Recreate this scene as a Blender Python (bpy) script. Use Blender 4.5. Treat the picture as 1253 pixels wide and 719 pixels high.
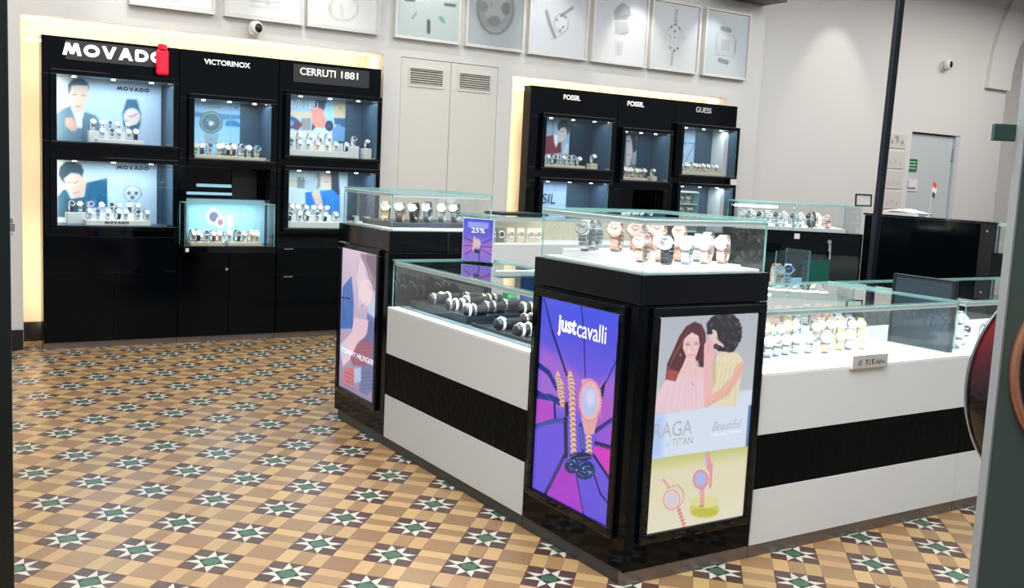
import bpy, math, random
import numpy as np
from mathutils import Matrix, Vector
random.seed(4)
PI = math.pi
SC = bpy.context.scene
COL = SC.collection
for o in list(bpy.data.objects): bpy.data.objects.remove(o)

# ---------------------------------------------------------------- camera
cam = bpy.data.objects.new('camera', bpy.data.cameras.new('camera'))
COL.objects.link(cam)
cam.data.sensor_width = 36.0
cam.data.lens = 36.0 * 1232.13 / 1253.0
cam.data.clip_start = 0.05
cam.matrix_world = Matrix(((0.844328, 0.024111, -0.535285, 0.0),(-0.533678, 0.127228, -0.836063, 0.0),(0.047945, 0.991580, 0.120290, 1.5), (0, 0, 0, 1)))
SC.camera = cam

# ---------------------------------------------------------------- world, exposure
world = bpy.data.worlds.new('world'); SC.world = world
world.use_nodes = True
bg = world.node_tree.nodes['Background']
bg.inputs[0].default_value = (0.90, 0.95, 1.0, 1); bg.inputs[1].default_value = 0.32
SC.view_settings.view_transform = 'Standard'
SC.view_settings.look = 'None'
SC.view_settings.gamma = 1.0
SC.view_settings.exposure = 0.0
SC.cycles.transparent_max_bounces = 40

def area(name, loc, power, sx, sy, color=(1, 1, 1), rot=(0, 0, 0), spread=PI):
    l = bpy.data.lights.new(name, 'AREA'); l.shape = 'RECTANGLE'
    l.size = sx; l.size_y = sy; l.energy = power; l.color = color; l.spread = spread
    o = bpy.data.objects.new(name, l); COL.objects.link(o)
    o.location = loc; o.rotation_euler = rot
    return o
def spot(name, loc, target, power, angle, color=(1, 1, 1), blend=0.6, radius=0.04):
    l = bpy.data.lights.new(name, 'SPOT'); l.energy = power; l.spot_size = angle
    l.spot_blend = blend; l.color = color; l.shadow_soft_size = radius
    o = bpy.data.objects.new(name, l); COL.objects.link(o)
    o.location = loc
    o.rotation_euler = (Vector(target) - Vector(loc)).to_track_quat('-Z', 'Y').to_euler()
    return o
WARM = (1.0, 0.84, 0.64); COOL = (0.86, 0.94, 1.0); ICE = (0.70, 0.88, 1.0)
area('ceiling_panel_light', (4.2, 5.2, 4.05), 125, 4.0, 2.4, (.97, .985, 1))  # unseen fill lamps added at ceiling height, tuned for overall brightness
area('ceiling_panel_light', (8.8, 5.6, 4.05), 120, 3.5, 2.4, (.99, .99, 1))
area('ceiling_panel_light', (1.0, 1.6, 4.05), 300, 3.0, 2.4, (1, .985, .96))
area('ceiling_panel_light', (5.0, .2, 4.05), 104, 3.4, 2.0, (.97, .985, 1))

area('ceiling_panel_light', (0.8, 6.4, 4.05), 70, 2.4, 1.6, (1, .98, .94))  # fill added to brighten the left back wall and far floor
area('ceiling_panel_light', (12.2, 6.2, 4.05), 105, 3.0, 2.0, (1, .985, .96))  # fill added to brighten the right wall and grey door

# ---------------------------------------------------------------- materials
def s2l(c):
    r = []
    for v in c:
        v = v / 255.0
        r.append(v / 12.92 if v <= .04045 else ((v + .055) / 1.055) ** 2.4)
    return r
MATS = {}
def mat(name, rgb=(200, 200, 200), rough=.5, metal=0., spec=.5, coat=0., emit=None, estr=0., bump=0., bscale=40., vary=0., vscale=6., randomize=0., alpha=1.):
    if name in MATS: return MATS[name]
    m = bpy.data.materials.new(name); m.use_nodes = True; MATS[name] = m
    nt = m.node_tree; b = nt.nodes['Principled BSDF']
    col = s2l(rgb) + [1]
    b.inputs['Base Color'].default_value = col
    b.inputs['Roughness'].default_value = rough
    b.inputs['Metallic'].default_value = metal
    b.inputs['Specular IOR Level'].default_value = spec
    if coat: b.inputs['Coat Weight'].default_value = coat; b.inputs['Coat Roughness'].default_value = .03
    if emit is not None:
        b.inputs['Emission Color'].default_value = s2l(emit) + [1]; b.inputs['Emission Strength'].default_value = estr
    tc = nt.nodes.new('ShaderNodeTexCoord')
    if vary:
        n = nt.nodes.new('ShaderNodeTexNoise'); n.inputs['Scale'].default_value = vscale; n.inputs['Detail'].default_value = 5
        nt.links.new(tc.outputs['Object'], n.inputs['Vector'])
        mr = nt.nodes.new('ShaderNodeMapRange'); mr.inputs[3].default_value = 1 - vary; mr.inputs[4].default_value = 1 + vary
        nt.links.new(n.outputs[0], mr.inputs[0])
        hs = nt.nodes.new('ShaderNodeHueSaturation'); hs.inputs['Color'].default_value = col
        nt.links.new(mr.outputs[0], hs.inputs['Value'])
        src = hs
        if randomize:
            oi = nt.nodes.new('ShaderNodeObjectInfo'); ge = nt.nodes.new('ShaderNodeNewGeometry')
            ad = nt.nodes.new('ShaderNodeMath'); ad.operation = 'ADD'
            nt.links.new(oi.outputs['Random'], ad.inputs[0]); nt.links.new(ge.outputs['Random Per Island'], ad.inputs[1])
            fr = nt.nodes.new('ShaderNodeMath'); fr.operation = 'FRACT'; nt.links.new(ad.outputs[0], fr.inputs[0])
            m2 = nt.nodes.new('ShaderNodeMapRange'); m2.inputs[3].default_value = 1 - randomize; m2.inputs[4].default_value = 1 + randomize * .8
            nt.links.new(fr.outputs[0], m2.inputs[0])
            h2 = nt.nodes.new('ShaderNodeHueSaturation'); nt.links.new(hs.outputs[0], h2.inputs['Color']); nt.links.new(m2.outputs[0], h2.inputs['Value'])
            m3 = nt.nodes.new('ShaderNodeMapRange'); m3.inputs[3].default_value = .492; m3.inputs[4].default_value = .508
            f2 = nt.nodes.new('ShaderNodeMath'); f2.operation = 'MULTIPLY'; f2.inputs[1].default_value = 7.31
            f3 = nt.nodes.new('ShaderNodeMath'); f3.operation = 'FRACT'
            nt.links.new(ad.outputs[0], f2.inputs[0]); nt.links.new(f2.outputs[0], f3.inputs[0]); nt.links.new(f3.outputs[0], m3.inputs[0]); nt.links.new(m3.outputs[0], h2.inputs['Hue'])
            src = h2
        nt.links.new(src.outputs[0], b.inputs['Base Color'])
    if bump:
        n = nt.nodes.new('ShaderNodeTexNoise'); n.inputs['Scale'].default_value = bscale; n.inputs['Detail'].default_value = 3
        nt.links.new(tc.outputs['Object'], n.inputs['Vector'])
        bp = nt.nodes.new('ShaderNodeBump'); bp.inputs['Strength'].default_value = bump; bp.inputs['Distance'].default_value = .01
        nt.links.new(n.outputs[0], bp.inputs['Height']); nt.links.new(bp.outputs[0], b.inputs['Normal'])
    return m
def glass_mat(name, tint=(.955, .985, .98), strength=1.0):
    m = bpy.data.materials.new(name); m.use_nodes = True; MATS[name] = m
    nt = m.node_tree; nt.nodes.clear()
    out = nt.nodes.new('ShaderNodeOutputMaterial'); mx = nt.nodes.new('ShaderNodeMixShader')
    tr = nt.nodes.new('ShaderNodeBsdfTransparent'); tr.inputs[0].default_value = (*tint, 1)
    gl = nt.nodes.new('ShaderNodeBsdfGlossy'); gl.inputs['Roughness'].default_value = .01; gl.inputs[0].default_value = (.95, 1, 1, 1)
    lw = nt.nodes.new('ShaderNodeLayerWeight'); lw.inputs['Blend'].default_value = .5
    pw = nt.nodes.new('ShaderNodeMath'); pw.operation = 'POWER'; pw.inputs[1].default_value = 4.0
    ml = nt.nodes.new('ShaderNodeMath'); ml.operation = 'MULTIPLY_ADD'; ml.inputs[1].default_value = .85 * strength; ml.inputs[2].default_value = .075 * strength
    nt.links.new(lw.outputs['Facing'], pw.inputs[0]); nt.links.new(pw.outputs[0], ml.inputs[0])
    nt.links.new(ml.outputs[0], mx.inputs[0]); nt.links.new(tr.outputs[0], mx.inputs[1]); nt.links.new(gl.outputs[0], mx.inputs[2])
    nt.links.new(mx.outputs[0], out.inputs[0])
    return m
def print_mat(name, emit=0., rough=.35):
    m = bpy.data.materials.new(name); m.use_nodes = True
    nt = m.node_tree; b = nt.nodes['Principled BSDF']
    a = nt.nodes.new('ShaderNodeVertexColor'); a.layer_name = 'print'
    nt.links.new(a.outputs[0], b.inputs['Base Color']); b.inputs['Roughness'].default_value = rough
    if emit:
        b.inputs['Base Color'].default_value = (0, 0, 0, 1); nt.links.remove(b.inputs['Base Color'].links[0])
        nt.links.new(a.outputs[0], b.inputs['Emission Color']); b.inputs['Emission Strength'].default_value = emit
        b.inputs['Roughness'].default_value = .12
    return m
BLACK = mat('gloss_black', (6, 10, 15), .06, spec=.28)
BLACK2 = mat('panel_black', (5, 9, 13), .10, spec=.13)
BAND = mat('patterned_black', (9, 11, 14), .42, bump=.5, bscale=26, spec=.05)
SATIN = mat('satin_black', (18, 22, 26), .4)
NAVY = mat('navy_black', (16, 24, 36), .35)
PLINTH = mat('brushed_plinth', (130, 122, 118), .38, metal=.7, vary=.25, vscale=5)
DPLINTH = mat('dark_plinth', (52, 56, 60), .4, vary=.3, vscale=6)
WHITE = mat('white_laminate', (214, 219, 222), .42, vary=.02)
BRIGHT = mat('white_display_base', (236, 238, 238), .5)
WALL = mat('wall_paint', (216, 215, 212), .8, bump=.08, bscale=90, vary=.02, vscale=1.5)
WALLG = mat('wall_paint_grey', (190, 188, 182), .8)
NICHE = mat('niche_paint', (244, 222, 190), .8)
CEIL = mat('ceiling_paint', (214, 210, 204), .9)
WOOD = mat('dark_brown_wood', (74, 62, 50), .5, vary=.2, vscale=8)
SKIRT = mat('black_skirting', (22, 24, 28), .3)
DOORG = mat('door_grey_paint', (196, 202, 206), .5)
DOORW = mat('door_white_paint', (216, 213, 205), .55)
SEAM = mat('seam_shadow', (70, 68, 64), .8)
GLASS = glass_mat('clear_glass')
TOPGLASS = glass_mat('top_glass', (.90, .97, .965), 1.25)
EDGE0 = mat('glass_edge', (168, 208, 204), .15, spec=.7)
def edge_mat():
    m = bpy.data.materials.new('glass_edge_tint'); m.use_nodes = True; nt = m.node_tree
    out = nt.nodes['Material Output']; b = nt.nodes['Principled BSDF']; b.inputs['Base Color'].default_value = s2l((150, 200, 196))+[1]; b.inputs['Roughness'].default_value = .12
    tr = nt.nodes.new('ShaderNodeBsdfTransparent'); tr.inputs[0].default_value = (.72, .90, .88, 1); mx = nt.nodes.new('ShaderNodeMixShader'); mx.inputs[0].default_value = .55
    nt.links.new(tr.outputs[0], mx.inputs[1]); nt.links.new(b.outputs[0], mx.inputs[2]); nt.links.new(mx.outputs[0], out.inputs[0])
    return m
EDGE = edge_mat()
LINER = mat('case_lining', (58, 80, 98), .32)
CHROME = mat('chrome', (210, 214, 218), .15, metal=1)
STEEL = mat('watch_steel', (208, 212, 216), .25, metal=.9)
ROSE = mat('rose_gold', (232, 192, 176), .28, metal=.85)
GOLD = mat('gold', (228, 208, 168), .28, metal=.85)
LEATHER = mat('black_strap', (26, 30, 38), .45)
BROWNL = mat('brown_strap', (104, 66, 48), .5)
DIALW = mat('dial_white', (206, 208, 208), .3)
DIALB = mat('dial_blue', (38, 66, 110), .25)
DIALK = mat('dial_black', (24, 26, 30), .25)
DIALG = mat('dial_green', (36, 92, 78), .25)
DIALP = mat('dial_pink', (222, 188, 184), .3)
CLEAR = glass_mat('clear_acrylic', (.93, .96, .97), 1.6)
ACRYL = mat('stand_white', (222, 224, 222), .4)
CREAMB = mat('stand_cream', (206, 192, 168), .5)
LETTER = mat('white_letters', (238, 238, 234), .4, emit=(238, 238, 234), estr=.75)
INK = mat('dark_ink', (34, 44, 58), .5)
GREYINK = mat('grey_ink', (150, 156, 164), .5, emit=(150, 156, 164), estr=.55)
WHITEINK = mat('white_ink_backlit', (236, 240, 250), .5, emit=(236, 240, 250), estr=.95)
LED = mat('led_white', (255, 255, 255), .5, emit=(225, 242, 255), estr=9)
LEDW = mat('led_warm', (255, 235, 200), .5, emit=(255, 226, 180), estr=3)
RED = mat('red_plastic', (244, 22, 62), .35)
GREEN = mat('green_plastic', (36, 124, 78), .4)
BLUE = mat('blue_plastic', (46, 98, 160), .45)
PAPER = mat('paper', (226, 226, 222), .7)

# ---------------------------------------------------------------- mesh helpers
class MB:
    def __init__(s): s.v = []; s.f = []; s.m = []
    def box(s, x0, x1, y0, y1, z0, z1, m=0):
        n = len(s.v)
        s.v += [(x0,y0,z0),(x1,y0,z0),(x1,y1,z0),(x0,y1,z0),(x0,y0,z1),(x1,y0,z1),(x1,y1,z1),(x0,y1,z1)]
        s.f += [(n,n+3,n+2,n+1),(n+4,n+5,n+6,n+7),(n,n+1,n+5,n+4),(n+1,n+2,n+6,n+5),(n+2,n+3,n+7,n+6),(n+3,n,n+4,n+7)]
        s.m += [m]*6; return s
    def pane(s, axis, c, t, a0, a1, b0, b1, m=0, e=1):
        """glass pane: the face at c, thickness t towards +axis with edge faces (m face, e edges)"""
        def P(k, a, b): return {'x': (k,a,b), 'y': (a,k,b), 'z': (a,b,k)}[axis]
        n = len(s.v); c2 = c + t
        s.v += [P(c,a0,b0),P(c,a1,b0),P(c,a1,b1),P(c,a0,b1),P(c2,a0,b0),P(c2,a1,b0),P(c2,a1,b1),P(c2,a0,b1)]
        s.f += [(n,n+1,n+2,n+3),(n,n+4,n+5,n+1),(n+1,n+5,n+6,n+2),(n+2,n+6,n+7,n+3),(n+3,n+7,n+4,n)]
        s.m += [m,e,e,e,e]; return s
    def prism(s, pts, z0, z1, m=0, axis='z'):
        k = len(pts); n = len(s.v)
        def P(a, b, c): return {'z': (a,b,c), 'y': (a,c,b), 'x': (c,a,b)}[axis]
        s.v += [P(a,b,z0) for a,b in pts] + [P(a,b,z1) for a,b in pts]
        s.f += [tuple(range(n+k-1, n-1, -1)), tuple(range(n+k, n+2*k))]
        s.f += [(n+i, n+(i+1)%k, n+k+(i+1)%k, n+k+i) for i in range(k)]
        s.m += [m]*(k+2); return s
    def lathe(s, prof, seg=16, m=0, M=None, closed=False):
        """profile of (r, h) spun about local z, placed by matrix M"""
        M = M or Matrix(); n = len(s.v); k = len(prof)
        for i in range(seg):
            a = 2*PI*i/seg
            for r, h in prof: s.v.append(tuple(M @ Vector((r*math.cos(a), r*math.sin(a), h))))
        for i in range(seg):
            j = (i+1) % seg
            for q in range(k-1 if not closed else k):
                q2 = (q+1) % k
                s.f.append((n+i*k+q, n+j*k+q, n+j*k+q2, n+i*k+q2)); s.m.append(m)
        if not closed:
            if prof[0][0] > 1e-6: s.f.append(tuple(n+i*k for i in range(seg-1,-1,-1))); s.m.append(m)
            if prof[-1][0] > 1e-6: s.f.append(tuple(n+i*k+k-1 for i in range(seg))); s.m.append(m)
        return s
    def cyl(s, p0, p1, r, seg=12, m=0, r1=None):
        p0 = Vector(p0); p1 = Vector(p1); d = p1-p0
        M = Matrix.Translation(p0) @ d.to_track_quat('Z','Y').to_matrix().to_4x4()
        return s.lathe([(r,0),(r if r1 is None else r1, d.length)], seg, m, M)
    def build(s, name, mats, parent=None, org=(0,0,0), smooth=False, bevel=0):
        me = bpy.data.meshes.new(name)
        o3 = Vector(org)
        me.from_pydata([tuple(Vector(v)-o3) for v in s.v], [], s.f)
        for mm in (mats if isinstance(mats, (list, tuple)) else [mats]): me.materials.append(mm)
        me.polygons.foreach_set('material_index', s.m)
        if smooth: me.polygons.foreach_set('use_smooth', [True]*len(s.f))
        me.update()
        o = bpy.data.objects.new(name, me); COL.objects.link(o)
        if parent is not None: o.parent = parent
        else: o.location = o3
        if bevel:
            b = o.modifiers.new('bevel', 'BEVEL'); b.width = bevel; b.segments = 2; b.limit_method = 'ANGLE'
        return o
def tag(o, label=None, cat=None, group=None, kind=None):
    if label: o['label'] = label
    if cat: o['category'] = cat
    if group: o['group'] = group
    if kind: o['kind'] = kind
    return o
def thing(name, label, cat, loc=(0,0,0), group=None):
    o = bpy.data.objects.new(name, None); COL.objects.link(o); o.location = loc; o.empty_display_size = .1
    return tag(o, label, cat, group)
def copy_tree(o, parent=None):
    c = o.copy(); COL.objects.link(c); c.parent = parent
    for ch in list(o.children): copy_tree(ch, c)
    return c
def lettering(name, body, mat_, origin, right, width, height, parent, org=(0,0,0), bold=0., shear=0., depth=.003, up=(0,0,1)):
    cu = bpy.data.curves.new(name, 'FONT'); cu.body = body; cu.size = 1; cu.extrude = 0.0; cu.offset = bold; cu.shear = shear
    cu.resolution_u = 3
    t = bpy.data.objects.new(name, cu); COL.objects.link(t)
    bpy.context.view_layer.update()
    me = bpy.data.meshes.new_from_object(t.evaluated_get(bpy.context.evaluated_depsgraph_get()))
    bpy.data.objects.remove(t); bpy.data.curves.remove(cu)
    co = np.array([v.co for v in me.vertices]); mn = co.min(0); mx = co.max(0)
    r = Vector(right).normalized(); u = Vector(up); nrm = r.cross(u)
    o3 = Vector(origin) - Vector(org)
    for v in me.vertices:
        a = (v.co.x-mn[0])/(mx[0]-mn[0])*width; b = (v.co.y-mn[1])/(mx[1]-mn[1])*height
        v.co = o3 + r*a + u*b
    me.materials.clear(); me.materials.append(mat_)
    o = bpy.data.objects.new(name, me); COL.objects.link(o); o.parent = parent
    if depth:
        sm = o.modifiers.new('solid', 'SOLIDIFY'); sm.thickness = depth; sm.offset = 0
    return o

def stroke_letters(name, body, mat_, origin, width, height, parent, org, sw=.29, depth=.006, slant=0.):
    G = {'M': ([[(.0,0),(.22,1),(.5,.12),(.78,1),(1,0)]], 1.45), 'V': ([[(0,1),(.5,0),(1,1)]], 1.15), 'A': ([[(0,0),(.5,1),(1,0)],[(.2,.30),(.8,.30)]], 1.15),
         'O': ([[(.5+.5*math.cos(t), .5+.5*math.sin(t)) for t in np.linspace(0, 2*PI, 21)]], 1.25), 'D': ([[(0,0),(0,1),(.45,1)]+[(.45+.55*math.sin(t), .5+.5*math.cos(t)) for t in np.linspace(.2, PI-.2, 9)]+[(.45,0),(0,0)]], 1.1)}
    gap = .17; tot = sum(G[c][1] for c in body)+gap*(len(body)-1); mb = MB(); x = 0; hw = sw/2
    for c in body:
        for st in G[c][0]:
            P = [Vector((x+hw+u*(G[c][1]-sw), hw+v*(1-sw))) for u, v in st]
            for i in range(len(P)-1):
                d = (P[i+1]-P[i]).normalized(); q = Vector((-d.y, d.x))*hw; e = d*hw*.35
                if c in 'MVA' and abs(d.y) > .5: q = Vector((hw*1.08, 0)); e = d*0
                pts = [P[i]-e+q, P[i]-e-q, P[i+1]+e-q, P[i+1]+e+q]
                def cl(p): return (origin[0]+p.x/tot*width, origin[2]+(min(1, max(0, (p.y-hw)/(1-sw))) if c in 'MVA' and abs(d.y) > .5 else p.y)*height)
                k = len(mb.v)*1e-7
                mb.prism([cl(p) for p in pts], origin[1]-k, origin[1]+depth, axis='y')
        x += G[c][1]+gap
    return mb.build(name, mat_, parent, org)

# ---------------------------------------------------------------- flat prints
def raster(rect_w, rect_h, res, bgst, ops):
    W, H = res
    U, V = np.meshgrid(np.linspace(0, rect_w, W+1), np.linspace(0, rect_h, H+1))
    ts = np.array([b[0] for b in bgst]); cs = np.array([b[1] for b in bgst], float)
    img = np.stack([np.interp(V/rect_h, ts, cs[:, k]) for k in range(3)], -1)
    for op in ops:
        col = np.array(op[1], float); pts = np.array(op[2], float)
        soft = max(op[-1], rect_w/W*1.0)
        d = np.full(U.shape, 1e9)
        n = len(pts); seg = range(n) if op[0] == 'p' else range(n-1)
        inside = np.zeros(U.shape, bool)
        for i in seg:
            a = pts[i]; b = pts[(i+1) % n]; ab = b-a; L = max(ab @ ab, 1e-12)
            t = np.clip(((U-a[0])*ab[0]+(V-a[1])*ab[1])/L, 0, 1)
            d = np.minimum(d, np.hypot(U-a[0]-t*ab[0], V-a[1]-t*ab[1]))
            if op[0] == 'p':
                c = (a[1] > V) != (b[1] > V)
                with np.errstate(divide='ignore', invalid='ignore'):
                    xi = a[0]+(V-a[1])*ab[0]/(ab[1] if abs(ab[1]) > 1e-12 else 1e-12)
                inside ^= c & (U < xi)
        sd = np.where(inside, -d, d) if op[0] == 'p' else d-op[3]
        al = np.clip(.5-sd/soft, 0, 1)[..., None]
        img = img*(1-al)+col*al
    return img
def poster(name, key, m, parent, org, shift=0.0, place=None, thick=.004):
    p = POSTERS[key]; a0, a1, z0, z1 = p['rect']; W, H = p['res']
    w = abs(a1-a0); h = z1-z0
    img = raster(w, h, p['res'], p['bg'], p['ops'])/255.0
    lin = np.where(img <= .04045, img/12.92, ((img+.055)/1.055)**2.4)
    sg = 1 if a1 > a0 else -1
    vs = []; o3 = Vector(org)
    for j in range(H+1):
        for i in range(W+1):
            a = a0+sg*w*i/W; z = z0+h*j/H
            if place: vs.append(tuple(place @ Vector((w*i/W, 0, h*j/H))-o3))
            elif p['axis'] == 'x': vs.append((p['val']+shift-o3.x, a-o3.y, z-o3.z))
            else: vs.append((a-o3.x, p['val']+shift-o3.y, z-o3.z))
    fs = [(j*(W+1)+i, j*(W+1)+i+1, (j+1)*(W+1)+i+1, (j+1)*(W+1)+i) for j in range(H) for i in range(W)]
    me = bpy.data.meshes.new(name); me.from_pydata(vs, [], fs)
    at = me.color_attributes.new('print', 'FLOAT_COLOR', 'POINT')
    rgba = np.concatenate([lin.reshape(-1, 3), np.ones(((W+1)*(H+1), 1))], 1).astype(np.float32)
    at.data.foreach_set('color', rgba.ravel())
    me.materials.append(m); me.update()
    o = bpy.data.objects.new(name, me); COL.objects.link(o); o.parent = parent
    return o
PRINT = print_mat('printed_card')
PRINTM = print_mat('printed_backdrop', rough=.5)
BACKLIT = print_mat('backlit_print', emit=.95)

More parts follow.
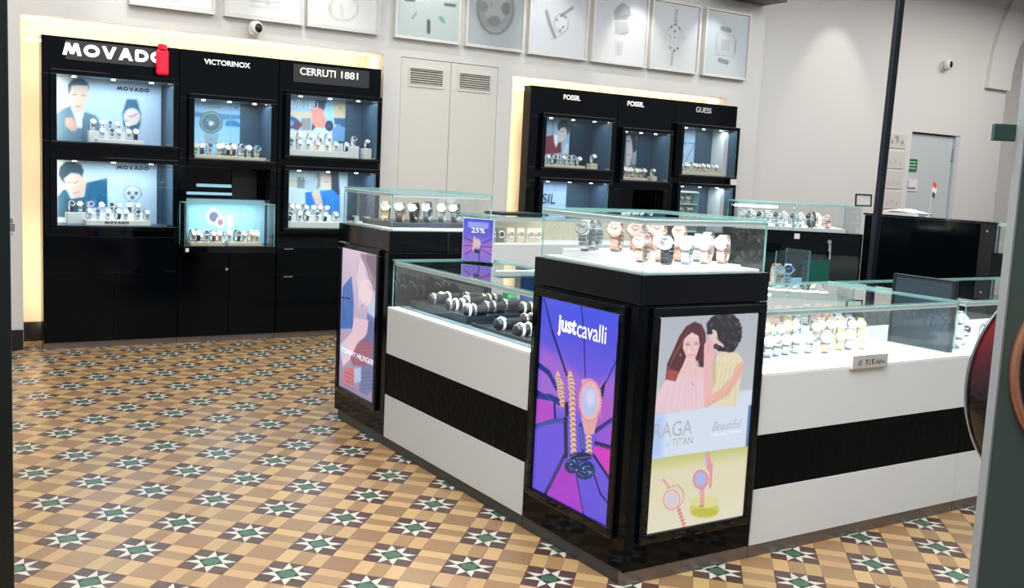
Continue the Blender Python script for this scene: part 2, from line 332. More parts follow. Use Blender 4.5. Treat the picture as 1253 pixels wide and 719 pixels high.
POSTERS = {
 'just': dict(axis='x', val=2.306, rect=(3.363, 2.849, 0.2, 1.003), res=(170, 270), bg=[(0.0, (100, 85, 222)), (0.3, (110, 88, 225)), (0.6, (125, 95, 222)), (0.85, (92, 92, 228)), (1, (80, 92, 235))], ops=[
  ('p',(160,105,215),[(0.0011,0.6028),(0.1275,0.5777),(0.2882,0.5291),(0.4041,0.5269),(0.5181,0.5872),(0.531,0.4546),(0.0075,0.3354)],0.0459),
  ('p',(180,75,205),[(0.0031,0.3871),(0.1159,0.3798),(0.1214,0.3212),(-0.0003,0.2679)],0.0077),
  ('p',(170,62,205),[(0.2346,0.1875),(0.0885,0.0012),(0.3591,0.0018),(0.3006,0.1355)],0.0077),
  ('p',(212,60,195),[(0.3928,0.2608),(0.4141,0.2928),(0.5141,0.3002),(0.514,0.1818)],0.0062),
  ('p',(175,95,205),[(0.4086,0.475),(0.5096,0.4896),(0.5141,0.4191),(0.4127,0.345)],0.0092),
  ('p',(150,90,215),[(0.4134,0.3377),(0.515,0.4105),(0.5134,0.3074),(0.4166,0.3047)],0.0062),
  ('l',(45,55,150),[(0.0028,0.3911),(0.0999,0.4041),(0.1821,0.3945)],0.0131,0.0023),
  ('l',(28,34,92),[(0.1266,0.3821),(0.1374,0.325)],0.0077,0.0023),
  ('l',(60,80,170),[(0.0005,0.2599),(0.109,0.3063),(0.2165,0.3382)],0.01,0.0023),
  ('l',(28,34,92),[(0.2142,0.1939),(0.0955,0.0017)],0.0085,0.0023),
  ('l',(28,34,92),[(0.301,0.1317),(0.3594,-0.0005)],0.0031,0.0023),
  ('l',(28,34,92),[(0.4069,0.1774),(0.4556,0.1122),(0.5142,0.0836)],0.005,0.0023),
  ('l',(28,34,92),[(0.4029,0.2445),(0.5144,0.1782)],0.0069,0.0023),
  ('l',(28,34,92),[(0.4103,0.2941),(0.5163,0.3022)],0.0085,0.0023),
  ('l',(50,50,130),[(0.4057,0.3418),(0.5186,0.4202)],0.0085,0.0023),
  ('l',(30,40,80),[(0.2073,0.3376),(0.2249,0.1928)],0.0131,0.0023),
  ('l',(50,60,150),[(0.0161,0.7924),(0.084,0.6709)],0.0066,0.002),
  ('l',(35,40,110),[(0.084,0.6709),(0.1991,0.5167)],0.0066,0.002),
  ('l',(40,48,140),[(0.267,0.8084),(0.295,0.7048),(0.3198,0.5342)],0.0036,0.002),
  ('l',(32,38,105),[(0.5189,0.6581),(0.4489,0.536)],0.0026,0.002),
  ('p',(34,34,95),[(0.448,0.5453),(0.4071,0.4958),(0.4226,0.4623),(0.4389,0.4836)],0.002),
  ('l',(30,50,140),[(0.003,0.5172),(0.0764,0.5006),(0.1336,0.4513)],0.0118,0.002),
  ('l',(30,50,140),[(-0.0088,0.4062),(0.0624,0.3953),(0.1459,0.4054)],0.0098,0.002),
  ('l',(30,60,140),[(0.3081,0.3385),(0.3322,0.2448)],0.01,0.0023),
  ('l',(150,165,225),[(0.3088,0.331),(0.3315,0.2523)],0.0023,0.0023),
  ('l',(45,30,60),[(0.208,0.4003),(0.2142,0.3627)],0.0115,0.0023),
  ('l',(196,140,124),[(0.1607,0.4802),(0.1793,0.3955)],0.0154,0.0031),
  ('l',(228,182,162),[(0.1607,0.4802),(0.1793,0.3955)],0.0123,0.0031),
  ('l',(110,66,66),[(0.1516,0.4744),(0.1601,0.4694)],0.002,0.0023),
  ('l',(110,66,66),[(0.1733,0.4707),(0.1642,0.4653)],0.002,0.0023),
  ('l',(246,214,196),[(0.1448,0.4663),(0.1621,0.4769),(0.1804,0.4745)],0.0022,0.0023),
  ('l',(110,66,66),[(0.1553,0.4574),(0.1638,0.4525)],0.002,0.0023),
  ('l',(110,66,66),[(0.177,0.4538),(0.168,0.4484)],0.002,0.0023),
  ('l',(246,214,196),[(0.1486,0.4493),(0.1658,0.46),(0.1841,0.4576)],0.0022,0.0023),
  ('l',(110,66,66),[(0.1591,0.4405),(0.1676,0.4355)],0.002,0.0023),
  ('l',(110,66,66),[(0.1808,0.4369),(0.1717,0.4314)],0.002,0.0023),
  ('l',(246,214,196),[(0.1523,0.4323),(0.1695,0.443),(0.1878,0.4407)],0.0022,0.0023),
  ('l',(110,66,66),[(0.1628,0.4235),(0.1713,0.4186)],0.002,0.0023),
  ('l',(110,66,66),[(0.1845,0.42),(0.1754,0.4145)],0.002,0.0023),
  ('l',(246,214,196),[(0.156,0.4153),(0.1732,0.4261),(0.1915,0.4239)],0.0022,0.0023),
  ('l',(110,66,66),[(0.1665,0.4065),(0.175,0.4016)],0.002,0.0023),
  ('l',(110,66,66),[(0.1882,0.4031),(0.1791,0.3976)],0.002,0.0023),
  ('l',(246,214,196),[(0.1598,0.3983),(0.177,0.4092),(0.1952,0.407)],0.0022,0.0023),
  ('l',(196,140,124),[(0.234,0.499),(0.2735,0.2176)],0.0169,0.0031),
  ('l',(228,182,162),[(0.234,0.499),(0.2735,0.2176)],0.0135,0.0031),
  ('l',(110,66,66),[(0.2236,0.4923),(0.2328,0.4864)],0.0022,0.0023),
  ('l',(110,66,66),[(0.2469,0.4876),(0.2372,0.4815)],0.0022,0.0023),
  ('l',(246,214,196),[(0.2165,0.483),(0.2348,0.495),(0.2544,0.4918)],0.0024,0.0023),
  ('l',(110,66,66),[(0.2265,0.4722),(0.2356,0.4662)],0.0022,0.0023),
  ('l',(110,66,66),[(0.2497,0.4676),(0.2401,0.4614)],0.0022,0.0023),
  ('l',(246,214,196),[(0.2193,0.4628),(0.2376,0.4749),(0.2572,0.4718)],0.0024,0.0023),
  ('l',(110,66,66),[(0.2293,0.4521),(0.2384,0.4461)],0.0022,0.0023),
  ('l',(110,66,66),[(0.2525,0.4475),(0.2429,0.4413)],0.0022,0.0023),
  ('l',(246,214,196),[(0.2222,0.4426),(0.2405,0.4548),(0.2601,0.4518)],0.0024,0.0023),
  ('l',(110,66,66),[(0.2321,0.4319),(0.2413,0.426)],0.0022,0.0023),
  ('l',(110,66,66),[(0.2554,0.4275),(0.2457,0.4212)],0.0022,0.0023),
  ('l',(246,214,196),[(0.225,0.4224),(0.2433,0.4348),(0.2629,0.4318)],0.0024,0.0023),
  ('l',(110,66,66),[(0.235,0.4118),(0.2441,0.4059)],0.0022,0.0023),
  ('l',(110,66,66),[(0.2582,0.4074),(0.2485,0.4011)],0.0022,0.0023),
  ('l',(246,214,196),[(0.2278,0.4023),(0.2461,0.4147),(0.2657,0.4118)],0.0024,0.0023),
  ('l',(110,66,66),[(0.2378,0.3916),(0.2469,0.3858)],0.0022,0.0023),
  ('l',(110,66,66),[(0.261,0.3874),(0.2514,0.381)],0.0022,0.0023),
  ('l',(246,214,196),[(0.2307,0.3821),(0.2489,0.3946),(0.2685,0.3918)],0.0024,0.0023),
  ('l',(110,66,66),[(0.2406,0.3715),(0.2498,0.3657)],0.0022,0.0023),
  ('l',(110,66,66),[(0.2638,0.3673),(0.2542,0.3609)],0.0022,0.0023),
  ('l',(246,214,196),[(0.2335,0.3619),(0.2518,0.3745),(0.2713,0.3717)],0.0024,0.0023),
  ('l',(110,66,66),[(0.2435,0.3513),(0.2526,0.3456)],0.0022,0.0023),
  ('l',(110,66,66),[(0.2666,0.3472),(0.257,0.3408)],0.0022,0.0023),
  ('l',(246,214,196),[(0.2364,0.3417),(0.2546,0.3544),(0.2741,0.3517)],0.0024,0.0023),
  ('l',(110,66,66),[(0.2463,0.3312),(0.2554,0.3254)],0.0022,0.0023),
  ('l',(110,66,66),[(0.2695,0.3272),(0.2598,0.3207)],0.0022,0.0023),
  ('l',(246,214,196),[(0.2392,0.3215),(0.2574,0.3342),(0.2769,0.3317)],0.0024,0.0023),
  ('l',(110,66,66),[(0.2491,0.311),(0.2582,0.3053)],0.0022,0.0023),
  ('l',(110,66,66),[(0.2723,0.3071),(0.2627,0.3006)],0.0022,0.0023),
  ('l',(246,214,196),[(0.242,0.3013),(0.2603,0.3141),(0.2798,0.3117)],0.0024,0.0023),
  ('l',(110,66,66),[(0.252,0.2909),(0.2611,0.2852)],0.0022,0.0023),
  ('l',(110,66,66),[(0.2751,0.2871),(0.2655,0.2805)],0.0022,0.0023),
  ('l',(246,214,196),[(0.2449,0.2811),(0.2631,0.294),(0.2826,0.2917)],0.0024,0.0023),
  ('l',(110,66,66),[(0.2548,0.2707),(0.2639,0.2651)],0.0022,0.0023),
  ('l',(110,66,66),[(0.2779,0.267),(0.2683,0.2604)],0.0022,0.0023),
  ('l',(246,214,196),[(0.2477,0.261),(0.2659,0.2739),(0.2854,0.2716)],0.0024,0.0023),
  ('l',(110,66,66),[(0.2576,0.2506),(0.2667,0.245)],0.0022,0.0023),
  ('l',(110,66,66),[(0.2807,0.247),(0.2711,0.2403)],0.0022,0.0023),
  ('l',(246,214,196),[(0.2505,0.2408),(0.2687,0.2538),(0.2882,0.2516)],0.0024,0.0023),
  ('l',(110,66,66),[(0.2605,0.2304),(0.2695,0.2249)],0.0022,0.0023),
  ('l',(110,66,66),[(0.2836,0.2269),(0.274,0.2202)],0.0022,0.0023),
  ('l',(246,214,196),[(0.2534,0.2206),(0.2716,0.2337),(0.291,0.2316)],0.0024,0.0023),
  ('l',(196,140,124),[(0.3559,0.35),(0.3734,0.2442)],0.0169,0.0031),
  ('l',(228,182,162),[(0.3559,0.35),(0.3734,0.2442)],0.0135,0.0031),
  ('l',(110,66,66),[(0.3462,0.3437),(0.3549,0.3388)],0.0022,0.0023),
  ('l',(110,66,66),[(0.3683,0.3406),(0.3591,0.3347)],0.0022,0.0023),
  ('l',(246,214,196),[(0.3393,0.335),(0.3568,0.3466),(0.3755,0.3447)],0.0024,0.0023),
  ('l',(110,66,66),[(0.3491,0.326),(0.3578,0.3211)],0.0022,0.0023),
  ('l',(110,66,66),[(0.3712,0.323),(0.362,0.317)],0.0022,0.0023),
  ('l',(246,214,196),[(0.3423,0.3173),(0.3598,0.329),(0.3784,0.3272)],0.0024,0.0023),
  ('l',(110,66,66),[(0.3521,0.3083),(0.3607,0.3035)],0.0022,0.0023),
  ('l',(110,66,66),[(0.3741,0.3054),(0.3649,0.2994)],0.0022,0.0023),
  ('l',(246,214,196),[(0.3452,0.2996),(0.3627,0.3113),(0.3813,0.3096)],0.0024,0.0023),
  ('l',(110,66,66),[(0.355,0.2906),(0.3636,0.2858)],0.0022,0.0023),
  ('l',(110,66,66),[(0.377,0.2878),(0.3678,0.2818)],0.0022,0.0023),
  ('l',(246,214,196),[(0.3482,0.2819),(0.3656,0.2937),(0.3842,0.292)],0.0024,0.0023),
  ('l',(110,66,66),[(0.3579,0.2729),(0.3666,0.2682)],0.0022,0.0023),
  ('l',(110,66,66),[(0.38,0.2702),(0.3708,0.2641)],0.0022,0.0023),
  ('l',(246,214,196),[(0.3511,0.2641),(0.3685,0.2761),(0.3871,0.2745)],0.0024,0.0023),
  ('l',(110,66,66),[(0.3609,0.2553),(0.3695,0.2505)],0.0022,0.0023),
  ('l',(110,66,66),[(0.3829,0.2526),(0.3737,0.2465)],0.0022,0.0023),
  ('l',(246,214,196),[(0.354,0.2464),(0.3715,0.2584),(0.39,0.2569)],0.0024,0.0023),
  ('l',(196,140,124),[(0.1376,0.5072),(0.1626,0.4238)],0.0138,0.0026),
  ('l',(228,182,162),[(0.1376,0.5072),(0.1626,0.4238)],0.011,0.0026),
  ('l',(110,66,66),[(0.1295,0.5029),(0.1371,0.4996)],0.0018,0.002),
  ('l',(110,66,66),[(0.149,0.5009),(0.1407,0.4967)],0.0018,0.002),
  ('l',(246,214,196),[(0.1233,0.4968),(0.139,0.505),(0.1555,0.5038)],0.0019,0.002),
  ('l',(110,66,66),[(0.1331,0.4909),(0.1407,0.4876)],0.0018,0.002),
  ('l',(110,66,66),[(0.1526,0.489),(0.1443,0.4848)],0.0018,0.002),
  ('l',(246,214,196),[(0.1269,0.4848),(0.1426,0.4931),(0.159,0.4919)],0.0019,0.002),
  ('l',(110,66,66),[(0.1367,0.4789),(0.1443,0.4757)],0.0018,0.002),
  ('l',(110,66,66),[(0.1562,0.4771),(0.1479,0.4729)],0.0018,0.002),
  ('l',(246,214,196),[(0.1305,0.4729),(0.1462,0.4811),(0.1626,0.48)],0.0019,0.002),
  ('l',(110,66,66),[(0.1403,0.467),(0.1478,0.4637)],0.0018,0.002),
  ('l',(110,66,66),[(0.1597,0.4652),(0.1515,0.461)],0.0018,0.002),
  ('l',(246,214,196),[(0.1341,0.4609),(0.1497,0.4692),(0.1662,0.4682)],0.0019,0.002),
  ('l',(110,66,66),[(0.1439,0.4551),(0.1514,0.4518)],0.0018,0.002),
  ('l',(110,66,66),[(0.1633,0.4533),(0.155,0.449)],0.0018,0.002),
  ('l',(246,214,196),[(0.1377,0.4489),(0.1533,0.4573),(0.1697,0.4563)],0.0019,0.002),
  ('l',(110,66,66),[(0.1474,0.4431),(0.155,0.4399)],0.0018,0.002),
  ('l',(110,66,66),[(0.1668,0.4414),(0.1586,0.4371)],0.0018,0.002),
  ('l',(246,214,196),[(0.1412,0.437),(0.1569,0.4454),(0.1733,0.4444)],0.0019,0.002),
  ('l',(110,66,66),[(0.151,0.4312),(0.1586,0.428)],0.0018,0.002),
  ('l',(110,66,66),[(0.1704,0.4296),(0.1622,0.4253)],0.0018,0.002),
  ('l',(246,214,196),[(0.1448,0.4251),(0.1604,0.4335),(0.1768,0.4326)],0.0019,0.002),
  ('l',(196,140,124),[(0.2208,0.5237),(0.233,0.4655)],0.0151,0.0026),
  ('l',(228,182,162),[(0.2208,0.5237),(0.233,0.4655)],0.0121,0.0026),
  ('l',(110,66,66),[(0.2119,0.5186),(0.22,0.5144)],0.002,0.002),
  ('l',(110,66,66),[(0.2326,0.5157),(0.2239,0.5109)],0.002,0.002),
  ('l',(246,214,196),[(0.2054,0.5115),(0.2219,0.5208),(0.2394,0.519)],0.0021,0.002),
  ('l',(110,66,66),[(0.2149,0.504),(0.223,0.4998)],0.002,0.002),
  ('l',(110,66,66),[(0.2356,0.5012),(0.2269,0.4964)],0.002,0.002),
  ('l',(246,214,196),[(0.2084,0.4969),(0.2249,0.5063),(0.2424,0.5045)],0.0021,0.002),
  ('l',(110,66,66),[(0.218,0.4894),(0.226,0.4853)],0.002,0.002),
  ('l',(110,66,66),[(0.2386,0.4867),(0.2299,0.4818)],0.002,0.002),
  ('l',(246,214,196),[(0.2115,0.4823),(0.228,0.4917),(0.2454,0.49)],0.0021,0.002),
  ('l',(110,66,66),[(0.221,0.4748),(0.2291,0.4707)],0.002,0.002),
  ('l',(110,66,66),[(0.2417,0.4721),(0.233,0.4673)],0.002,0.002),
  ('l',(246,214,196),[(0.2145,0.4677),(0.231,0.4772),(0.2485,0.4755)],0.0021,0.002),
  ('p',(226,170,166),[(0.307,0.3766),(0.4185,0.4101),(0.3951,0.3256),(0.3396,0.3118)],0.0031),
  ('p',(232,182,184),[(0.2978,0.5181),(0.3569,0.5332),(0.3863,0.4977),(0.3036,0.4803)],0.0026),
  ('p',(222,150,168),[(0.4326,0.4645),(0.428,0.4246),(0.4079,0.3898),(0.3766,0.3679),(0.3408,0.3643),(0.3089,0.3802),(0.2886,0.4121),(0.2847,0.4526),(0.2983,0.4919),(0.3258,0.5208),(0.3607,0.5327),(0.3949,0.5254),(0.4207,0.5008)],0.002),
  ('p',(240,186,190),[(0.4206,0.4619),(0.4168,0.4256),(0.3996,0.3941),(0.3725,0.3747),(0.3417,0.3718),(0.3142,0.3866),(0.2966,0.4158),(0.2931,0.4525),(0.3045,0.488),(0.3281,0.514),(0.3582,0.5246),(0.3877,0.5176),(0.4102,0.495)],0.002),
  ('p',(184,198,240),[(0.4048,0.4558),(0.4019,0.4267),(0.3885,0.4016),(0.3676,0.3863),(0.3437,0.3842),(0.3224,0.3963),(0.3087,0.4196),(0.3059,0.4489),(0.3147,0.4772),(0.3328,0.4979),(0.3561,0.5063),(0.379,0.5007),(0.3966,0.4824)],0.002),
  ('p',(214,212,240),[(0.3873,0.466),(0.3857,0.4502),(0.3784,0.4367),(0.367,0.4284),(0.3541,0.4275),(0.3427,0.434),(0.3354,0.4467),(0.3338,0.4624),(0.3385,0.4777),(0.3483,0.4888),(0.3608,0.4934),(0.3733,0.4904),(0.3828,0.4805)],0.0171),
  ('l',(196,120,150),[(0.2906,0.5036),(0.2994,0.5015)],0.001,0.002),
  ('l',(250,215,215),[(0.4133,0.5161),(0.4217,0.514)],0.001,0.002),
  ('l',(196,120,150),[(0.2919,0.4896),(0.3007,0.4875)],0.001,0.002),
  ('l',(250,215,215),[(0.4145,0.5037),(0.4229,0.5016)],0.001,0.002),
  ('l',(196,120,150),[(0.2933,0.4755),(0.3021,0.4735)],0.001,0.002),
  ('l',(250,215,215),[(0.4157,0.4912),(0.4241,0.4892)],0.001,0.002),
  ('l',(196,120,150),[(0.2946,0.4615),(0.3034,0.4595)],0.001,0.002),
  ('l',(250,215,215),[(0.4169,0.4788),(0.4253,0.4768)],0.001,0.002),
  ('l',(196,120,150),[(0.2959,0.4474),(0.3047,0.4454)],0.001,0.002),
  ('l',(250,215,215),[(0.4181,0.4664),(0.4265,0.4644)],0.001,0.002),
  ('l',(196,120,150),[(0.293,0.4324),(0.3061,0.4314)],0.001,0.002),
  ('l',(250,215,215),[(0.4193,0.4539),(0.4277,0.452)],0.001,0.002),
  ('l',(196,120,150),[(0.2944,0.4184),(0.3074,0.4174)],0.001,0.002),
  ('l',(250,215,215),[(0.4205,0.4415),(0.4289,0.4396)],0.001,0.002),
  ('l',(196,120,150),[(0.2957,0.4043),(0.3087,0.4033)],0.001,0.002),
  ('l',(250,215,215),[(0.4217,0.4291),(0.4301,0.4272)],0.001,0.002),
  ('l',(196,120,150),[(0.297,0.3902),(0.3101,0.3893)],0.001,0.002),
  ('l',(250,215,215),[(0.4229,0.4166),(0.4313,0.4147)],0.001,0.002),
  ('l',(196,120,150),[(0.2984,0.3761),(0.3114,0.3752)],0.001,0.002),
  ('l',(250,215,215),[(0.4241,0.4042),(0.4325,0.4023)],0.001,0.002),
  ('l',(200,130,150),[(0.3055,0.5164),(0.3048,0.4903)],0.001,0.002),
  ('l',(200,130,150),[(0.3181,0.519),(0.3195,0.4934)],0.001,0.002),
  ('l',(200,130,150),[(0.3306,0.5215),(0.334,0.4964)],0.001,0.002),
  ('l',(200,130,150),[(0.343,0.524),(0.3485,0.4994)],0.001,0.002),
  ('l',(200,130,150),[(0.3554,0.5265),(0.3629,0.5024)],0.001,0.002),
  ('p',(24,46,96),[(0.3194,0.1796),(0.315,0.1647),(0.3002,0.15),(0.2782,0.1387),(0.2539,0.1335),(0.233,0.1357),(0.2204,0.1449),(0.219,0.1589),(0.2294,0.1745),(0.2488,0.1879),(0.2728,0.1961),(0.2957,0.1973),(0.3125,0.1914)],0.0023),
  ('p',(26,52,106),[(0.4165,0.1915),(0.4108,0.1723),(0.3916,0.1531),(0.3631,0.1383),(0.3314,0.1314),(0.3041,0.1341),(0.2875,0.1459),(0.2858,0.164),(0.2993,0.1843),(0.3248,0.2018),(0.356,0.2125),(0.3858,0.2142),(0.4076,0.2066)],0.0023),
  ('p',(20,34,80),[(0.3973,0.2392),(0.3895,0.2294),(0.3664,0.2171),(0.3328,0.2051),(0.2962,0.196),(0.2651,0.1922),(0.2468,0.1946),(0.2461,0.2026),(0.2629,0.2144),(0.2933,0.2272),(0.3297,0.2378),(0.3638,0.244),(0.3881,0.2445)],0.0023),
  ('l',(96,140,205),[(0.2361,0.1722),(0.2672,0.1886)],0.0015,0.0023),
  ('l',(96,140,205),[(0.2507,0.1566),(0.2834,0.154)],0.0015,0.0023),
  ('l',(96,140,205),[(0.2732,0.1941),(0.2965,0.1795)],0.0015,0.0023),
  ('l',(96,140,205),[(0.3129,0.1817),(0.3426,0.2015)],0.0015,0.0023),
  ('l',(96,140,205),[(0.3321,0.1793),(0.3805,0.1966)],0.0015,0.0023),
  ('l',(96,140,205),[(0.3577,0.1749),(0.4013,0.172)],0.0015,0.0023),
  ('l',(96,140,205),[(0.3095,0.1497),(0.3483,0.1415)],0.0015,0.0023),
  ('l',(96,140,205),[(0.372,0.156),(0.4002,0.1831)],0.0015,0.0023),
  ('l',(96,140,205),[(0.2581,0.1469),(0.2459,0.1655)],0.0015,0.0023),
  ('l',(96,140,205),[(0.3274,0.1625),(0.3588,0.1637)],0.0015,0.0023),
  ('l',(96,140,205),[(0.2157,0.1785),(0.2901,0.2197)],0.0015,0.0023),
  ('l',(96,140,205),[(0.2917,0.203),(0.3949,0.2386)],0.0015,0.0023),
  ('p',(190,214,240),[(0.2674,0.173),(0.267,0.1714),(0.2654,0.1699),(0.2632,0.1687),(0.2608,0.1682),(0.2587,0.1685),(0.2575,0.1695),(0.2573,0.171),(0.2583,0.1726),(0.2603,0.1739),(0.2627,0.1748),(0.265,0.1749),(0.2667,0.1742)],0.0023),
  ('p',(190,214,240),[(0.3474,0.1782),(0.3469,0.1766),(0.3455,0.1751),(0.3433,0.174),(0.341,0.1735),(0.339,0.1738),(0.3378,0.1747),(0.3376,0.1762),(0.3386,0.1778),(0.3405,0.1791),(0.3428,0.1799),(0.345,0.18),(0.3467,0.1794)],0.0023),
  ('p',(190,214,240),[(0.3874,0.1757),(0.387,0.1741),(0.3856,0.1726),(0.3835,0.1715),(0.3812,0.171),(0.3792,0.1713),(0.378,0.1723),(0.3779,0.1737),(0.3788,0.1753),(0.3806,0.1766),(0.3829,0.1774),(0.3851,0.1775),(0.3867,0.1769)],0.0023),
  ('p',(190,214,240),[(0.3035,0.1597),(0.303,0.1581),(0.3016,0.1566),(0.2994,0.1554),(0.297,0.1549),(0.2949,0.1552),(0.2937,0.1562),(0.2936,0.1576),(0.2946,0.1592),(0.2964,0.1606),(0.2988,0.1614),(0.3011,0.1616),(0.3028,0.1609)],0.0023),
  ('p',(190,214,240),[(0.285,0.1919),(0.2846,0.1903),(0.2831,0.1888),(0.2809,0.1876),(0.2785,0.1872),(0.2764,0.1875),(0.2752,0.1884),(0.275,0.1899),(0.276,0.1915),(0.2779,0.1929),(0.2803,0.1937),(0.2826,0.1938),(0.2843,0.1931)],0.0023),
  ('l',(96,110,196),[(0.0285,0.4209),(0.101,0.3924)],0.0012,0.0023),
  ('l',(96,110,196),[(0.0149,0.2593),(0.2013,0.3315)],0.0012,0.0023),
  ('l',(96,110,196),[(0.1011,0.0173),(0.2027,0.1749)],0.0012,0.0023),
  ('l',(96,110,196),[(0.4161,0.3346),(0.5093,0.4092)],0.0012,0.0023),
  ('l',(96,110,196),[(0.4204,0.2906),(0.5086,0.2973)],0.0012,0.0023),
  ('l',(96,110,196),[(0.4265,0.164),(0.4738,0.1101)],0.0012,0.0023),
 ]),
 'raga': dict(axis='y', val=2.753, rect=(2.396, 2.897, 0.19, 1.004), res=(176, 280), bg=[(0, (226, 222, 200)), (0.28, (222, 218, 178)), (0.37, (190, 194, 112)), (0.43, (184, 190, 108)), (0.45, (215, 228, 242)), (0.62, (214, 226, 240)), (0.63, (192, 197, 203)), (1, (182, 188, 196))], ops=[
  ('p',(236,205,214),[(0.0494,0.5774),(0.1204,0.6188),(0.1519,0.6051),(0.1964,0.6197),(0.2359,0.6113),(0.2507,0.4562),(-0.0058,0.4497),(0.0164,0.534)],0.0017),
  ('p',(98,62,66),[(0.1727,0.7923),(0.1324,0.7766),(0.1019,0.7407),(0.0798,0.696),(0.0513,0.6404),(0.0489,0.5832),(0.0982,0.5728),(0.1204,0.6188),(0.1476,0.6518),(0.202,0.6427),(0.212,0.6187),(0.2394,0.6158),(0.2369,0.6993),(0.2308,0.7463),(0.2084,0.7793)],0.0046),
  ('p',(176,88,84),[(0.0565,0.6229),(0.0504,0.5831),(0.0981,0.574),(0.1101,0.6079)],0.0081),
  ('p',(236,200,200),[(0.1611,0.7524),(0.197,0.7362),(0.2058,0.7009),(0.1926,0.6608),(0.1693,0.6476),(0.143,0.6608),(0.1226,0.6937),(0.124,0.7282)],0.0017),
  ('p',(238,200,202),[(0.1427,0.6637),(0.1893,0.6552),(0.197,0.6138),(0.2365,0.6054),(0.2399,0.5697),(0.1041,0.5909),(0.1209,0.6129)],0.0017),
  ('l',(228,180,190),[(0.1926,0.6199),(0.2114,0.4596)],0.0014,0.0017),
  ('l',(90,60,70),[(0.1365,0.7068),(0.1541,0.7053)],0.0014,0.0017),
  ('l',(90,60,70),[(0.1806,0.7069),(0.1976,0.706)],0.0014,0.0017),
  ('l',(205,110,125),[(0.1507,0.6679),(0.1827,0.6684)],0.002,0.0017),
  ('l',(210,160,165),[(0.1675,0.7),(0.1722,0.6823)],0.0012,0.0017),
  ('p',(200,150,110),[(0.1165,0.6698),(0.1163,0.6674),(0.1153,0.6656),(0.1137,0.6648),(0.1118,0.6652),(0.1102,0.6668),(0.1092,0.669),(0.109,0.6715),(0.1096,0.6737),(0.111,0.675),(0.1127,0.6752),(0.1145,0.6742),(0.1159,0.6723)],0.0017),
  ('p',(232,222,188),[(0.2945,0.6549),(0.3408,0.6701),(0.4064,0.6605),(0.4384,0.6285),(0.4336,0.5561),(0.4198,0.4507),(0.3059,0.4574),(0.2846,0.513),(0.2833,0.6082)],0.0017),
  ('p',(206,196,140),[(0.2781,0.6204),(0.2957,0.643),(0.2999,0.5596),(0.2874,0.5247)],0.0058),
  ('p',(236,206,196),[(0.2473,0.7368),(0.2599,0.7684),(0.2965,0.7551),(0.3257,0.7006),(0.3454,0.6639),(0.311,0.648),(0.2888,0.673),(0.2722,0.7063)],0.0017),
  ('p',(58,58,64),[(0.2314,0.7812),(0.2562,0.8065),(0.3101,0.818),(0.3707,0.8112),(0.3999,0.7864),(0.4088,0.7323),(0.405,0.6905),(0.383,0.6666),(0.3534,0.6646),(0.326,0.6976),(0.2979,0.7168),(0.2868,0.7497),(0.2562,0.7656),(0.2434,0.737)],0.0046),
  ('p',(238,188,192),[(0.2272,0.7027),(0.2484,0.725),(0.2686,0.7182),(0.2854,0.6673),(0.2742,0.6206),(0.2886,0.5127),(0.2504,0.4592),(0.2344,0.6114)],0.0017),
  ('l',(215,160,165),[(0.2451,0.7194),(0.2522,0.6691)],0.0012,0.0017),
  ('p',(236,186,172),[(0.4029,0.6156),(0.4426,0.6282),(0.4435,0.5797),(0.3743,0.497),(0.257,0.4557),(0.2473,0.4922),(0.3235,0.522),(0.3905,0.5772)],0.0017),
  ('l',(90,60,60),[(0.254,0.7482),(0.2684,0.7446)],0.0012,0.0017),
  ('p',(78,78,84),[(0.4224,0.7406),(0.4213,0.7356),(0.4174,0.7319),(0.4115,0.7303),(0.4049,0.7312),(0.3992,0.7344),(0.3957,0.7392),(0.3952,0.7445),(0.3977,0.749),(0.4028,0.7517),(0.4092,0.7521),(0.4155,0.7499),(0.4203,0.7458)],0.0029),
  ('p',(58,58,64),[(0.4225,0.7246),(0.4213,0.7194),(0.4172,0.7156),(0.4109,0.714),(0.404,0.715),(0.398,0.7183),(0.3943,0.7232),(0.3938,0.7286),(0.3965,0.7332),(0.4018,0.7359),(0.4086,0.7363),(0.4153,0.7341),(0.4203,0.7299)],0.0029),
  ('p',(58,58,64),[(0.4186,0.7096),(0.4172,0.7054),(0.4125,0.7023),(0.4056,0.7011),(0.398,0.702),(0.3915,0.7048),(0.3876,0.7089),(0.3871,0.7134),(0.3902,0.7171),(0.3962,0.7193),(0.4037,0.7195),(0.411,0.7176),(0.4163,0.714)],0.0029),
  ('p',(78,78,84),[(0.4055,0.6969),(0.4046,0.6914),(0.4012,0.6873),(0.3958,0.6855),(0.3899,0.6865),(0.3847,0.6901),(0.3815,0.6953),(0.3809,0.7011),(0.3831,0.706),(0.3876,0.709),(0.3934,0.7095),(0.3991,0.7071),(0.4035,0.7026)],0.0029),
  ('p',(58,58,64),[(0.3935,0.6868),(0.3924,0.6823),(0.3884,0.679),(0.3825,0.6777),(0.3759,0.6786),(0.3702,0.6816),(0.3668,0.6859),(0.3663,0.6906),(0.3689,0.6946),(0.374,0.697),(0.3805,0.6973),(0.3868,0.6953),(0.3915,0.6915)],0.0029),
  ('p',(58,58,64),[(0.3814,0.68),(0.3799,0.6751),(0.3746,0.6716),(0.3668,0.6702),(0.3583,0.6713),(0.351,0.6746),(0.3466,0.6793),(0.3461,0.6844),(0.3496,0.6887),(0.3563,0.6913),(0.3647,0.6914),(0.3728,0.6892),(0.3789,0.6851)],0.0029),
  ('p',(78,78,84),[(0.3623,0.6771),(0.3609,0.6723),(0.3559,0.6687),(0.3485,0.6673),(0.3405,0.6684),(0.3336,0.6717),(0.3294,0.6764),(0.3289,0.6815),(0.3322,0.6858),(0.3385,0.6884),(0.3464,0.6886),(0.3541,0.6863),(0.3599,0.6822)],0.0029),
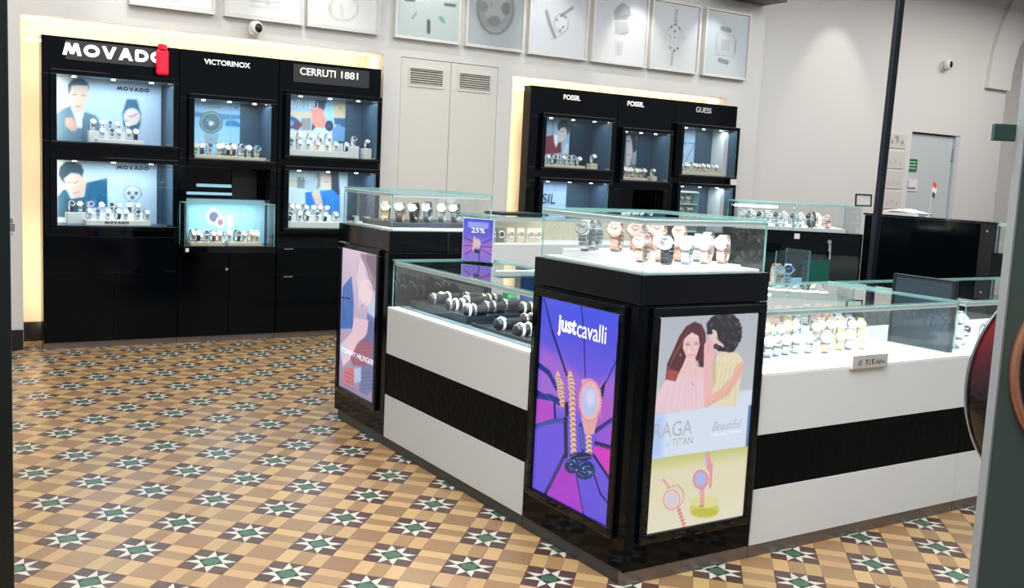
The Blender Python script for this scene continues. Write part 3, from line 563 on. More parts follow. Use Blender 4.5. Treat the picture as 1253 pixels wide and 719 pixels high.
  ('p',(58,58,64),[(0.3421,0.6782),(0.3407,0.6739),(0.3361,0.6708),(0.3293,0.6696),(0.3218,0.6705),(0.3154,0.6734),(0.3115,0.6776),(0.3111,0.6822),(0.3141,0.686),(0.32,0.6883),(0.3274,0.6884),(0.3345,0.6864),(0.3398,0.6828)],0.0029),
  ('p',(58,58,64),[(0.3232,0.6831),(0.322,0.6776),(0.3175,0.6735),(0.3108,0.6719),(0.3033,0.673),(0.2969,0.6766),(0.293,0.6819),(0.2924,0.6876),(0.2953,0.6925),(0.3011,0.6955),(0.3084,0.6958),(0.3155,0.6934),(0.3209,0.6888)],0.0029),
  ('p',(78,78,84),[(0.3052,0.6915),(0.304,0.6862),(0.2997,0.6823),(0.2932,0.6807),(0.2861,0.6818),(0.28,0.6852),(0.2762,0.6903),(0.2757,0.6958),(0.2785,0.7005),(0.284,0.7033),(0.291,0.7036),(0.2978,0.7013),(0.3029,0.6969)],0.0029),
  ('p',(58,58,64),[(0.2671,0.7476),(0.2657,0.7435),(0.2611,0.7405),(0.2544,0.7392),(0.247,0.7401),(0.2407,0.7428),(0.2369,0.7468),(0.2365,0.7511),(0.2395,0.7548),(0.2454,0.757),(0.2526,0.7572),(0.2597,0.7553),(0.2649,0.7519)],0.0029),
  ('p',(58,58,64),[(0.2683,0.7633),(0.267,0.7583),(0.2623,0.7546),(0.2553,0.753),(0.2477,0.754),(0.2412,0.7572),(0.2372,0.762),(0.2367,0.7672),(0.2398,0.7716),(0.2457,0.7743),(0.2532,0.7747),(0.2605,0.7725),(0.266,0.7684)],0.0029),
  ('p',(78,78,84),[(0.2709,0.7779),(0.2698,0.7738),(0.2658,0.7708),(0.26,0.7696),(0.2535,0.7703),(0.248,0.773),(0.2447,0.7769),(0.2443,0.7811),(0.2469,0.7848),(0.2519,0.787),(0.2582,0.7872),(0.2644,0.7855),(0.269,0.7821)],0.0029),
  ('p',(58,58,64),[(0.2833,0.7904),(0.2819,0.7856),(0.277,0.7821),(0.2698,0.7806),(0.2618,0.7815),(0.2551,0.7846),(0.251,0.7892),(0.2505,0.7942),(0.2537,0.7985),(0.2599,0.8011),(0.2677,0.8014),(0.2753,0.7993),(0.281,0.7954)],0.0029),
  ('p',(58,58,64),[(0.2955,0.8005),(0.2942,0.795),(0.2896,0.7909),(0.2827,0.7892),(0.2751,0.7901),(0.2686,0.7936),(0.2646,0.7988),(0.2641,0.8045),(0.2671,0.8094),(0.273,0.8124),(0.2804,0.8128),(0.2877,0.8105),(0.2931,0.8061)],0.0029),
  ('p',(78,78,84),[(0.3113,0.8073),(0.3101,0.8017),(0.3055,0.7976),(0.2986,0.7958),(0.291,0.7968),(0.2844,0.8003),(0.2804,0.8055),(0.2798,0.8113),(0.2828,0.8163),(0.2887,0.8193),(0.2962,0.8198),(0.3035,0.8175),(0.3089,0.813)],0.0029),
  ('p',(58,58,64),[(0.3275,0.8105),(0.3264,0.8051),(0.3223,0.8011),(0.3162,0.7993),(0.3094,0.8003),(0.3035,0.8036),(0.2999,0.8087),(0.2993,0.8143),(0.302,0.8191),(0.3072,0.8221),(0.3138,0.8225),(0.3204,0.8203),(0.3253,0.816)],0.0029),
  ('p',(58,58,64),[(0.3467,0.8098),(0.3456,0.8042),(0.3414,0.8),(0.3351,0.7981),(0.3281,0.7991),(0.3221,0.8026),(0.3184,0.8079),(0.3178,0.8137),(0.3205,0.8188),(0.3259,0.8219),(0.3327,0.8224),(0.3394,0.8201),(0.3444,0.8155)],0.0029),
  ('p',(78,78,84),[(0.368,0.8052),(0.3665,0.801),(0.3614,0.7979),(0.3539,0.7966),(0.3458,0.7974),(0.3388,0.8002),(0.3347,0.8042),(0.3342,0.8086),(0.3376,0.8124),(0.344,0.8147),(0.3521,0.8149),(0.3598,0.8131),(0.3656,0.8096)],0.0029),
  ('p',(58,58,64),[(0.3815,0.7973),(0.3805,0.7928),(0.3767,0.7895),(0.3711,0.7881),(0.3649,0.7889),(0.3596,0.7917),(0.3563,0.7959),(0.3558,0.8005),(0.3583,0.8045),(0.3631,0.807),(0.3691,0.8073),(0.3751,0.8055),(0.3795,0.8018)],0.0029),
  ('p',(58,58,64),[(0.4017,0.7859),(0.4002,0.781),(0.3949,0.7775),(0.3872,0.776),(0.3787,0.777),(0.3715,0.7801),(0.3671,0.7847),(0.3666,0.7897),(0.3701,0.794),(0.3767,0.7966),(0.385,0.7969),(0.3931,0.7948),(0.3992,0.7908)],0.0029),
  ('p',(78,78,84),[(0.4121,0.7722),(0.4108,0.7676),(0.4061,0.7642),(0.3992,0.7628),(0.3916,0.7637),(0.3851,0.7667),(0.3812,0.7711),(0.3807,0.7759),(0.3838,0.78),(0.3897,0.7825),(0.3972,0.7827),(0.4044,0.7808),(0.4098,0.777)],0.0029),
  ('p',(58,58,64),[(0.4199,0.7568),(0.4186,0.752),(0.4142,0.7485),(0.4076,0.747),(0.4003,0.748),(0.3941,0.751),(0.3902,0.7556),(0.3897,0.7605),(0.3926,0.7648),(0.3983,0.7674),(0.4054,0.7677),(0.4124,0.7656),(0.4176,0.7617)],0.0029),
  ('l',(92,92,98),[(0.314,0.7439),(0.3256,0.7386),(0.3298,0.729)],0.0012,0.0023),
  ('l',(92,92,98),[(0.3411,0.7143),(0.3529,0.7089),(0.3571,0.6992)],0.0012,0.0023),
  ('l',(92,92,98),[(0.3516,0.7115),(0.3634,0.7062),(0.3676,0.6965)],0.0012,0.0023),
  ('l',(92,92,98),[(0.3705,0.7051),(0.3823,0.6997),(0.3866,0.6899)],0.0012,0.0023),
  ('l',(92,92,98),[(0.3435,0.78),(0.3553,0.7748),(0.3595,0.7651)],0.0012,0.0023),
  ('l',(92,92,98),[(0.3707,0.7074),(0.3826,0.702),(0.3868,0.6923)],0.0012,0.0023),
  ('l',(92,92,98),[(0.3717,0.7427),(0.3836,0.7374),(0.3878,0.7277)],0.0012,0.0023),
  ('l',(92,92,98),[(0.3484,0.7755),(0.3602,0.7703),(0.3644,0.7607)],0.0012,0.0023),
  ('l',(92,92,98),[(0.3641,0.7426),(0.3759,0.7373),(0.3801,0.7276)],0.0012,0.0023),
  ('l',(92,92,98),[(0.3025,0.7904),(0.3142,0.7853),(0.3183,0.7757)],0.0012,0.0023),
  ('l',(92,92,98),[(0.3702,0.7052),(0.3821,0.6998),(0.3863,0.69)],0.0012,0.0023),
  ('l',(92,92,98),[(0.2887,0.726),(0.3003,0.7207),(0.3044,0.7111)],0.0012,0.0023),
  ('l',(92,92,98),[(0.3163,0.7822),(0.328,0.777),(0.3321,0.7674)],0.0012,0.0023),
  ('l',(92,92,98),[(0.3097,0.7278),(0.3213,0.7225),(0.3255,0.7129)],0.0012,0.0023),
  ('l',(92,92,98),[(0.3636,0.7898),(0.3754,0.7846),(0.3796,0.7749)],0.0012,0.0023),
  ('l',(92,92,98),[(0.3366,0.7907),(0.3483,0.7856),(0.3525,0.7759)],0.0012,0.0023),
  ('l',(132,84,82),[(0.1451,0.7617),(0.1205,0.7168),(0.0791,0.6616)],0.0014,0.0029),
  ('l',(132,84,82),[(0.1357,0.7495),(0.1112,0.7035),(0.0753,0.6538)],0.0014,0.0029),
  ('l',(132,84,82),[(0.1262,0.7373),(0.1019,0.6902),(0.0716,0.646)],0.0014,0.0029),
  ('l',(132,84,82),[(0.1168,0.7251),(0.0926,0.6769),(0.0678,0.6382)],0.0014,0.0029),
  ('l',(132,84,82),[(0.1074,0.7129),(0.0834,0.6637),(0.064,0.6304)],0.0014,0.0029),
  ('l',(132,84,82),[(0.098,0.7008),(0.0741,0.6505),(0.0603,0.6226)],0.0014,0.0029),
  ('l',(132,84,82),[(0.0886,0.6886),(0.0649,0.6373),(0.0565,0.6148)],0.0014,0.0029),
  ('l',(120,76,76),[(0.2059,0.7649),(0.2258,0.7174),(0.2294,0.6469)],0.0014,0.0017),
  ('l',(246,214,212),[(0.1472,0.7386),(0.1855,0.7368)],0.0029,0.0081),
  ('l',(250,225,222),[(0.1518,0.6892),(0.1569,0.6745)],0.0023,0.0058),
  ('l',(248,240,240),[(0.1551,0.6699),(0.1794,0.6703)],0.0014,0.0017),
  ('l',(110,80,84),[(0.1375,0.7125),(0.1541,0.7134)],0.0009,0.0017),
  ('l',(110,80,84),[(0.1784,0.7139),(0.197,0.7124)],0.0009,0.0017),
  ('l',(208,196,150),[(0.3119,0.6391),(0.3033,0.5653),(0.303,0.4877)],0.0012,0.0035),
  ('l',(208,196,150),[(0.3335,0.6306),(0.3218,0.5556),(0.3222,0.4861)],0.0012,0.0035),
  ('l',(208,196,150),[(0.3552,0.6221),(0.3404,0.5459),(0.3416,0.4845)],0.0012,0.0035),
  ('l',(208,196,150),[(0.3771,0.6136),(0.359,0.5361),(0.3612,0.4829)],0.0012,0.0035),
  ('l',(208,196,150),[(0.3991,0.605),(0.3778,0.5263),(0.3808,0.4813)],0.0012,0.0035),
  ('l',(224,172,174),[(0.2359,0.7099),(0.246,0.6695)],0.0009,0.0023),
  ('l',(224,172,174),[(0.2458,0.7123),(0.2554,0.6689)],0.0009,0.0023),
  ('l',(224,172,174),[(0.2557,0.7147),(0.2648,0.6684)],0.0009,0.0023),
  ('l',(224,172,174),[(0.2656,0.7172),(0.2743,0.6679)],0.0009,0.0023),
  ('l',(226,190,202),[(0.0653,0.5648),(0.051,0.4735)],0.0012,0.0046),
  ('l',(226,190,202),[(0.0947,0.5696),(0.084,0.4707)],0.0012,0.0046),
  ('l',(226,190,202),[(0.1244,0.5744),(0.1173,0.4678)],0.0012,0.0046),
  ('l',(226,190,202),[(0.1542,0.5793),(0.1509,0.4649)],0.0012,0.0046),
  ('l',(226,190,202),[(0.1844,0.5842),(0.1849,0.4619)],0.0012,0.0046),
  ('l',(222,170,158),[(0.4292,0.5988),(0.3612,0.507),(0.2734,0.4662)],0.0017,0.0046),
  ('l',(190,190,196),[(0.4076,0.57),(0.4112,0.4545)],0.0012,0.0017),
  ('l',(150,160,170),[(0.171,0.5629),(0.1914,0.5497)],0.0014,0.0017),
  ('p',(214,227,242),[(-0.0221,0.4516),(0.5416,0.4489),(0.5328,0.2828),(-0.0177,0.2878)],0.0015),
  ('p',(176,204,246),[(-0.0221,0.4516),(0.0519,0.45),(0.0565,0.2881),(-0.0177,0.2878)],0.0378),
  ('p',(96,128,176),[(0.4865,0.4481),(0.5416,0.4489),(0.5382,0.2822),(0.4872,0.2814)],0.0023),
  ('p',(226,218,190),[(-0.0036,0.229),(0.2549,0.2275),(0.5144,0.2045),(0.522,0.1323),(0.1614,0.1785),(-0.0086,0.1781)],0.0303),
  ('p',(206,202,104),[(0.3718,0.0424),(0.3642,0.0268),(0.3398,0.0175),(0.3044,0.0166),(0.2665,0.0243),(0.2345,0.0387),(0.2158,0.0563),(0.2142,0.0734),(0.2301,0.0861),(0.2601,0.0915),(0.2976,0.0884),(0.334,0.0773),(0.3609,0.0607)],0.0045),
  ('p',(222,218,150),[(0.3666,0.0744),(0.3587,0.0646),(0.3345,0.0597),(0.3,0.0606),(0.2631,0.0672),(0.2324,0.0778),(0.2146,0.09),(0.2136,0.1011),(0.2295,0.1086),(0.259,0.1109),(0.2955,0.1072),(0.3307,0.0985),(0.3565,0.0866)],0.0038),
  ('p',(196,190,80),[(0.3647,0.0317),(0.3571,0.0248),(0.3347,0.0219),(0.3028,0.0237),(0.2688,0.0297),(0.2405,0.0385),(0.2242,0.048),(0.2234,0.0562),(0.2384,0.0612),(0.2658,0.0619),(0.2995,0.0581),(0.3319,0.0505),(0.3555,0.041)],0.0076),
  ('l',(226,158,164),[(0.2858,0.2697),(0.3008,0.2182)],0.0129,0.0023),
  ('l',(200,190,220),[(0.273,0.2673),(0.2844,0.2316)],0.0053,0.0023),
  ('l',(226,158,164),[(0.3098,0.2286),(0.313,0.1436)],0.0083,0.0023),
  ('l',(226,158,164),[(0.2714,0.1376),(0.2773,0.0752)],0.0114,0.0023),
  ('l',(150,130,80),[(0.2647,0.0708),(0.282,0.0684)],0.0023,0.0023),
  ('p',(222,150,160),[(0.3022,0.172),(0.2991,0.1538),(0.2869,0.141),(0.2686,0.1367),(0.2482,0.1417),(0.2306,0.1548),(0.2197,0.1729),(0.218,0.1921),(0.2257,0.2078),(0.2412,0.2167),(0.261,0.2166),(0.2806,0.2075),(0.2955,0.1914)],0.0023),
  ('p',(176,184,232),[(0.2899,0.1751),(0.2877,0.1618),(0.279,0.1525),(0.2659,0.1492),(0.2514,0.1528),(0.2388,0.1623),(0.231,0.1756),(0.2297,0.1896),(0.2352,0.2011),(0.2462,0.2077),(0.2604,0.2076),(0.2744,0.201),(0.2851,0.1892)],0.0023),
  ('l',(228,168,172),[(0.1598,0.1107),(0.158,0.0964),(0.1502,0.0853),(0.1376,0.0788),(0.1222,0.0782),(0.1064,0.0833),(0.0925,0.0934),(0.0827,0.107),(0.0784,0.1219),(0.0802,0.136),(0.0878,0.1471),(0.1002,0.1535),(0.1155,0.1543),(0.1313,0.1494),(0.1453,0.1394),(0.1553,0.1258),(0.1598,0.1107)],0.0034,0.0023),
  ('p',(214,206,220),[(0.15,0.112),(0.1477,0.0983),(0.1387,0.0887),(0.1252,0.0855),(0.1103,0.0894),(0.0974,0.0994),(0.0895,0.1132),(0.0882,0.1277),(0.0939,0.1396),(0.1054,0.1462),(0.1199,0.146),(0.1343,0.139),(0.1451,0.1267)],0.0023),
  ('l',(226,158,164),[(0.0687,0.2015),(0.0997,0.1714)],0.0045,0.0023),
  ('l',(226,158,164),[(0.0907,0.1651),(0.1427,0.1718),(0.1744,0.1428),(0.1795,0.108),(0.1557,0.081)],0.0026,0.0023),
  ('l',(226,158,164),[(0.156,0.0771),(0.1919,0.0032)],0.0068,0.0023),
  ('l',(240,205,205),[(0.2641,0.1309),(0.2862,0.1295)],0.0011,0.0023),
  ('l',(160,90,100),[(0.152,0.0678),(0.1711,0.0712)],0.0011,0.0023),
  ('l',(240,205,205),[(0.2652,0.1192),(0.2873,0.1178)],0.0011,0.0023),
  ('l',(160,90,100),[(0.1591,0.0539),(0.1782,0.0572)],0.0011,0.0023),
  ('l',(240,205,205),[(0.2663,0.1075),(0.2884,0.1061)],0.0011,0.0023),
  ('l',(160,90,100),[(0.1661,0.0399),(0.1853,0.0432)],0.0011,0.0023),
  ('l',(240,205,205),[(0.2674,0.0959),(0.2895,0.0943)],0.0011,0.0023),
  ('l',(160,90,100),[(0.1732,0.0259),(0.1925,0.0292)],0.0011,0.0023),
  ('l',(240,205,205),[(0.2685,0.0842),(0.2907,0.0826)],0.0011,0.0023),
  ('l',(160,90,100),[(0.1803,0.0119),(0.1996,0.0151)],0.0011,0.0023),
 ]),
 'denim': dict(axis='x', val=2.306, rect=(5.432, 4.943, 0.205, 1.02), res=(90, 150), bg=[(0, (150, 135, 160)), (0.3, (175, 160, 190)), (1, (220, 200, 216))], ops=[
  ('p',(152,128,146),[(0.2424,0.8017),(0.5053,0.8129),(0.4991,0.6222),(0.432,0.6138),(0.3453,0.7143),(0.2967,0.758)],0.014),
  ('p',(226,206,218),[(0.3319,0.692),(0.3275,0.6526),(0.3096,0.6203),(0.282,0.6026),(0.251,0.6036),(0.2236,0.6234),(0.2065,0.6575),(0.2035,0.698),(0.2155,0.7353),(0.2395,0.7608),(0.2698,0.7686),(0.2995,0.7574),(0.3218,0.7297)],0.0105),
  ('l',(140,110,130),[(0.2193,0.7642),(0.2169,0.6791)],0.0021,0.0021),
  ('p',(238,214,220),[(0.4325,0.607),(0.4249,0.5707),(0.3985,0.5399),(0.359,0.5215),(0.3151,0.5198),(0.2771,0.5358),(0.2539,0.5657),(0.2512,0.6026),(0.2696,0.6378),(0.3046,0.6629),(0.3478,0.6723),(0.3893,0.6642),(0.4197,0.6406)],0.0126),
  ('p',(190,205,232),[(0.3734,0.5159),(0.496,0.6219),(0.5028,0.425),(0.4306,0.4137)],0.014),
  ('l',(160,130,150),[(0.3636,0.6469),(0.4153,0.6186)],0.0021,0.0021),
  ('l',(170,120,140),[(0.2815,0.5031),(0.3382,0.539)],0.0021,0.0021),
  ('p',(78,118,190),[(0.139,0.6632),(0.0178,0.5873),(0.0042,0.4644),(0.0019,0.3383),(0.1782,0.3662),(0.1814,0.5178)],0.0056),
  ('l',(40,50,90),[(0.0076,0.5222),(0.1271,0.5321)],0.0042,0.0021),
  ('l',(50,80,150),[(0.1359,0.5838),(0.1591,0.3849)],0.0021,0.0021),
  ('l',(220,200,200),[(0.1571,0.6581),(0.1761,0.6388)],0.0049,0.0021),
  ('p',(112,132,186),[(0.3622,0.4864),(0.4674,0.4671),(0.472,0.4057),(0.3694,0.3894)],0.0084),
  ('p',(132,108,128),[(0.3384,0.8072),(0.5053,0.8129),(0.502,0.711),(0.443,0.6838),(0.3821,0.7321),(0.3213,0.7674)],0.0112),
  ('l',(96,78,100),[(0.402,0.7961),(0.4575,0.706)],0.0018,0.0021),
  ('l',(200,176,196),[(0.3026,0.7934),(0.4107,0.6801)],0.0028,0.0084),
  ('l',(246,228,234),[(0.2382,0.6249),(0.2645,0.5007)],0.0049,0.0112),
  ('l',(60,90,160),[(0.0354,0.4687),(0.0798,0.3587)],0.0018,0.0021),
  ('l',(110,150,210),[(0.0634,0.5893),(0.0525,0.4857)],0.0028,0.0056),
  ('p',(110,120,165),[(0.3771,0.4655),(0.4643,0.4438),(0.4893,0.2404),(0.4723,0.0766),(0.3932,0.0244),(0.2907,0.024),(0.2708,0.1783),(0.3387,0.3046)],0.0085),
  ('p',(232,200,212),[(0.1912,0.4309),(0.3869,0.446),(0.3711,0.3665),(0.2705,0.3001),(0.1727,0.1963),(0.0507,0.122),(0.003,0.2174),(0.0403,0.2684),(0.1623,0.3398)],0.0057),
  ('p',(190,210,232),[(-0.0047,0.2459),(0.0408,0.2611),(0.0893,0.2252),(0.0844,0.1654),(0.0282,0.1773)],0.0071),
  ('p',(150,96,118),[(0.3361,0.3396),(0.2534,0.2972),(0.155,0.193),(0.1933,0.1565),(0.348,0.1787),(0.4437,0.2389),(0.4569,0.3249)],0.0099),
  ('l',(190,140,150),[(0.2537,0.2937),(0.437,0.3284)],0.0011,0.0021),
  ('l',(190,140,150),[(0.2448,0.2721),(0.4384,0.3092)],0.0011,0.0021),
  ('l',(190,140,150),[(0.2359,0.2504),(0.4399,0.2899)],0.0011,0.0021),
  ('l',(190,140,150),[(0.227,0.2286),(0.4413,0.2706)],0.0011,0.0021),
  ('l',(190,140,150),[(0.218,0.2067),(0.4428,0.2513)],0.0011,0.0021),
  ('l',(190,140,150),[(0.209,0.1848),(0.4442,0.232)],0.0011,0.0021),
  ('p',(206,118,126),[(0.2708,0.1064),(0.2604,0.0791),(0.2278,0.053),(0.1798,0.0338),(0.1272,0.0261),(0.0821,0.0319),(0.0554,0.0501),(0.0535,0.0764),(0.077,0.1046),(0.12,0.1279),(0.1721,0.1411),(0.2214,0.1413),(0.2568,0.1288)],0.0085),
  ('p',(176,196,226),[(0.2124,0.1383),(0.3059,0.1707),(0.3121,0.086),(0.2181,0.0595)],0.0085),
  ('l',(90,60,90),[(0.0891,0.0998),(0.2155,0.0954)],0.0014,0.0021),
  ('l',(80,85,130),[(0.309,0.1283),(0.4494,0.163)],0.0014,0.0021),
  ('l',(90,60,90),[(0.0909,0.075),(0.2172,0.071)],0.0014,0.0021),
  ('l',(80,85,130),[(0.3105,0.1071),(0.4509,0.1423)],0.0014,0.0021),
  ('l',(90,60,90),[(0.0926,0.0501),(0.219,0.0466)],0.0014,0.0021),
  ('l',(80,85,130),[(0.3121,0.086),(0.4525,0.1216)],0.0014,0.0021),
  ('l',(90,60,90),[(0.0944,0.0253),(0.2208,0.0222)],0.0014,0.0021),
  ('l',(80,85,130),[(0.3136,0.0648),(0.454,0.1008)],0.0014,0.0021),
  ('l',(90,60,90),[(0.0962,0.0005),(0.2225,-0.0022)],0.0014,0.0021),
  ('l',(80,85,130),[(0.3152,0.0435),(0.4556,0.0801)],0.0014,0.0021),
  ('l',(225,220,235),[(0.4636,0.2356),(0.4893,0.0242)],0.0035,0.0021),
 ]),
 'suit': dict(axis='y', val=8.4, rect=(1.15, 1.98, 1.54, 2.06), res=(84, 54), bg=[(0, (176, 200, 226)), (1, (190, 212, 232))], ops=[
  ('p',(96,130,154),[(0.0451,0.217),(0.0979,0.2676),(0.1596,0.3003),(0.2126,0.2287),(0.2574,0.2603),(0.3386,0.2375),(0.384,0.1736),(0.393,0.03),(0.0439,0.0106)],0.0028),
  ('p',(222,228,238),[(0.1552,0.3),(0.2082,0.2426),(0.2575,0.284),(0.2483,0.2122),(0.2391,0.1357),(0.2078,0.1337),(0.1771,0.2451)],0.0028),
  ('p',(214,188,172),[(0.1497,0.4402),(0.2179,0.4647),(0.2893,0.452),(0.2829,0.3664),(0.253,0.2836),(0.2127,0.2523),(0.1773,0.2781),(0.1527,0.3374)],0.0028),
  ('p',(50,78,100),[(0.1424,0.3975),(0.141,0.4581),(0.1737,0.4984),(0.2403,0.5137),(0.2849,0.4799),(0.2902,0.4237),(0.2804,0.4607),(0.2134,0.4597),(0.1647,0.4508),(0.1494,0.3887)],0.0028),
  ('l',(120,95,90),[(0.1733,0.384),(0.1998,0.3834)],0.0019,0.0028),
  ('l',(120,95,90),[(0.2328,0.3813),(0.2623,0.3884)],0.0019,0.0028),
  ('l',(170,110,105),[(0.1969,0.2984),(0.2263,0.3006)],0.0024,0.0028),
  ('p',(206,172,158),[(0.1195,0.2034),(0.1681,0.2114),(0.2035,0.1618),(0.1988,0.1094),(0.1632,0.1072),(0.1192,0.1469)],0.0028),
  ('l',(60,90,115),[(0.2483,0.2122),(0.2433,0.0407)],0.0024,0.0028),
  ('p',(44,98,124),[(0.5683,0.3825),(0.6445,0.3839),(0.6765,0.2748),(0.6723,0.1906),(0.6454,0.1096),(0.5823,0.1104),(0.5419,0.1821),(0.5347,0.2648)],0.0028),
  ('p',(222,205,200),[(0.6712,0.2511),(0.6638,0.2186),(0.6432,0.1925),(0.6142,0.179),(0.5835,0.1809),(0.5581,0.1979),(0.5437,0.226),(0.5437,0.2587),(0.5579,0.2886),(0.5832,0.3091),(0.6138,0.3153),(0.6429,0.3058),(0.6636,0.2826)],0.0028),
  ('l',(90,70,80),[(0.5865,0.2545),(0.6062,0.2439),(0.6422,0.2705)],0.0018,0.0028),
  ('l',(40,85,110),[(0.5773,0.3463),(0.6491,0.3471)],0.0018,0.0028),
  ('l',(200,205,215),[(0.6941,0.4156),(0.6937,0.0609)],0.0023,0.0028),
 ]),
 'jacket': dict(axis='y', val=8.4, rect=(1.15, 1.95, 0.9, 1.43), res=(84, 54), bg=[(0, (186, 212, 232)), (1, (196, 214, 230))], ops=[
  ('p',(18,92,128),[(0.2651,0.3543),(0.4233,0.3997),(0.4249,0.1731),(0.2811,0.1611),(0.2566,0.2486)],0.0026),
  ('p',(34,88,116),[(0.0614,0.2433),(0.1019,0.2966),(0.1262,0.2973),(0.1583,0.2285),(0.2648,0.2489),(0.2728,0.1432),(0.2561,0.0722),(0.0605,0.0867)],0.0026),
  ('p',(214,188,172),[(0.1184,0.3666),(0.1591,0.4246),(0.2406,0.4147),(0.2734,0.3809),(0.2608,0.2927),(0.2319,0.248),(0.1909,0.2337),(0.1584,0.2547),(0.1263,0.3321)],0.0026),
  ('p',(34,62,82),[(0.0688,0.4081),(0.0787,0.4689),(0.1191,0.5096),(0.1757,0.5182),(0.2327,0.493),(0.2506,0.4501),(0.2406,0.4016),(0.2161,0.4225),(0.1591,0.429),(0.1104,0.3837),(0.1183,0.3406),(0.0862,0.3741)],0.0026),
  ('l',(120,90,80),[(0.1304,0.3453),(0.1548,0.3549)],0.0022,0.0026),
  ('l',(120,90,80),[(0.1791,0.3514),(0.2118,0.3612)],0.0022,0.0026),
  ('l',(170,110,105),[(0.1829,0.2729),(0.2156,0.2826)],0.0026,0.0026),
  ('l',(120,140,158),[(0.678,0.2855),(0.673,0.2605),(0.6588,0.239),(0.6374,0.2243),(0.6122,0.2187),(0.5871,0.2231),(0.5658,0.2365),(0.5517,0.2571),(0.5467,0.2817),(0.5516,0.3066),(0.5657,0.3279),(0.5868,0.3426),(0.6119,0.3484),(0.637,0.3443),(0.6585,0.3309),(0.6729,0.3103),(0.678,0.2855)],0.0031,0.0027),
  ('p',(205,212,218),[(0.671,0.2853),(0.6643,0.2583),(0.6456,0.237),(0.6193,0.2266),(0.5914,0.2292),(0.5683,0.2442),(0.5552,0.2682),(0.5552,0.2957),(0.5681,0.3204),(0.5911,0.3368),(0.619,0.341),(0.6453,0.3321),(0.6642,0.312)],0.0027),
  ('p',(60,84,100),[(0.6,0.2851),(0.5984,0.2783),(0.594,0.2731),(0.5879,0.2704),(0.5813,0.2711),(0.5759,0.2748),(0.5728,0.2808),(0.5728,0.2877),(0.5758,0.2939),(0.5813,0.298),(0.5878,0.299),(0.594,0.2967),(0.5984,0.2917)],0.0027),
  ('p',(50,74,92),[(0.6554,0.2867),(0.6538,0.2799),(0.6494,0.2746),(0.6432,0.272),(0.6366,0.2726),(0.6311,0.2764),(0.628,0.2824),(0.628,0.2893),(0.6311,0.2955),(0.6365,0.2996),(0.6431,0.3007),(0.6493,0.2984),(0.6537,0.2934)],0.0027),
  ('p',(60,84,100),[(0.6277,0.2516),(0.6259,0.2449),(0.621,0.2396),(0.614,0.2369),(0.6066,0.2376),(0.6005,0.2413),(0.597,0.2473),(0.597,0.2542),(0.6005,0.2604),(0.6066,0.2645),(0.614,0.2656),(0.6209,0.2633),(0.6259,0.2583)],0.0027),
  ('l',(150,165,180),[(0.579,0.401),(0.562,0.3467)],0.0022,0.0027),
  ('l',(150,165,180),[(0.6394,0.4033),(0.6656,0.3502)],0.0022,0.0027),
  ('l',(160,175,185),[(0.5834,0.3878),(0.6394,0.3898)],0.0018,0.0027),
  ('l',(110,135,150),[(0.6815,0.2856),(0.685,0.2713)],0.0036,0.0027),
 ]),
 'diver': dict(axis='y', val=8.4, rect=(2.15, 2.62, 1.46, 1.97), res=(60, 60), bg=[(0, (150, 196, 226)), (0.35, (160, 202, 232)), (0.6, (130, 180, 215)), (1, (150, 190, 216))], ops=[
  ('p',(72,118,156),[(0.0643,0.4),(0.5228,0.3983),(0.5232,0.3721),(0.3236,0.3493),(0.0646,0.3637)],0.0184),
  ('p',(46,110,160),[(0.345,0.3043),(0.352,0.3419),(0.3991,0.3562),(0.4564,0.347),(0.4782,0.3016)],0.0028),
  ('l',(60,90,130),[(0.428,0.4587),(0.447,0.4602)],0.0037,0.0028),
  ('l',(110,160,200),[(0.3872,0.5206),(0.3907,0.1485)],0.0023,0.0028),
  ('p',(150,178,190),[(0.173,0.4947),(0.2935,0.4995),(0.3086,0.4222),(0.1555,0.4157)],0.0028),
  ('p',(140,165,180),[(0.1667,0.2376),(0.297,0.2363),(0.2794,0.1424),(0.1862,0.1466)],0.0028),
  ('l',(100,125,140),[(0.1736,0.4445),(0.3035,0.4495)],0.0028,0.0028),
  ('p',(70,98,104),[(0.3295,0.3311),(0.3187,0.2873),(0.2876,0.2521),(0.2435,0.2337),(0.1966,0.2362),(0.1578,0.2588),(0.1357,0.2963),(0.1352,0.3401),(0.1565,0.3804),(0.1947,0.408),(0.2412,0.4167),(0.2856,0.4042),(0.3175,0.3734)],0.0028),
  ('l',(160,180,186),[(0.3107,0.3299),(0.305,0.3004),(0.2878,0.2747),(0.262,0.2566),(0.2314,0.2489),(0.2008,0.2528),(0.1748,0.2676),(0.1574,0.2909),(0.151,0.3193),(0.1567,0.3484),(0.1736,0.374),(0.1992,0.3921),(0.2296,0.4),(0.2602,0.3964),(0.2864,0.3818),(0.3042,0.3585),(0.3107,0.3299)],0.0032,0.0028),
  ('p',(78,100,110),[(0.2845,0.3281),(0.2786,0.3037),(0.2617,0.284),(0.2376,0.2737),(0.212,0.2751),(0.1907,0.2878),(0.1785,0.3088),(0.1782,0.3334),(0.1899,0.356),(0.2108,0.3714),(0.2363,0.3761),(0.2606,0.3691),(0.278,0.3517)],0.0028),
  ('p',(190,205,210),[(0.251,0.3167),(0.2488,0.308),(0.2424,0.3009),(0.2333,0.2972),(0.2235,0.2976),(0.2154,0.3021),(0.2108,0.3096),(0.2107,0.3184),(0.2152,0.3265),(0.2231,0.3321),(0.2328,0.3338),(0.242,0.3313),(0.2486,0.3251)],0.0028),
  ('l',(180,200,205),[(0.1978,0.3408),(0.2632,0.3175)],0.0023,0.0028),
  ('l',(110,135,140),[(0.2136,0.1851),(0.2508,0.1872)],0.0028,0.0028),
 ]),
 'alpine': dict(axis='y', val=8.4, rect=(2.16, 2.7, 0.8, 1.14), res=(56, 36), bg=[(0, (150, 206, 226)), (1, (140, 200, 222))], ops=[
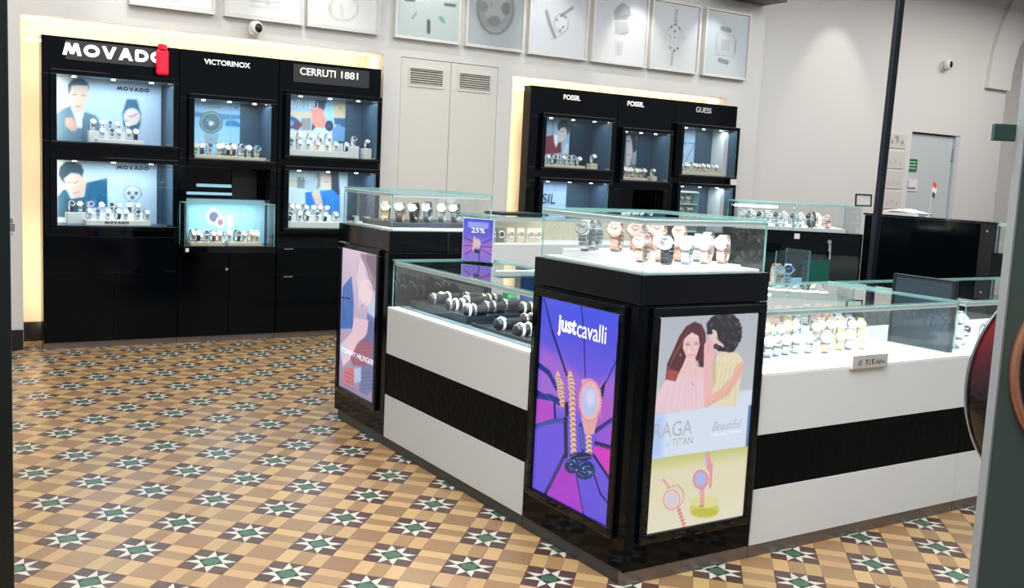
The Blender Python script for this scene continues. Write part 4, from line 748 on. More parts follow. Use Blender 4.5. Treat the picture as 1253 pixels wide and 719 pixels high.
  ('p',(206,218,226),[(0.2683,0.2168),(0.2616,0.1857),(0.2421,0.1616),(0.2145,0.15),(0.1851,0.1534),(0.1606,0.1711),(0.1466,0.1989),(0.1463,0.2304),(0.1596,0.2586),(0.1836,0.2771),(0.2129,0.2815),(0.2408,0.2709),(0.2608,0.2475)],0.0031),
  ('p',(92,92,120),[(0.2475,0.2185),(0.243,0.1981),(0.2301,0.1823),(0.2117,0.1747),(0.1921,0.1769),(0.1757,0.1884),(0.1664,0.2067),(0.1662,0.2274),(0.1751,0.246),(0.1911,0.2581),(0.2107,0.261),(0.2292,0.254),(0.2425,0.2386)],0.0031),
  ('l',(200,210,220),[(0.2054,0.2829),(0.1972,0.2879)],0.0133,0.0031),
  ('p',(222,224,230),[(0.3001,0.1756),(0.2958,0.1542),(0.2835,0.1377),(0.2659,0.1297),(0.2471,0.1321),(0.2314,0.1443),(0.2224,0.1636),(0.2222,0.1854),(0.2307,0.2049),(0.246,0.2176),(0.2647,0.2205),(0.2825,0.2131),(0.2953,0.1969)],0.0031),
  ('p',(150,110,120),[(0.2855,0.1733),(0.2828,0.1597),(0.275,0.1492),(0.2639,0.1441),(0.2521,0.1456),(0.2422,0.1534),(0.2365,0.1657),(0.2363,0.1796),(0.2417,0.192),(0.2514,0.2),(0.2632,0.2019),(0.2744,0.1971),(0.2825,0.1868)],0.0031),
  ('p',(196,186,190),[(0.3119,0.2279),(0.3515,0.2391),(0.3685,0.1557),(0.3428,0.1135),(0.3163,0.1341)],0.0031),
  ('l',(110,170,196),[(0.4244,0.3033),(0.4257,0.2195)],0.0031,0.0031),
  ('p',(120,176,204),[(0.5527,0.2851),(0.6501,0.2872),(0.6521,0.1808),(0.5657,0.1583)],0.0205),
 ]),
 'beach': dict(axis='y', val=8.4, rect=(2.93, 3.56, 1.52, 2.06), res=(72, 60), bg=[(0, (196, 214, 222)), (1, (170, 196, 210))], ops=[
  ('p',(156,184,206),[(0.0934,0.5224),(0.3555,0.5156),(0.3188,0.4115),(0.096,0.4047)],0.0028),
  ('p',(206,184,160),[(0.0961,0.4001),(0.3188,0.4115),(0.3103,0.3602),(0.0971,0.3547)],0.0028),
  ('p',(140,140,140),[(0.2226,0.3496),(0.3103,0.3602),(0.313,0.2542),(0.225,0.2487)],0.0028),
  ('p',(44,70,96),[(0.3555,0.5156),(0.4548,0.5141),(0.4484,0.3837),(0.3231,0.2456),(0.3186,0.4207)],0.0028),
  ('p',(40,84,140),[(0.1963,0.3112),(0.19,0.286),(0.1715,0.2658),(0.1449,0.2551),(0.1165,0.2564),(0.0928,0.2693),(0.0792,0.2908),(0.0786,0.316),(0.0913,0.3393),(0.1143,0.3552),(0.1425,0.3602),(0.1694,0.3531),(0.1889,0.3354)],0.0028),
  ('p',(110,60,80),[(0.1839,0.347),(0.2384,0.3002),(0.196,0.2423),(0.157,0.2536)],0.0028),
  ('p',(120,160,200),[(0.1607,0.3042),(0.1577,0.2921),(0.1487,0.2824),(0.1359,0.2772),(0.1222,0.2778),(0.1107,0.284),(0.104,0.2944),(0.1038,0.3066),(0.1099,0.3178),(0.1211,0.3255),(0.1347,0.3279),(0.1477,0.3245),(0.1571,0.3159)],0.0028),
  ('p',(232,140,130),[(0.3182,0.4345),(0.3669,0.4566),(0.427,0.4379),(0.4686,0.3758),(0.4746,0.3389),(0.4412,0.2808),(0.3617,0.2804),(0.3163,0.3191)],0.0028),
  ('p',(150,196,226),[(0.4451,0.5041),(0.515,0.5094),(0.5201,0.3326),(0.4696,0.3386),(0.428,0.4008)],0.0028),
  ('p',(206,178,146),[(0.5203,0.5005),(0.649,0.5057),(0.6527,0.3838),(0.5238,0.3796)],0.0028),
  ('p',(190,150,130),[(0.6003,0.4645),(0.5984,0.4574),(0.5928,0.4516),(0.5847,0.4485),(0.576,0.4487),(0.5687,0.4523),(0.5645,0.4583),(0.5643,0.4654),(0.5681,0.4721),(0.5752,0.4767),(0.5838,0.4782),(0.592,0.4762),(0.598,0.4713)],0.0028),
  ('p',(50,90,130),[(0.5239,0.3749),(0.6661,0.38),(0.6688,0.2952),(0.5919,0.2998),(0.5304,0.3239)],0.0028),
  ('p',(108,150,196),[(0.5116,0.2759),(0.5708,0.3266),(0.6332,0.2835),(0.6623,0.1719),(0.5761,0.1482),(0.5145,0.173)],0.0028),
  ('p',(26,44,86),[(0.5209,0.3046),(0.5171,0.2826),(0.5055,0.2651),(0.4886,0.2561),(0.4704,0.2577),(0.4551,0.2694),(0.4461,0.2886),(0.4455,0.3109),(0.4534,0.3311),(0.468,0.3448),(0.486,0.3487),(0.5033,0.3419),(0.5159,0.326)],0.0028),
  ('p',(60,80,120),[(0.4987,0.305),(0.4967,0.2927),(0.4906,0.283),(0.4818,0.278),(0.4722,0.2789),(0.4641,0.2855),(0.4594,0.2962),(0.459,0.3087),(0.4632,0.32),(0.4709,0.3276),(0.4803,0.3298),(0.4894,0.3259),(0.4961,0.317)],0.0028),
  ('l',(20,40,70),[(0.5501,0.1674),(0.6266,0.1661)],0.0073,0.0028),
  ('p',(206,226,234),[(0.3818,0.2678),(0.4617,0.2634),(0.5037,0.2005),(0.4345,0.1591),(0.3734,0.2115)],0.0028),
  ('p',(206,220,230),[(0.0998,0.2318),(0.3726,0.2393),(0.3739,0.1929),(0.1008,0.1861)],0.0138),
  ('l',(150,180,200),[(0.6959,0.5139),(0.6994,0.1359)],0.0028,0.0028),
 ]),
 'bluegown': dict(axis='y', val=8.4, rect=(2.93, 3.6, 0.9, 1.43), res=(72, 60), bg=[(0, (200, 212, 216)), (1, (180, 200, 206))], ops=[
  ('p',(180,180,164),[(0.098,0.4619),(0.1976,0.4657),(0.198,0.3741),(0.0998,0.3792)],0.0025),
  ('p',(108,124,126),[(0.1976,0.4657),(0.2721,0.4685),(0.2701,0.3681),(0.1999,0.37)],0.0025),
  ('l',(235,238,240),[(0.1045,0.3628),(0.1608,0.3646)],0.0033,0.0025),
  ('l',(140,140,140),[(0.151,0.221),(0.2737,0.2222)],0.0033,0.0025),
  ('p',(160,180,196),[(0.2753,0.5187),(0.3993,0.5237),(0.4217,0.356),(0.3413,0.3535),(0.2792,0.36)],0.0025),
  ('p',(34,46,66),[(0.5072,0.5281),(0.5801,0.5226),(0.5998,0.3187),(0.5361,0.3084),(0.5157,0.3843)],0.0025),
  ('p',(214,188,172),[(0.4089,0.4989),(0.4442,0.5213),(0.503,0.5153),(0.5136,0.4606),(0.5112,0.3842),(0.4574,0.3655),(0.4385,0.3988),(0.4195,0.4403)],0.0025),
  ('l',(110,80,90),[(0.4227,0.4868),(0.4432,0.4901)],0.0021,0.0025),
  ('l',(110,80,90),[(0.4702,0.4912),(0.4947,0.4896)],0.0021,0.0025),
  ('l',(170,60,80),[(0.4538,0.4348),(0.4826,0.4341)],0.0029,0.0025),
  ('p',(150,120,110),[(0.373,0.5059),(0.4087,0.5073),(0.4163,0.3896),(0.3767,0.363),(0.3881,0.4392)],0.0025),
  ('p',(24,112,196),[(0.2754,0.3347),(0.3416,0.3451),(0.3881,0.2705),(0.3948,0.1859),(0.2835,0.1837)],0.0025),
  ('p',(30,122,204),[(0.4084,0.3513),(0.5298,0.3678),(0.6,0.3101),(0.6056,0.1215),(0.5182,0.1372),(0.4443,0.187)],0.0025),
  ('p',(214,188,172),[(0.3331,0.328),(0.3857,0.3633),(0.4184,0.3136),(0.458,0.1787),(0.4085,0.1777),(0.3569,0.2697)],0.0025),
  ('l',(110,180,230),[(0.532,0.2912),(0.5405,0.1547)],0.0021,0.0025),
  ('l',(10,80,160),[(0.4498,0.3145),(0.4621,0.1958)],0.0021,0.0025),
 ]),
 'readingman': dict(axis='y', val=8.4, rect=(5.46, 6.0, 1.53, 2.06), res=(60, 56), bg=[(0, (150, 175, 195)), (1, (140, 168, 190))], ops=[
  ('l',(70,95,115),[(0.241,0.508),(0.247,0.3754)],0.0038,0.0029),
  ('l',(70,95,115),[(0.3282,0.5139),(0.3322,0.3614)],0.0038,0.0029),
  ('l',(80,100,120),[(0.2143,0.3781),(0.2608,0.3781)],0.0038,0.0029),
  ('p',(118,36,52),[(0.2175,0.326),(0.3443,0.3574),(0.3979,0.2597),(0.4478,0.2238),(0.4444,0.185),(0.2283,0.1549)],0.0029),
  ('p',(100,32,48),[(0.4025,0.2792),(0.4434,0.2911),(0.448,0.1852),(0.3787,0.1913)],0.0029),
  ('p',(222,224,230),[(0.3436,0.3669),(0.3916,0.3554),(0.4019,0.2887),(0.3821,0.23),(0.3548,0.2861)],0.0029),
  ('p',(206,186,180),[(0.3866,0.4318),(0.4681,0.4562),(0.5071,0.4105),(0.4937,0.3422),(0.4671,0.2924),(0.4096,0.2988),(0.3857,0.3551)],0.0029),
  ('p',(26,32,42),[(0.3872,0.4223),(0.39,0.4703),(0.4288,0.5112),(0.5003,0.5112),(0.545,0.4708),(0.5376,0.4028),(0.5103,0.3625),(0.5004,0.4198),(0.4691,0.4418),(0.4282,0.4296),(0.4033,0.3945)],0.0029),
  ('l',(90,70,70),[(0.4303,0.3981),(0.4662,0.3964)],0.0024,0.0029),
  ('p',(190,200,215),[(0.5035,0.2848),(0.6009,0.2707),(0.6122,0.1934),(0.4629,0.1762)],0.0095),
 ]),
 'woman': dict(axis='y', val=8.4, rect=(6.46, 6.8, 1.44, 1.98), res=(40, 56), bg=[(0, (110, 125, 130)), (1, (70, 85, 92))], ops=[
  ('p',(206,190,190),[(0.1914,0.4561),(0.2355,0.4687),(0.266,0.4102),(0.2858,0.2903),(0.2607,0.1478),(0.2034,0.1353)],0.003),
  ('p',(40,48,58),[(0.2339,0.4887),(0.3008,0.4624),(0.3429,0.3437),(0.3224,0.1909),(0.2899,0.1895),(0.2949,0.2908),(0.266,0.4102)],0.003),
  ('p',(150,160,168),[(0.2771,0.2697),(0.3567,0.3343),(0.3697,0.1727),(0.2858,0.1589)],0.008),
  ('l',(80,50,60),[(0.2018,0.4046),(0.2339,0.4064)],0.004,0.003),
  ('l',(150,90,100),[(0.2065,0.2613),(0.2516,0.2635)],0.004,0.003),
  ('p',(150,180,180),[(0.3284,0.5244),(0.4787,0.5336),(0.493,0.1984),(0.368,0.1929)],0.0201),
 ]),
 'triangle': dict(axis='y', val=8.4, rect=(7.22, 7.7, 1.53, 2.07), res=(50, 56), bg=[(0, (170, 192, 214)), (1, (160, 184, 208))], ops=[
  ('l',(60,80,100),[(0.3367,0.3691),(0.4795,0.3799),(0.3637,0.1787)],0.0029,0.0043),
  ('p',(110,130,140),[(0.3246,0.418),(0.321,0.3954),(0.307,0.3774),(0.2858,0.3681),(0.2622,0.3695),(0.2418,0.3814),(0.2292,0.401),(0.2271,0.4238),(0.2361,0.4446),(0.2542,0.4587),(0.2771,0.4628),(0.2998,0.4561),(0.3169,0.4399)],0.0043),
  ('p',(120,140,150),[(0.3363,0.2272),(0.3324,0.2032),(0.3172,0.1842),(0.2943,0.1745),(0.2689,0.1762),(0.2469,0.1891),(0.2333,0.21),(0.2311,0.2343),(0.2408,0.2563),(0.2603,0.2712),(0.2852,0.2754),(0.3096,0.2679),(0.3281,0.2506)],0.0043),
  ('l',(100,120,130),[(0.2706,0.3655),(0.2726,0.2807)],0.0043,0.0043),
  ('l',(60,80,100),[(0.3316,0.383),(0.3386,0.348)],0.0057,0.0043),
 ]),
 'wordmark': dict(axis='y', val=8.4, rect=(5.46, 6.0, 0.95, 1.43), res=(20, 20), bg=[(0, (170, 195, 235)), (1, (182, 204, 240))], ops=[
 ]),
 'a4': dict(axis='y', val=8.21, rect=(3.93, 4.54, 2.65, 3.3), res=(60, 64), bg=[(0, (184, 198, 196)), (1, (176, 188, 188))], ops=[
  ('l',(78,92,90),[(0.073,0.2982),(0.1563,0.3042)],0.0095,0.0029),
  ('l',(78,92,90),[(0.4672,0.3101),(0.565,0.3108)],0.0124,0.0029),
  ('l',(78,92,90),[(0.3061,0.1453),(0.3102,0.0491)],0.0162,0.0029),
  ('l',(140,152,150),[(0.1803,0.1975),(0.144,0.1501)],0.0086,0.0029),
  ('p',(110,160,150),[(0.4024,0.1955),(0.4358,0.2043),(0.4652,0.1787),(0.4785,0.1364),(0.4265,0.1595)],0.0057),
 ]),
 'a5': dict(axis='y', val=8.21, rect=(4.64, 5.22, 2.65, 3.3), res=(60, 64), bg=[(0, (176, 186, 188)), (1, (170, 180, 184))], ops=[
  ('p',(150,158,160),[(0.5022,0.3638),(0.4836,0.2461),(0.4189,0.1496),(0.3237,0.0969),(0.2205,0.0997),(0.1331,0.1564),(0.0809,0.2534),(0.0751,0.3687),(0.1167,0.4767),(0.1966,0.5533),(0.2974,0.5812),(0.3963,0.5532),(0.4705,0.4748)],0.019),
  ('l',(128,134,138),[(0.4778,0.3608),(0.4678,0.2724),(0.4297,0.194),(0.3694,0.1377),(0.2966,0.1123),(0.2225,0.1212),(0.1584,0.1627),(0.1139,0.2301),(0.0953,0.3133),(0.1052,0.3997),(0.1422,0.4768),(0.2008,0.5329),(0.2725,0.5597),(0.3466,0.5527),(0.4118,0.5126),(0.458,0.4452),(0.4778,0.3608)],0.0105,0.0133),
  ('p',(168,176,178),[(0.4098,0.3725),(0.3984,0.3008),(0.3592,0.2419),(0.3013,0.2095),(0.2384,0.2108),(0.1848,0.2452),(0.1527,0.3046),(0.149,0.3754),(0.1745,0.4418),(0.2236,0.4887),(0.2853,0.5056),(0.3456,0.4882),(0.3906,0.4402)],0.0152),
  ('p',(130,136,138),[(0.3445,0.2336),(0.3374,0.2094),(0.3155,0.1888),(0.2838,0.1766),(0.2495,0.1755),(0.2207,0.1858),(0.2037,0.205),(0.2025,0.2288),(0.2172,0.2517),(0.2446,0.2686),(0.2784,0.2756),(0.311,0.271),(0.3349,0.2559)],0.019),
  ('p',(120,126,130),[(0.4473,0.357),(0.4433,0.3283),(0.4291,0.3049),(0.4079,0.292),(0.3847,0.2927),(0.3648,0.3067),(0.3527,0.3308),(0.3511,0.3595),(0.3604,0.3862),(0.3785,0.4049),(0.4013,0.4112),(0.4235,0.4038),(0.4402,0.3843)],0.019),
  ('p',(140,146,150),[(0.2061,0.347),(0.2019,0.3233),(0.1878,0.3037),(0.1671,0.2927),(0.1445,0.2928),(0.1253,0.304),(0.1138,0.3235),(0.1126,0.3471),(0.1219,0.3693),(0.1398,0.385),(0.162,0.3907),(0.1835,0.3851),(0.1995,0.3693)],0.019),
  ('l',(120,126,130),[(0.2277,0.3895),(0.2476,0.3522)],0.0038,0.0029),
  ('l',(120,126,130),[(0.1424,0.1998),(0.1681,0.1629)],0.0038,0.0029),
  ('l',(190,196,200),[(0.2041,0.1571),(0.2778,0.1253),(0.3494,0.1434)],0.0038,0.0029),
 ]),
 'a6': dict(axis='y', val=8.21, rect=(5.325, 5.965, 2.65, 3.3), res=(60, 64), bg=[(0, (214, 220, 224)), (0.5, (206, 212, 218)), (1, (184, 188, 194))], ops=[
  ('l',(136,146,150),[(0.1673,0.3815),(0.2202,0.2582),(0.2783,0.1605)],0.0174,0.0144),
  ('p',(214,216,220),[(0.4341,0.304),(0.427,0.2602),(0.4018,0.2242),(0.3642,0.2043),(0.3231,0.205),(0.2878,0.226),(0.2664,0.2625),(0.2636,0.306),(0.28,0.3468),(0.312,0.3756),(0.3523,0.3858),(0.3917,0.3749),(0.4213,0.3454)],0.0051),
  ('l',(150,158,162),[(0.4314,0.3037),(0.4273,0.2686),(0.4111,0.2374),(0.3853,0.2149),(0.3538,0.2045),(0.3215,0.2078),(0.2934,0.2241),(0.2736,0.2509),(0.2651,0.2843),(0.2692,0.319),(0.2852,0.35),(0.3108,0.3725),(0.342,0.3831),(0.3743,0.3802),(0.4027,0.3641),(0.4227,0.3372),(0.4314,0.3037)],0.0041,0.0062),
  ('l',(140,150,154),[(0.3431,0.3665),(0.4688,0.4552)],0.0154,0.0031),
  ('p',(70,76,82),[(0.3626,0.3689),(0.3619,0.3635),(0.3593,0.359),(0.3553,0.3566),(0.351,0.3567),(0.3472,0.3594),(0.3449,0.364),(0.3445,0.3694),(0.3462,0.3745),(0.3496,0.378),(0.3539,0.3792),(0.3581,0.3778),(0.3612,0.3741)],0.0031),
  ('p',(70,76,82),[(0.3949,0.3571),(0.3942,0.3516),(0.3916,0.3472),(0.3876,0.3448),(0.3832,0.3449),(0.3794,0.3476),(0.3771,0.3522),(0.3767,0.3577),(0.3784,0.3627),(0.3818,0.3663),(0.3861,0.3675),(0.3903,0.366),(0.3935,0.3623)],0.0031),
  ('p',(70,76,82),[(0.303,0.3221),(0.3023,0.3167),(0.2997,0.3122),(0.2957,0.3098),(0.2914,0.31),(0.2876,0.3127),(0.2853,0.3172),(0.285,0.3227),(0.2867,0.3277),(0.29,0.3312),(0.2943,0.3324),(0.2984,0.331),(0.3016,0.3272)],0.0031),
  ('p',(70,76,82),[(0.3456,0.2288),(0.3449,0.2233),(0.3423,0.2189),(0.3384,0.2165),(0.334,0.2167),(0.3302,0.2194),(0.3279,0.224),(0.3275,0.2295),(0.3292,0.2345),(0.3326,0.2381),(0.3369,0.2392),(0.3411,0.2377),(0.3442,0.234)],0.0031),
  ('p',(70,76,82),[(0.3789,0.2609),(0.3782,0.2554),(0.3756,0.251),(0.3717,0.2486),(0.3673,0.2488),(0.3635,0.2515),(0.3611,0.2561),(0.3608,0.2615),(0.3625,0.2666),(0.3659,0.2702),(0.3702,0.2713),(0.3744,0.2698),(0.3775,0.2661)],0.0031),
  ('l',(170,176,182),[(0.2281,0.1341),(0.2922,0.1464),(0.3678,0.1914)],0.0041,0.0031),
 ]),
 'a7': dict(axis='y', val=8.21, rect=(6.075, 6.72, 2.65, 3.3), res=(60, 64), bg=[(0, (222, 226, 226)), (0.5, (208, 212, 216)), (1, (184, 188, 194))], ops=[
  ('p',(136,146,150),[(0.2718,0.5458),(0.3326,0.5805),(0.4199,0.5536),(0.4472,0.4806),(0.3948,0.4198),(0.2407,0.4015),(0.2273,0.4863)],0.0123),
  ('p',(176,178,184),[(0.2485,0.3916),(0.4098,0.4107),(0.4334,0.2931),(0.3644,0.2636),(0.2514,0.2619)],0.0123),
  ('l',(110,116,122),[(0.322,0.4437),(0.3914,0.463)],0.0062,0.0031),
  ('l',(150,154,160),[(0.3213,0.2697),(0.4184,0.3024)],0.0051,0.0031),
  ('p',(200,202,208),[(0.2563,0.1973),(0.3686,0.2094),(0.3514,0.0652),(0.281,0.0581)],0.0185),
  ('l',(176,180,186),[(0.3069,0.1809),(0.3091,0.0609)],0.0031,0.0031),
 ]),
 'a8': dict(axis='y', val=8.21, rect=(6.815, 7.435, 2.65, 3.3), res=(60, 64), bg=[(0, (214, 220, 220)), (1, (196, 200, 206))], ops=[
  ('l',(140,148,152),[(0.3023,0.5895),(0.3006,0.4855)],0.0193,0.0068),
  ('l',(190,196,200),[(0.3053,0.5726),(0.3027,0.4973)],0.008,0.0034),
  ('l',(150,156,162),[(0.3849,0.3852),(0.3804,0.358),(0.3629,0.3334),(0.3349,0.3152),(0.301,0.3062),(0.2662,0.3077),(0.2359,0.3194),(0.2146,0.3396),(0.2055,0.365),(0.21,0.392),(0.2274,0.4164),(0.255,0.4345),(0.2887,0.4437),(0.3235,0.4425),(0.3541,0.4309),(0.3757,0.4108),(0.3849,0.3852)],0.0045,0.0068),
  ('p',(196,202,208),[(0.4591,0.3352),(0.4537,0.315),(0.4351,0.298),(0.4077,0.2879),(0.3777,0.2871),(0.3522,0.2957),(0.3368,0.3118),(0.335,0.3316),(0.3472,0.3506),(0.3708,0.3646),(0.4002,0.3703),(0.4289,0.3664),(0.4501,0.3537)],0.0227),
  ('p',(200,206,210),[(0.2229,0.3439),(0.2182,0.3166),(0.2005,0.2939),(0.1739,0.2813),(0.1446,0.2814),(0.1193,0.2943),(0.1037,0.3169),(0.1014,0.3441),(0.1128,0.3697),(0.1354,0.3878),(0.1641,0.3944),(0.1923,0.3879),(0.2135,0.3696)],0.0227),
  ('p',(80,88,92),[(0.2613,0.4198),(0.2601,0.4148),(0.256,0.4106),(0.25,0.4082),(0.2433,0.408),(0.2376,0.4102),(0.2342,0.4142),(0.2337,0.4191),(0.2364,0.4238),(0.2416,0.4272),(0.2482,0.4286),(0.2545,0.4275),(0.2592,0.4244)],0.0034),
  ('p',(80,88,92),[(0.313,0.4523),(0.3118,0.4474),(0.3077,0.4431),(0.3016,0.4407),(0.295,0.4405),(0.2892,0.4427),(0.2858,0.4467),(0.2853,0.4516),(0.288,0.4563),(0.2933,0.4597),(0.2998,0.4611),(0.3062,0.4601),(0.3109,0.4569)],0.0034),
  ('p',(80,88,92),[(0.3709,0.4185),(0.3697,0.4135),(0.3656,0.4093),(0.3595,0.4068),(0.3528,0.4066),(0.347,0.4088),(0.3435,0.4128),(0.3431,0.4178),(0.3458,0.4225),(0.3511,0.4259),(0.3577,0.4273),(0.3641,0.4263),(0.3689,0.4231)],0.0034),
  ('p',(80,88,92),[(0.3114,0.3827),(0.3102,0.3777),(0.3061,0.3735),(0.3,0.3711),(0.2933,0.3709),(0.2876,0.3731),(0.2841,0.3771),(0.2837,0.3821),(0.2864,0.3868),(0.2916,0.3902),(0.2982,0.3916),(0.3046,0.3905),(0.3093,0.3873)],0.0034),
  ('p',(80,88,92),[(0.3092,0.3187),(0.3081,0.3138),(0.304,0.3096),(0.2979,0.3071),(0.2912,0.307),(0.2855,0.3092),(0.282,0.3133),(0.2816,0.3182),(0.2843,0.3229),(0.2895,0.3263),(0.2961,0.3276),(0.3025,0.3266),(0.3072,0.3234)],0.0034),
  ('p',(80,88,92),[(0.2642,0.2095),(0.2631,0.2046),(0.259,0.2004),(0.2529,0.198),(0.2463,0.1979),(0.2406,0.2002),(0.2371,0.2042),(0.2367,0.2092),(0.2394,0.2139),(0.2446,0.2172),(0.2511,0.2185),(0.2575,0.2174),(0.2622,0.2142)],0.0034),
  ('p',(80,88,92),[(0.321,0.1864),(0.3198,0.1814),(0.3157,0.1772),(0.3096,0.1748),(0.303,0.1747),(0.2972,0.177),(0.2937,0.1811),(0.2933,0.186),(0.296,0.1908),(0.3012,0.1941),(0.3078,0.1954),(0.3142,0.1943),(0.319,0.1911)],0.0034),
  ('p',(80,88,92),[(0.3657,0.2143),(0.3645,0.2093),(0.3604,0.2051),(0.3542,0.2027),(0.3475,0.2026),(0.3418,0.2049),(0.3382,0.209),(0.3378,0.2139),(0.3405,0.2186),(0.3458,0.222),(0.3524,0.2233),(0.3588,0.2222),(0.3636,0.219)],0.0034),
  ('p',(214,218,222),[(0.3403,0.3221),(0.3369,0.3077),(0.325,0.2956),(0.3074,0.2886),(0.2881,0.2883),(0.2716,0.2947),(0.2616,0.3063),(0.2603,0.3206),(0.2681,0.3342),(0.2832,0.344),(0.3022,0.3479),(0.3206,0.3448),(0.3344,0.3355)],0.0034),
  ('p',(90,96,100),[(0.3108,0.3189),(0.3099,0.315),(0.3067,0.3118),(0.302,0.3099),(0.2968,0.3098),(0.2923,0.3115),(0.2896,0.3146),(0.2892,0.3185),(0.2914,0.3222),(0.2954,0.3248),(0.3005,0.3258),(0.3055,0.325),(0.3092,0.3225)],0.0034),
  ('l',(170,178,180),[(0.2853,0.1653),(0.281,0.0368)],0.0125,0.0091),
 ]),
 'a9': dict(axis='y', val=8.21, rect=(7.555, 8.16, 2.65, 3.3), res=(60, 64), bg=[(0, (196, 206, 210)), (1, (178, 188, 194))], ops=[
  ('l',(136,140,144),[(0.2176,0.4855),(0.3358,0.4774)],0.025,0.0091),
  ('l',(136,140,144),[(0.2123,0.1517),(0.3279,0.1389)],0.025,0.0091),
  ('p',(184,194,200),[(0.1482,0.4299),(0.4176,0.4239),(0.4229,0.2064),(0.1551,0.1917)],0.0045),
  ('l',(120,128,132),[(0.1494,0.4182),(0.1504,0.2391)],0.0028,0.0034),
  ('l',(120,128,132),[(0.4348,0.3895),(0.4321,0.2498)],0.0045,0.0034),
  ('l',(150,158,162),[(0.1559,0.4368),(0.4173,0.4263),(0.4235,0.2004),(0.1539,0.2035)],0.0028,0.0034),
  ('p',(168,176,180),[(0.2205,0.3722),(0.3464,0.3739),(0.3462,0.2592),(0.2235,0.2586)],0.0091),
 ]),
 'a1': dict(axis='y', val=8.21, rect=(1.71, 2.31, 2.65, 3.3), res=(40, 44), bg=[(0, (230, 232, 228)), (1, (214, 218, 216))], ops=[
  ('l',(184,190,192),[(0.4088,0.1508),(0.3995,0.1072),(0.3721,0.0677),(0.3312,0.0385),(0.2829,0.0239),(0.2349,0.0262),(0.1944,0.0447),(0.1673,0.0766),(0.1577,0.1169),(0.1669,0.1598),(0.1935,0.1988),(0.2337,0.2281),(0.2814,0.2432),(0.3296,0.2417),(0.3708,0.2237),(0.3987,0.1918),(0.4088,0.1508)],0.0064,0.0048),
 ]),
 'a2': dict(axis='y', val=8.21, rect=(2.43, 3.05, 2.65, 3.3), res=(40, 44), bg=[(0, (230, 232, 228)), (1, (214, 218, 216))], ops=[
  ('l',(170,176,180),[(0.1936,0.1126),(0.4278,0.1309)],0.0064,0.0048),
  ('l',(178,184,188),[(0.1943,0.075),(0.4323,0.0849)],0.004,0.0048),
  ('l',(176,182,186),[(0.3046,0.168),(0.3406,0.1066)],0.008,0.0048),
 ]),
 'a3': dict(axis='y', val=8.21, rect=(3.12, 3.74, 2.65, 3.3), res=(40, 44), bg=[(0, (230, 232, 228)), (1, (214, 218, 216))], ops=[
  ('l',(180,188,190),[(0.4372,0.1714),(0.4283,0.1303),(0.4003,0.0931),(0.3576,0.0654),(0.307,0.0515),(0.2563,0.0533),(0.2131,0.0706),(0.1838,0.1005),(0.1728,0.1385),(0.1817,0.1789),(0.209,0.2157),(0.2508,0.2434),(0.3009,0.2578),(0.3518,0.2565),(0.3957,0.2397),(0.4257,0.2098),(0.4372,0.1714)],0.0048,0.0048),
  ('l',(184,190,192),[(0.1812,0.1737),(0.1924,0.1066)],0.0064,0.0048),
  ('l',(184,190,192),[(0.2841,0.1868),(0.2909,0.0841)],0.0048,0.0048),
 ]),
 'offer': dict(axis='x', val=0, rect=(0.0, 0.2, 0, 0.36), res=(44, 76), bg=[(0, (120, 110, 205)), (0.35, (170, 110, 200)), (0.6, (110, 100, 215)), (1, (70, 88, 215))], ops=[
  ('l',(40,40,110),[(0,0.2),(0.09,0.15)],0.003,0.004),
  ('l',(40,40,110),[(0,0.12),(0.09,0.13)],0.003,0.004),
  ('l',(40,40,110),[(0.02,0.05),(0.09,0.11)],0.003,0.004),
  ('l',(40,40,110),[(0.2,0.2),(0.12,0.15)],0.003,0.004),
  ('l',(40,40,110),[(0.2,0.13),(0.12,0.13)],0.003,0.004),
  ('l',(40,40,110),[(0.2,0.06),(0.12,0.11)],0.003,0.004),
  ('l',(40,40,110),[(0.12,0),(0.11,0.09)],0.003,0.004),
  ('p',(214,180,175),[(0.122,0.15),(0.11948003256437062,0.17091254274196957),(0.11249742442808544,0.18703427396521452),(0.10265180696561711,0.19467189933441242),(0.09219869248506422,0.19207573092084365),(0.08353276354023578,0.1798405196208358),(0.07863928001662687,0.1607692048929401),(0.07863928001662686,0.1392307951070599),(0.08353276354023578,0.12015948037916423),(0.09219869248506421,0.10792426907915634),(0.1026518069656171,0.10532810066558757),(0.11249742442808543,0.11296572603478544),(0.11948003256437062,0.1290874572580304)],0.006),
  ('l',(225,190,175),[(0.075,0.09),(0.078,0.2)],0.007,0.004),
  ('p',(190,200,235),[(0.124,0.155),(0.12262547230783852,0.16429446344087537),(0.11881677696077388,0.17145967731787312),(0.11344644016306388,0.17485417748196108),(0.10774474135548957,0.1737003248537083),(0.10301787102194679,0.16826245316481592),(0.10034869819088738,0.15978631328575116),(0.10034869819088738,0.15021368671424884),(0.10301787102194679,0.1417375468351841),(0.10774474135548957,0.1362996751462917),(0.11344644016306386,0.13514582251803892),(0.11881677696077386,0.13854032268212688),(0.12262547230783852,0.1457055365591246)],0.004),
  ('p',(40,60,110),[(0.124,0.085),(0.12125094461567704,0.09336501709678784),(0.11363355392154775,0.09981370958608582),(0.10289288032612777,0.10286875973376497),(0.09148948271097915,0.10183029236833747),(0.08203574204389358,0.09693620784833433),(0.07669739638177475,0.08930768195717605),(0.07669739638177475,0.08069231804282398),(0.08203574204389358,0.0730637921516657),(0.09148948271097915,0.06816970763166254),(0.10289288032612774,0.06713124026623503),(0.11363355392154774,0.07018629041391419),(0.12125094461567704,0.07663498290321216)],0.006),
  ('p',(150,160,230),[(0.03,0.285),(0.17,0.285),(0.17,0.335),(0.03,0.335)],0.004),
 ]),
}
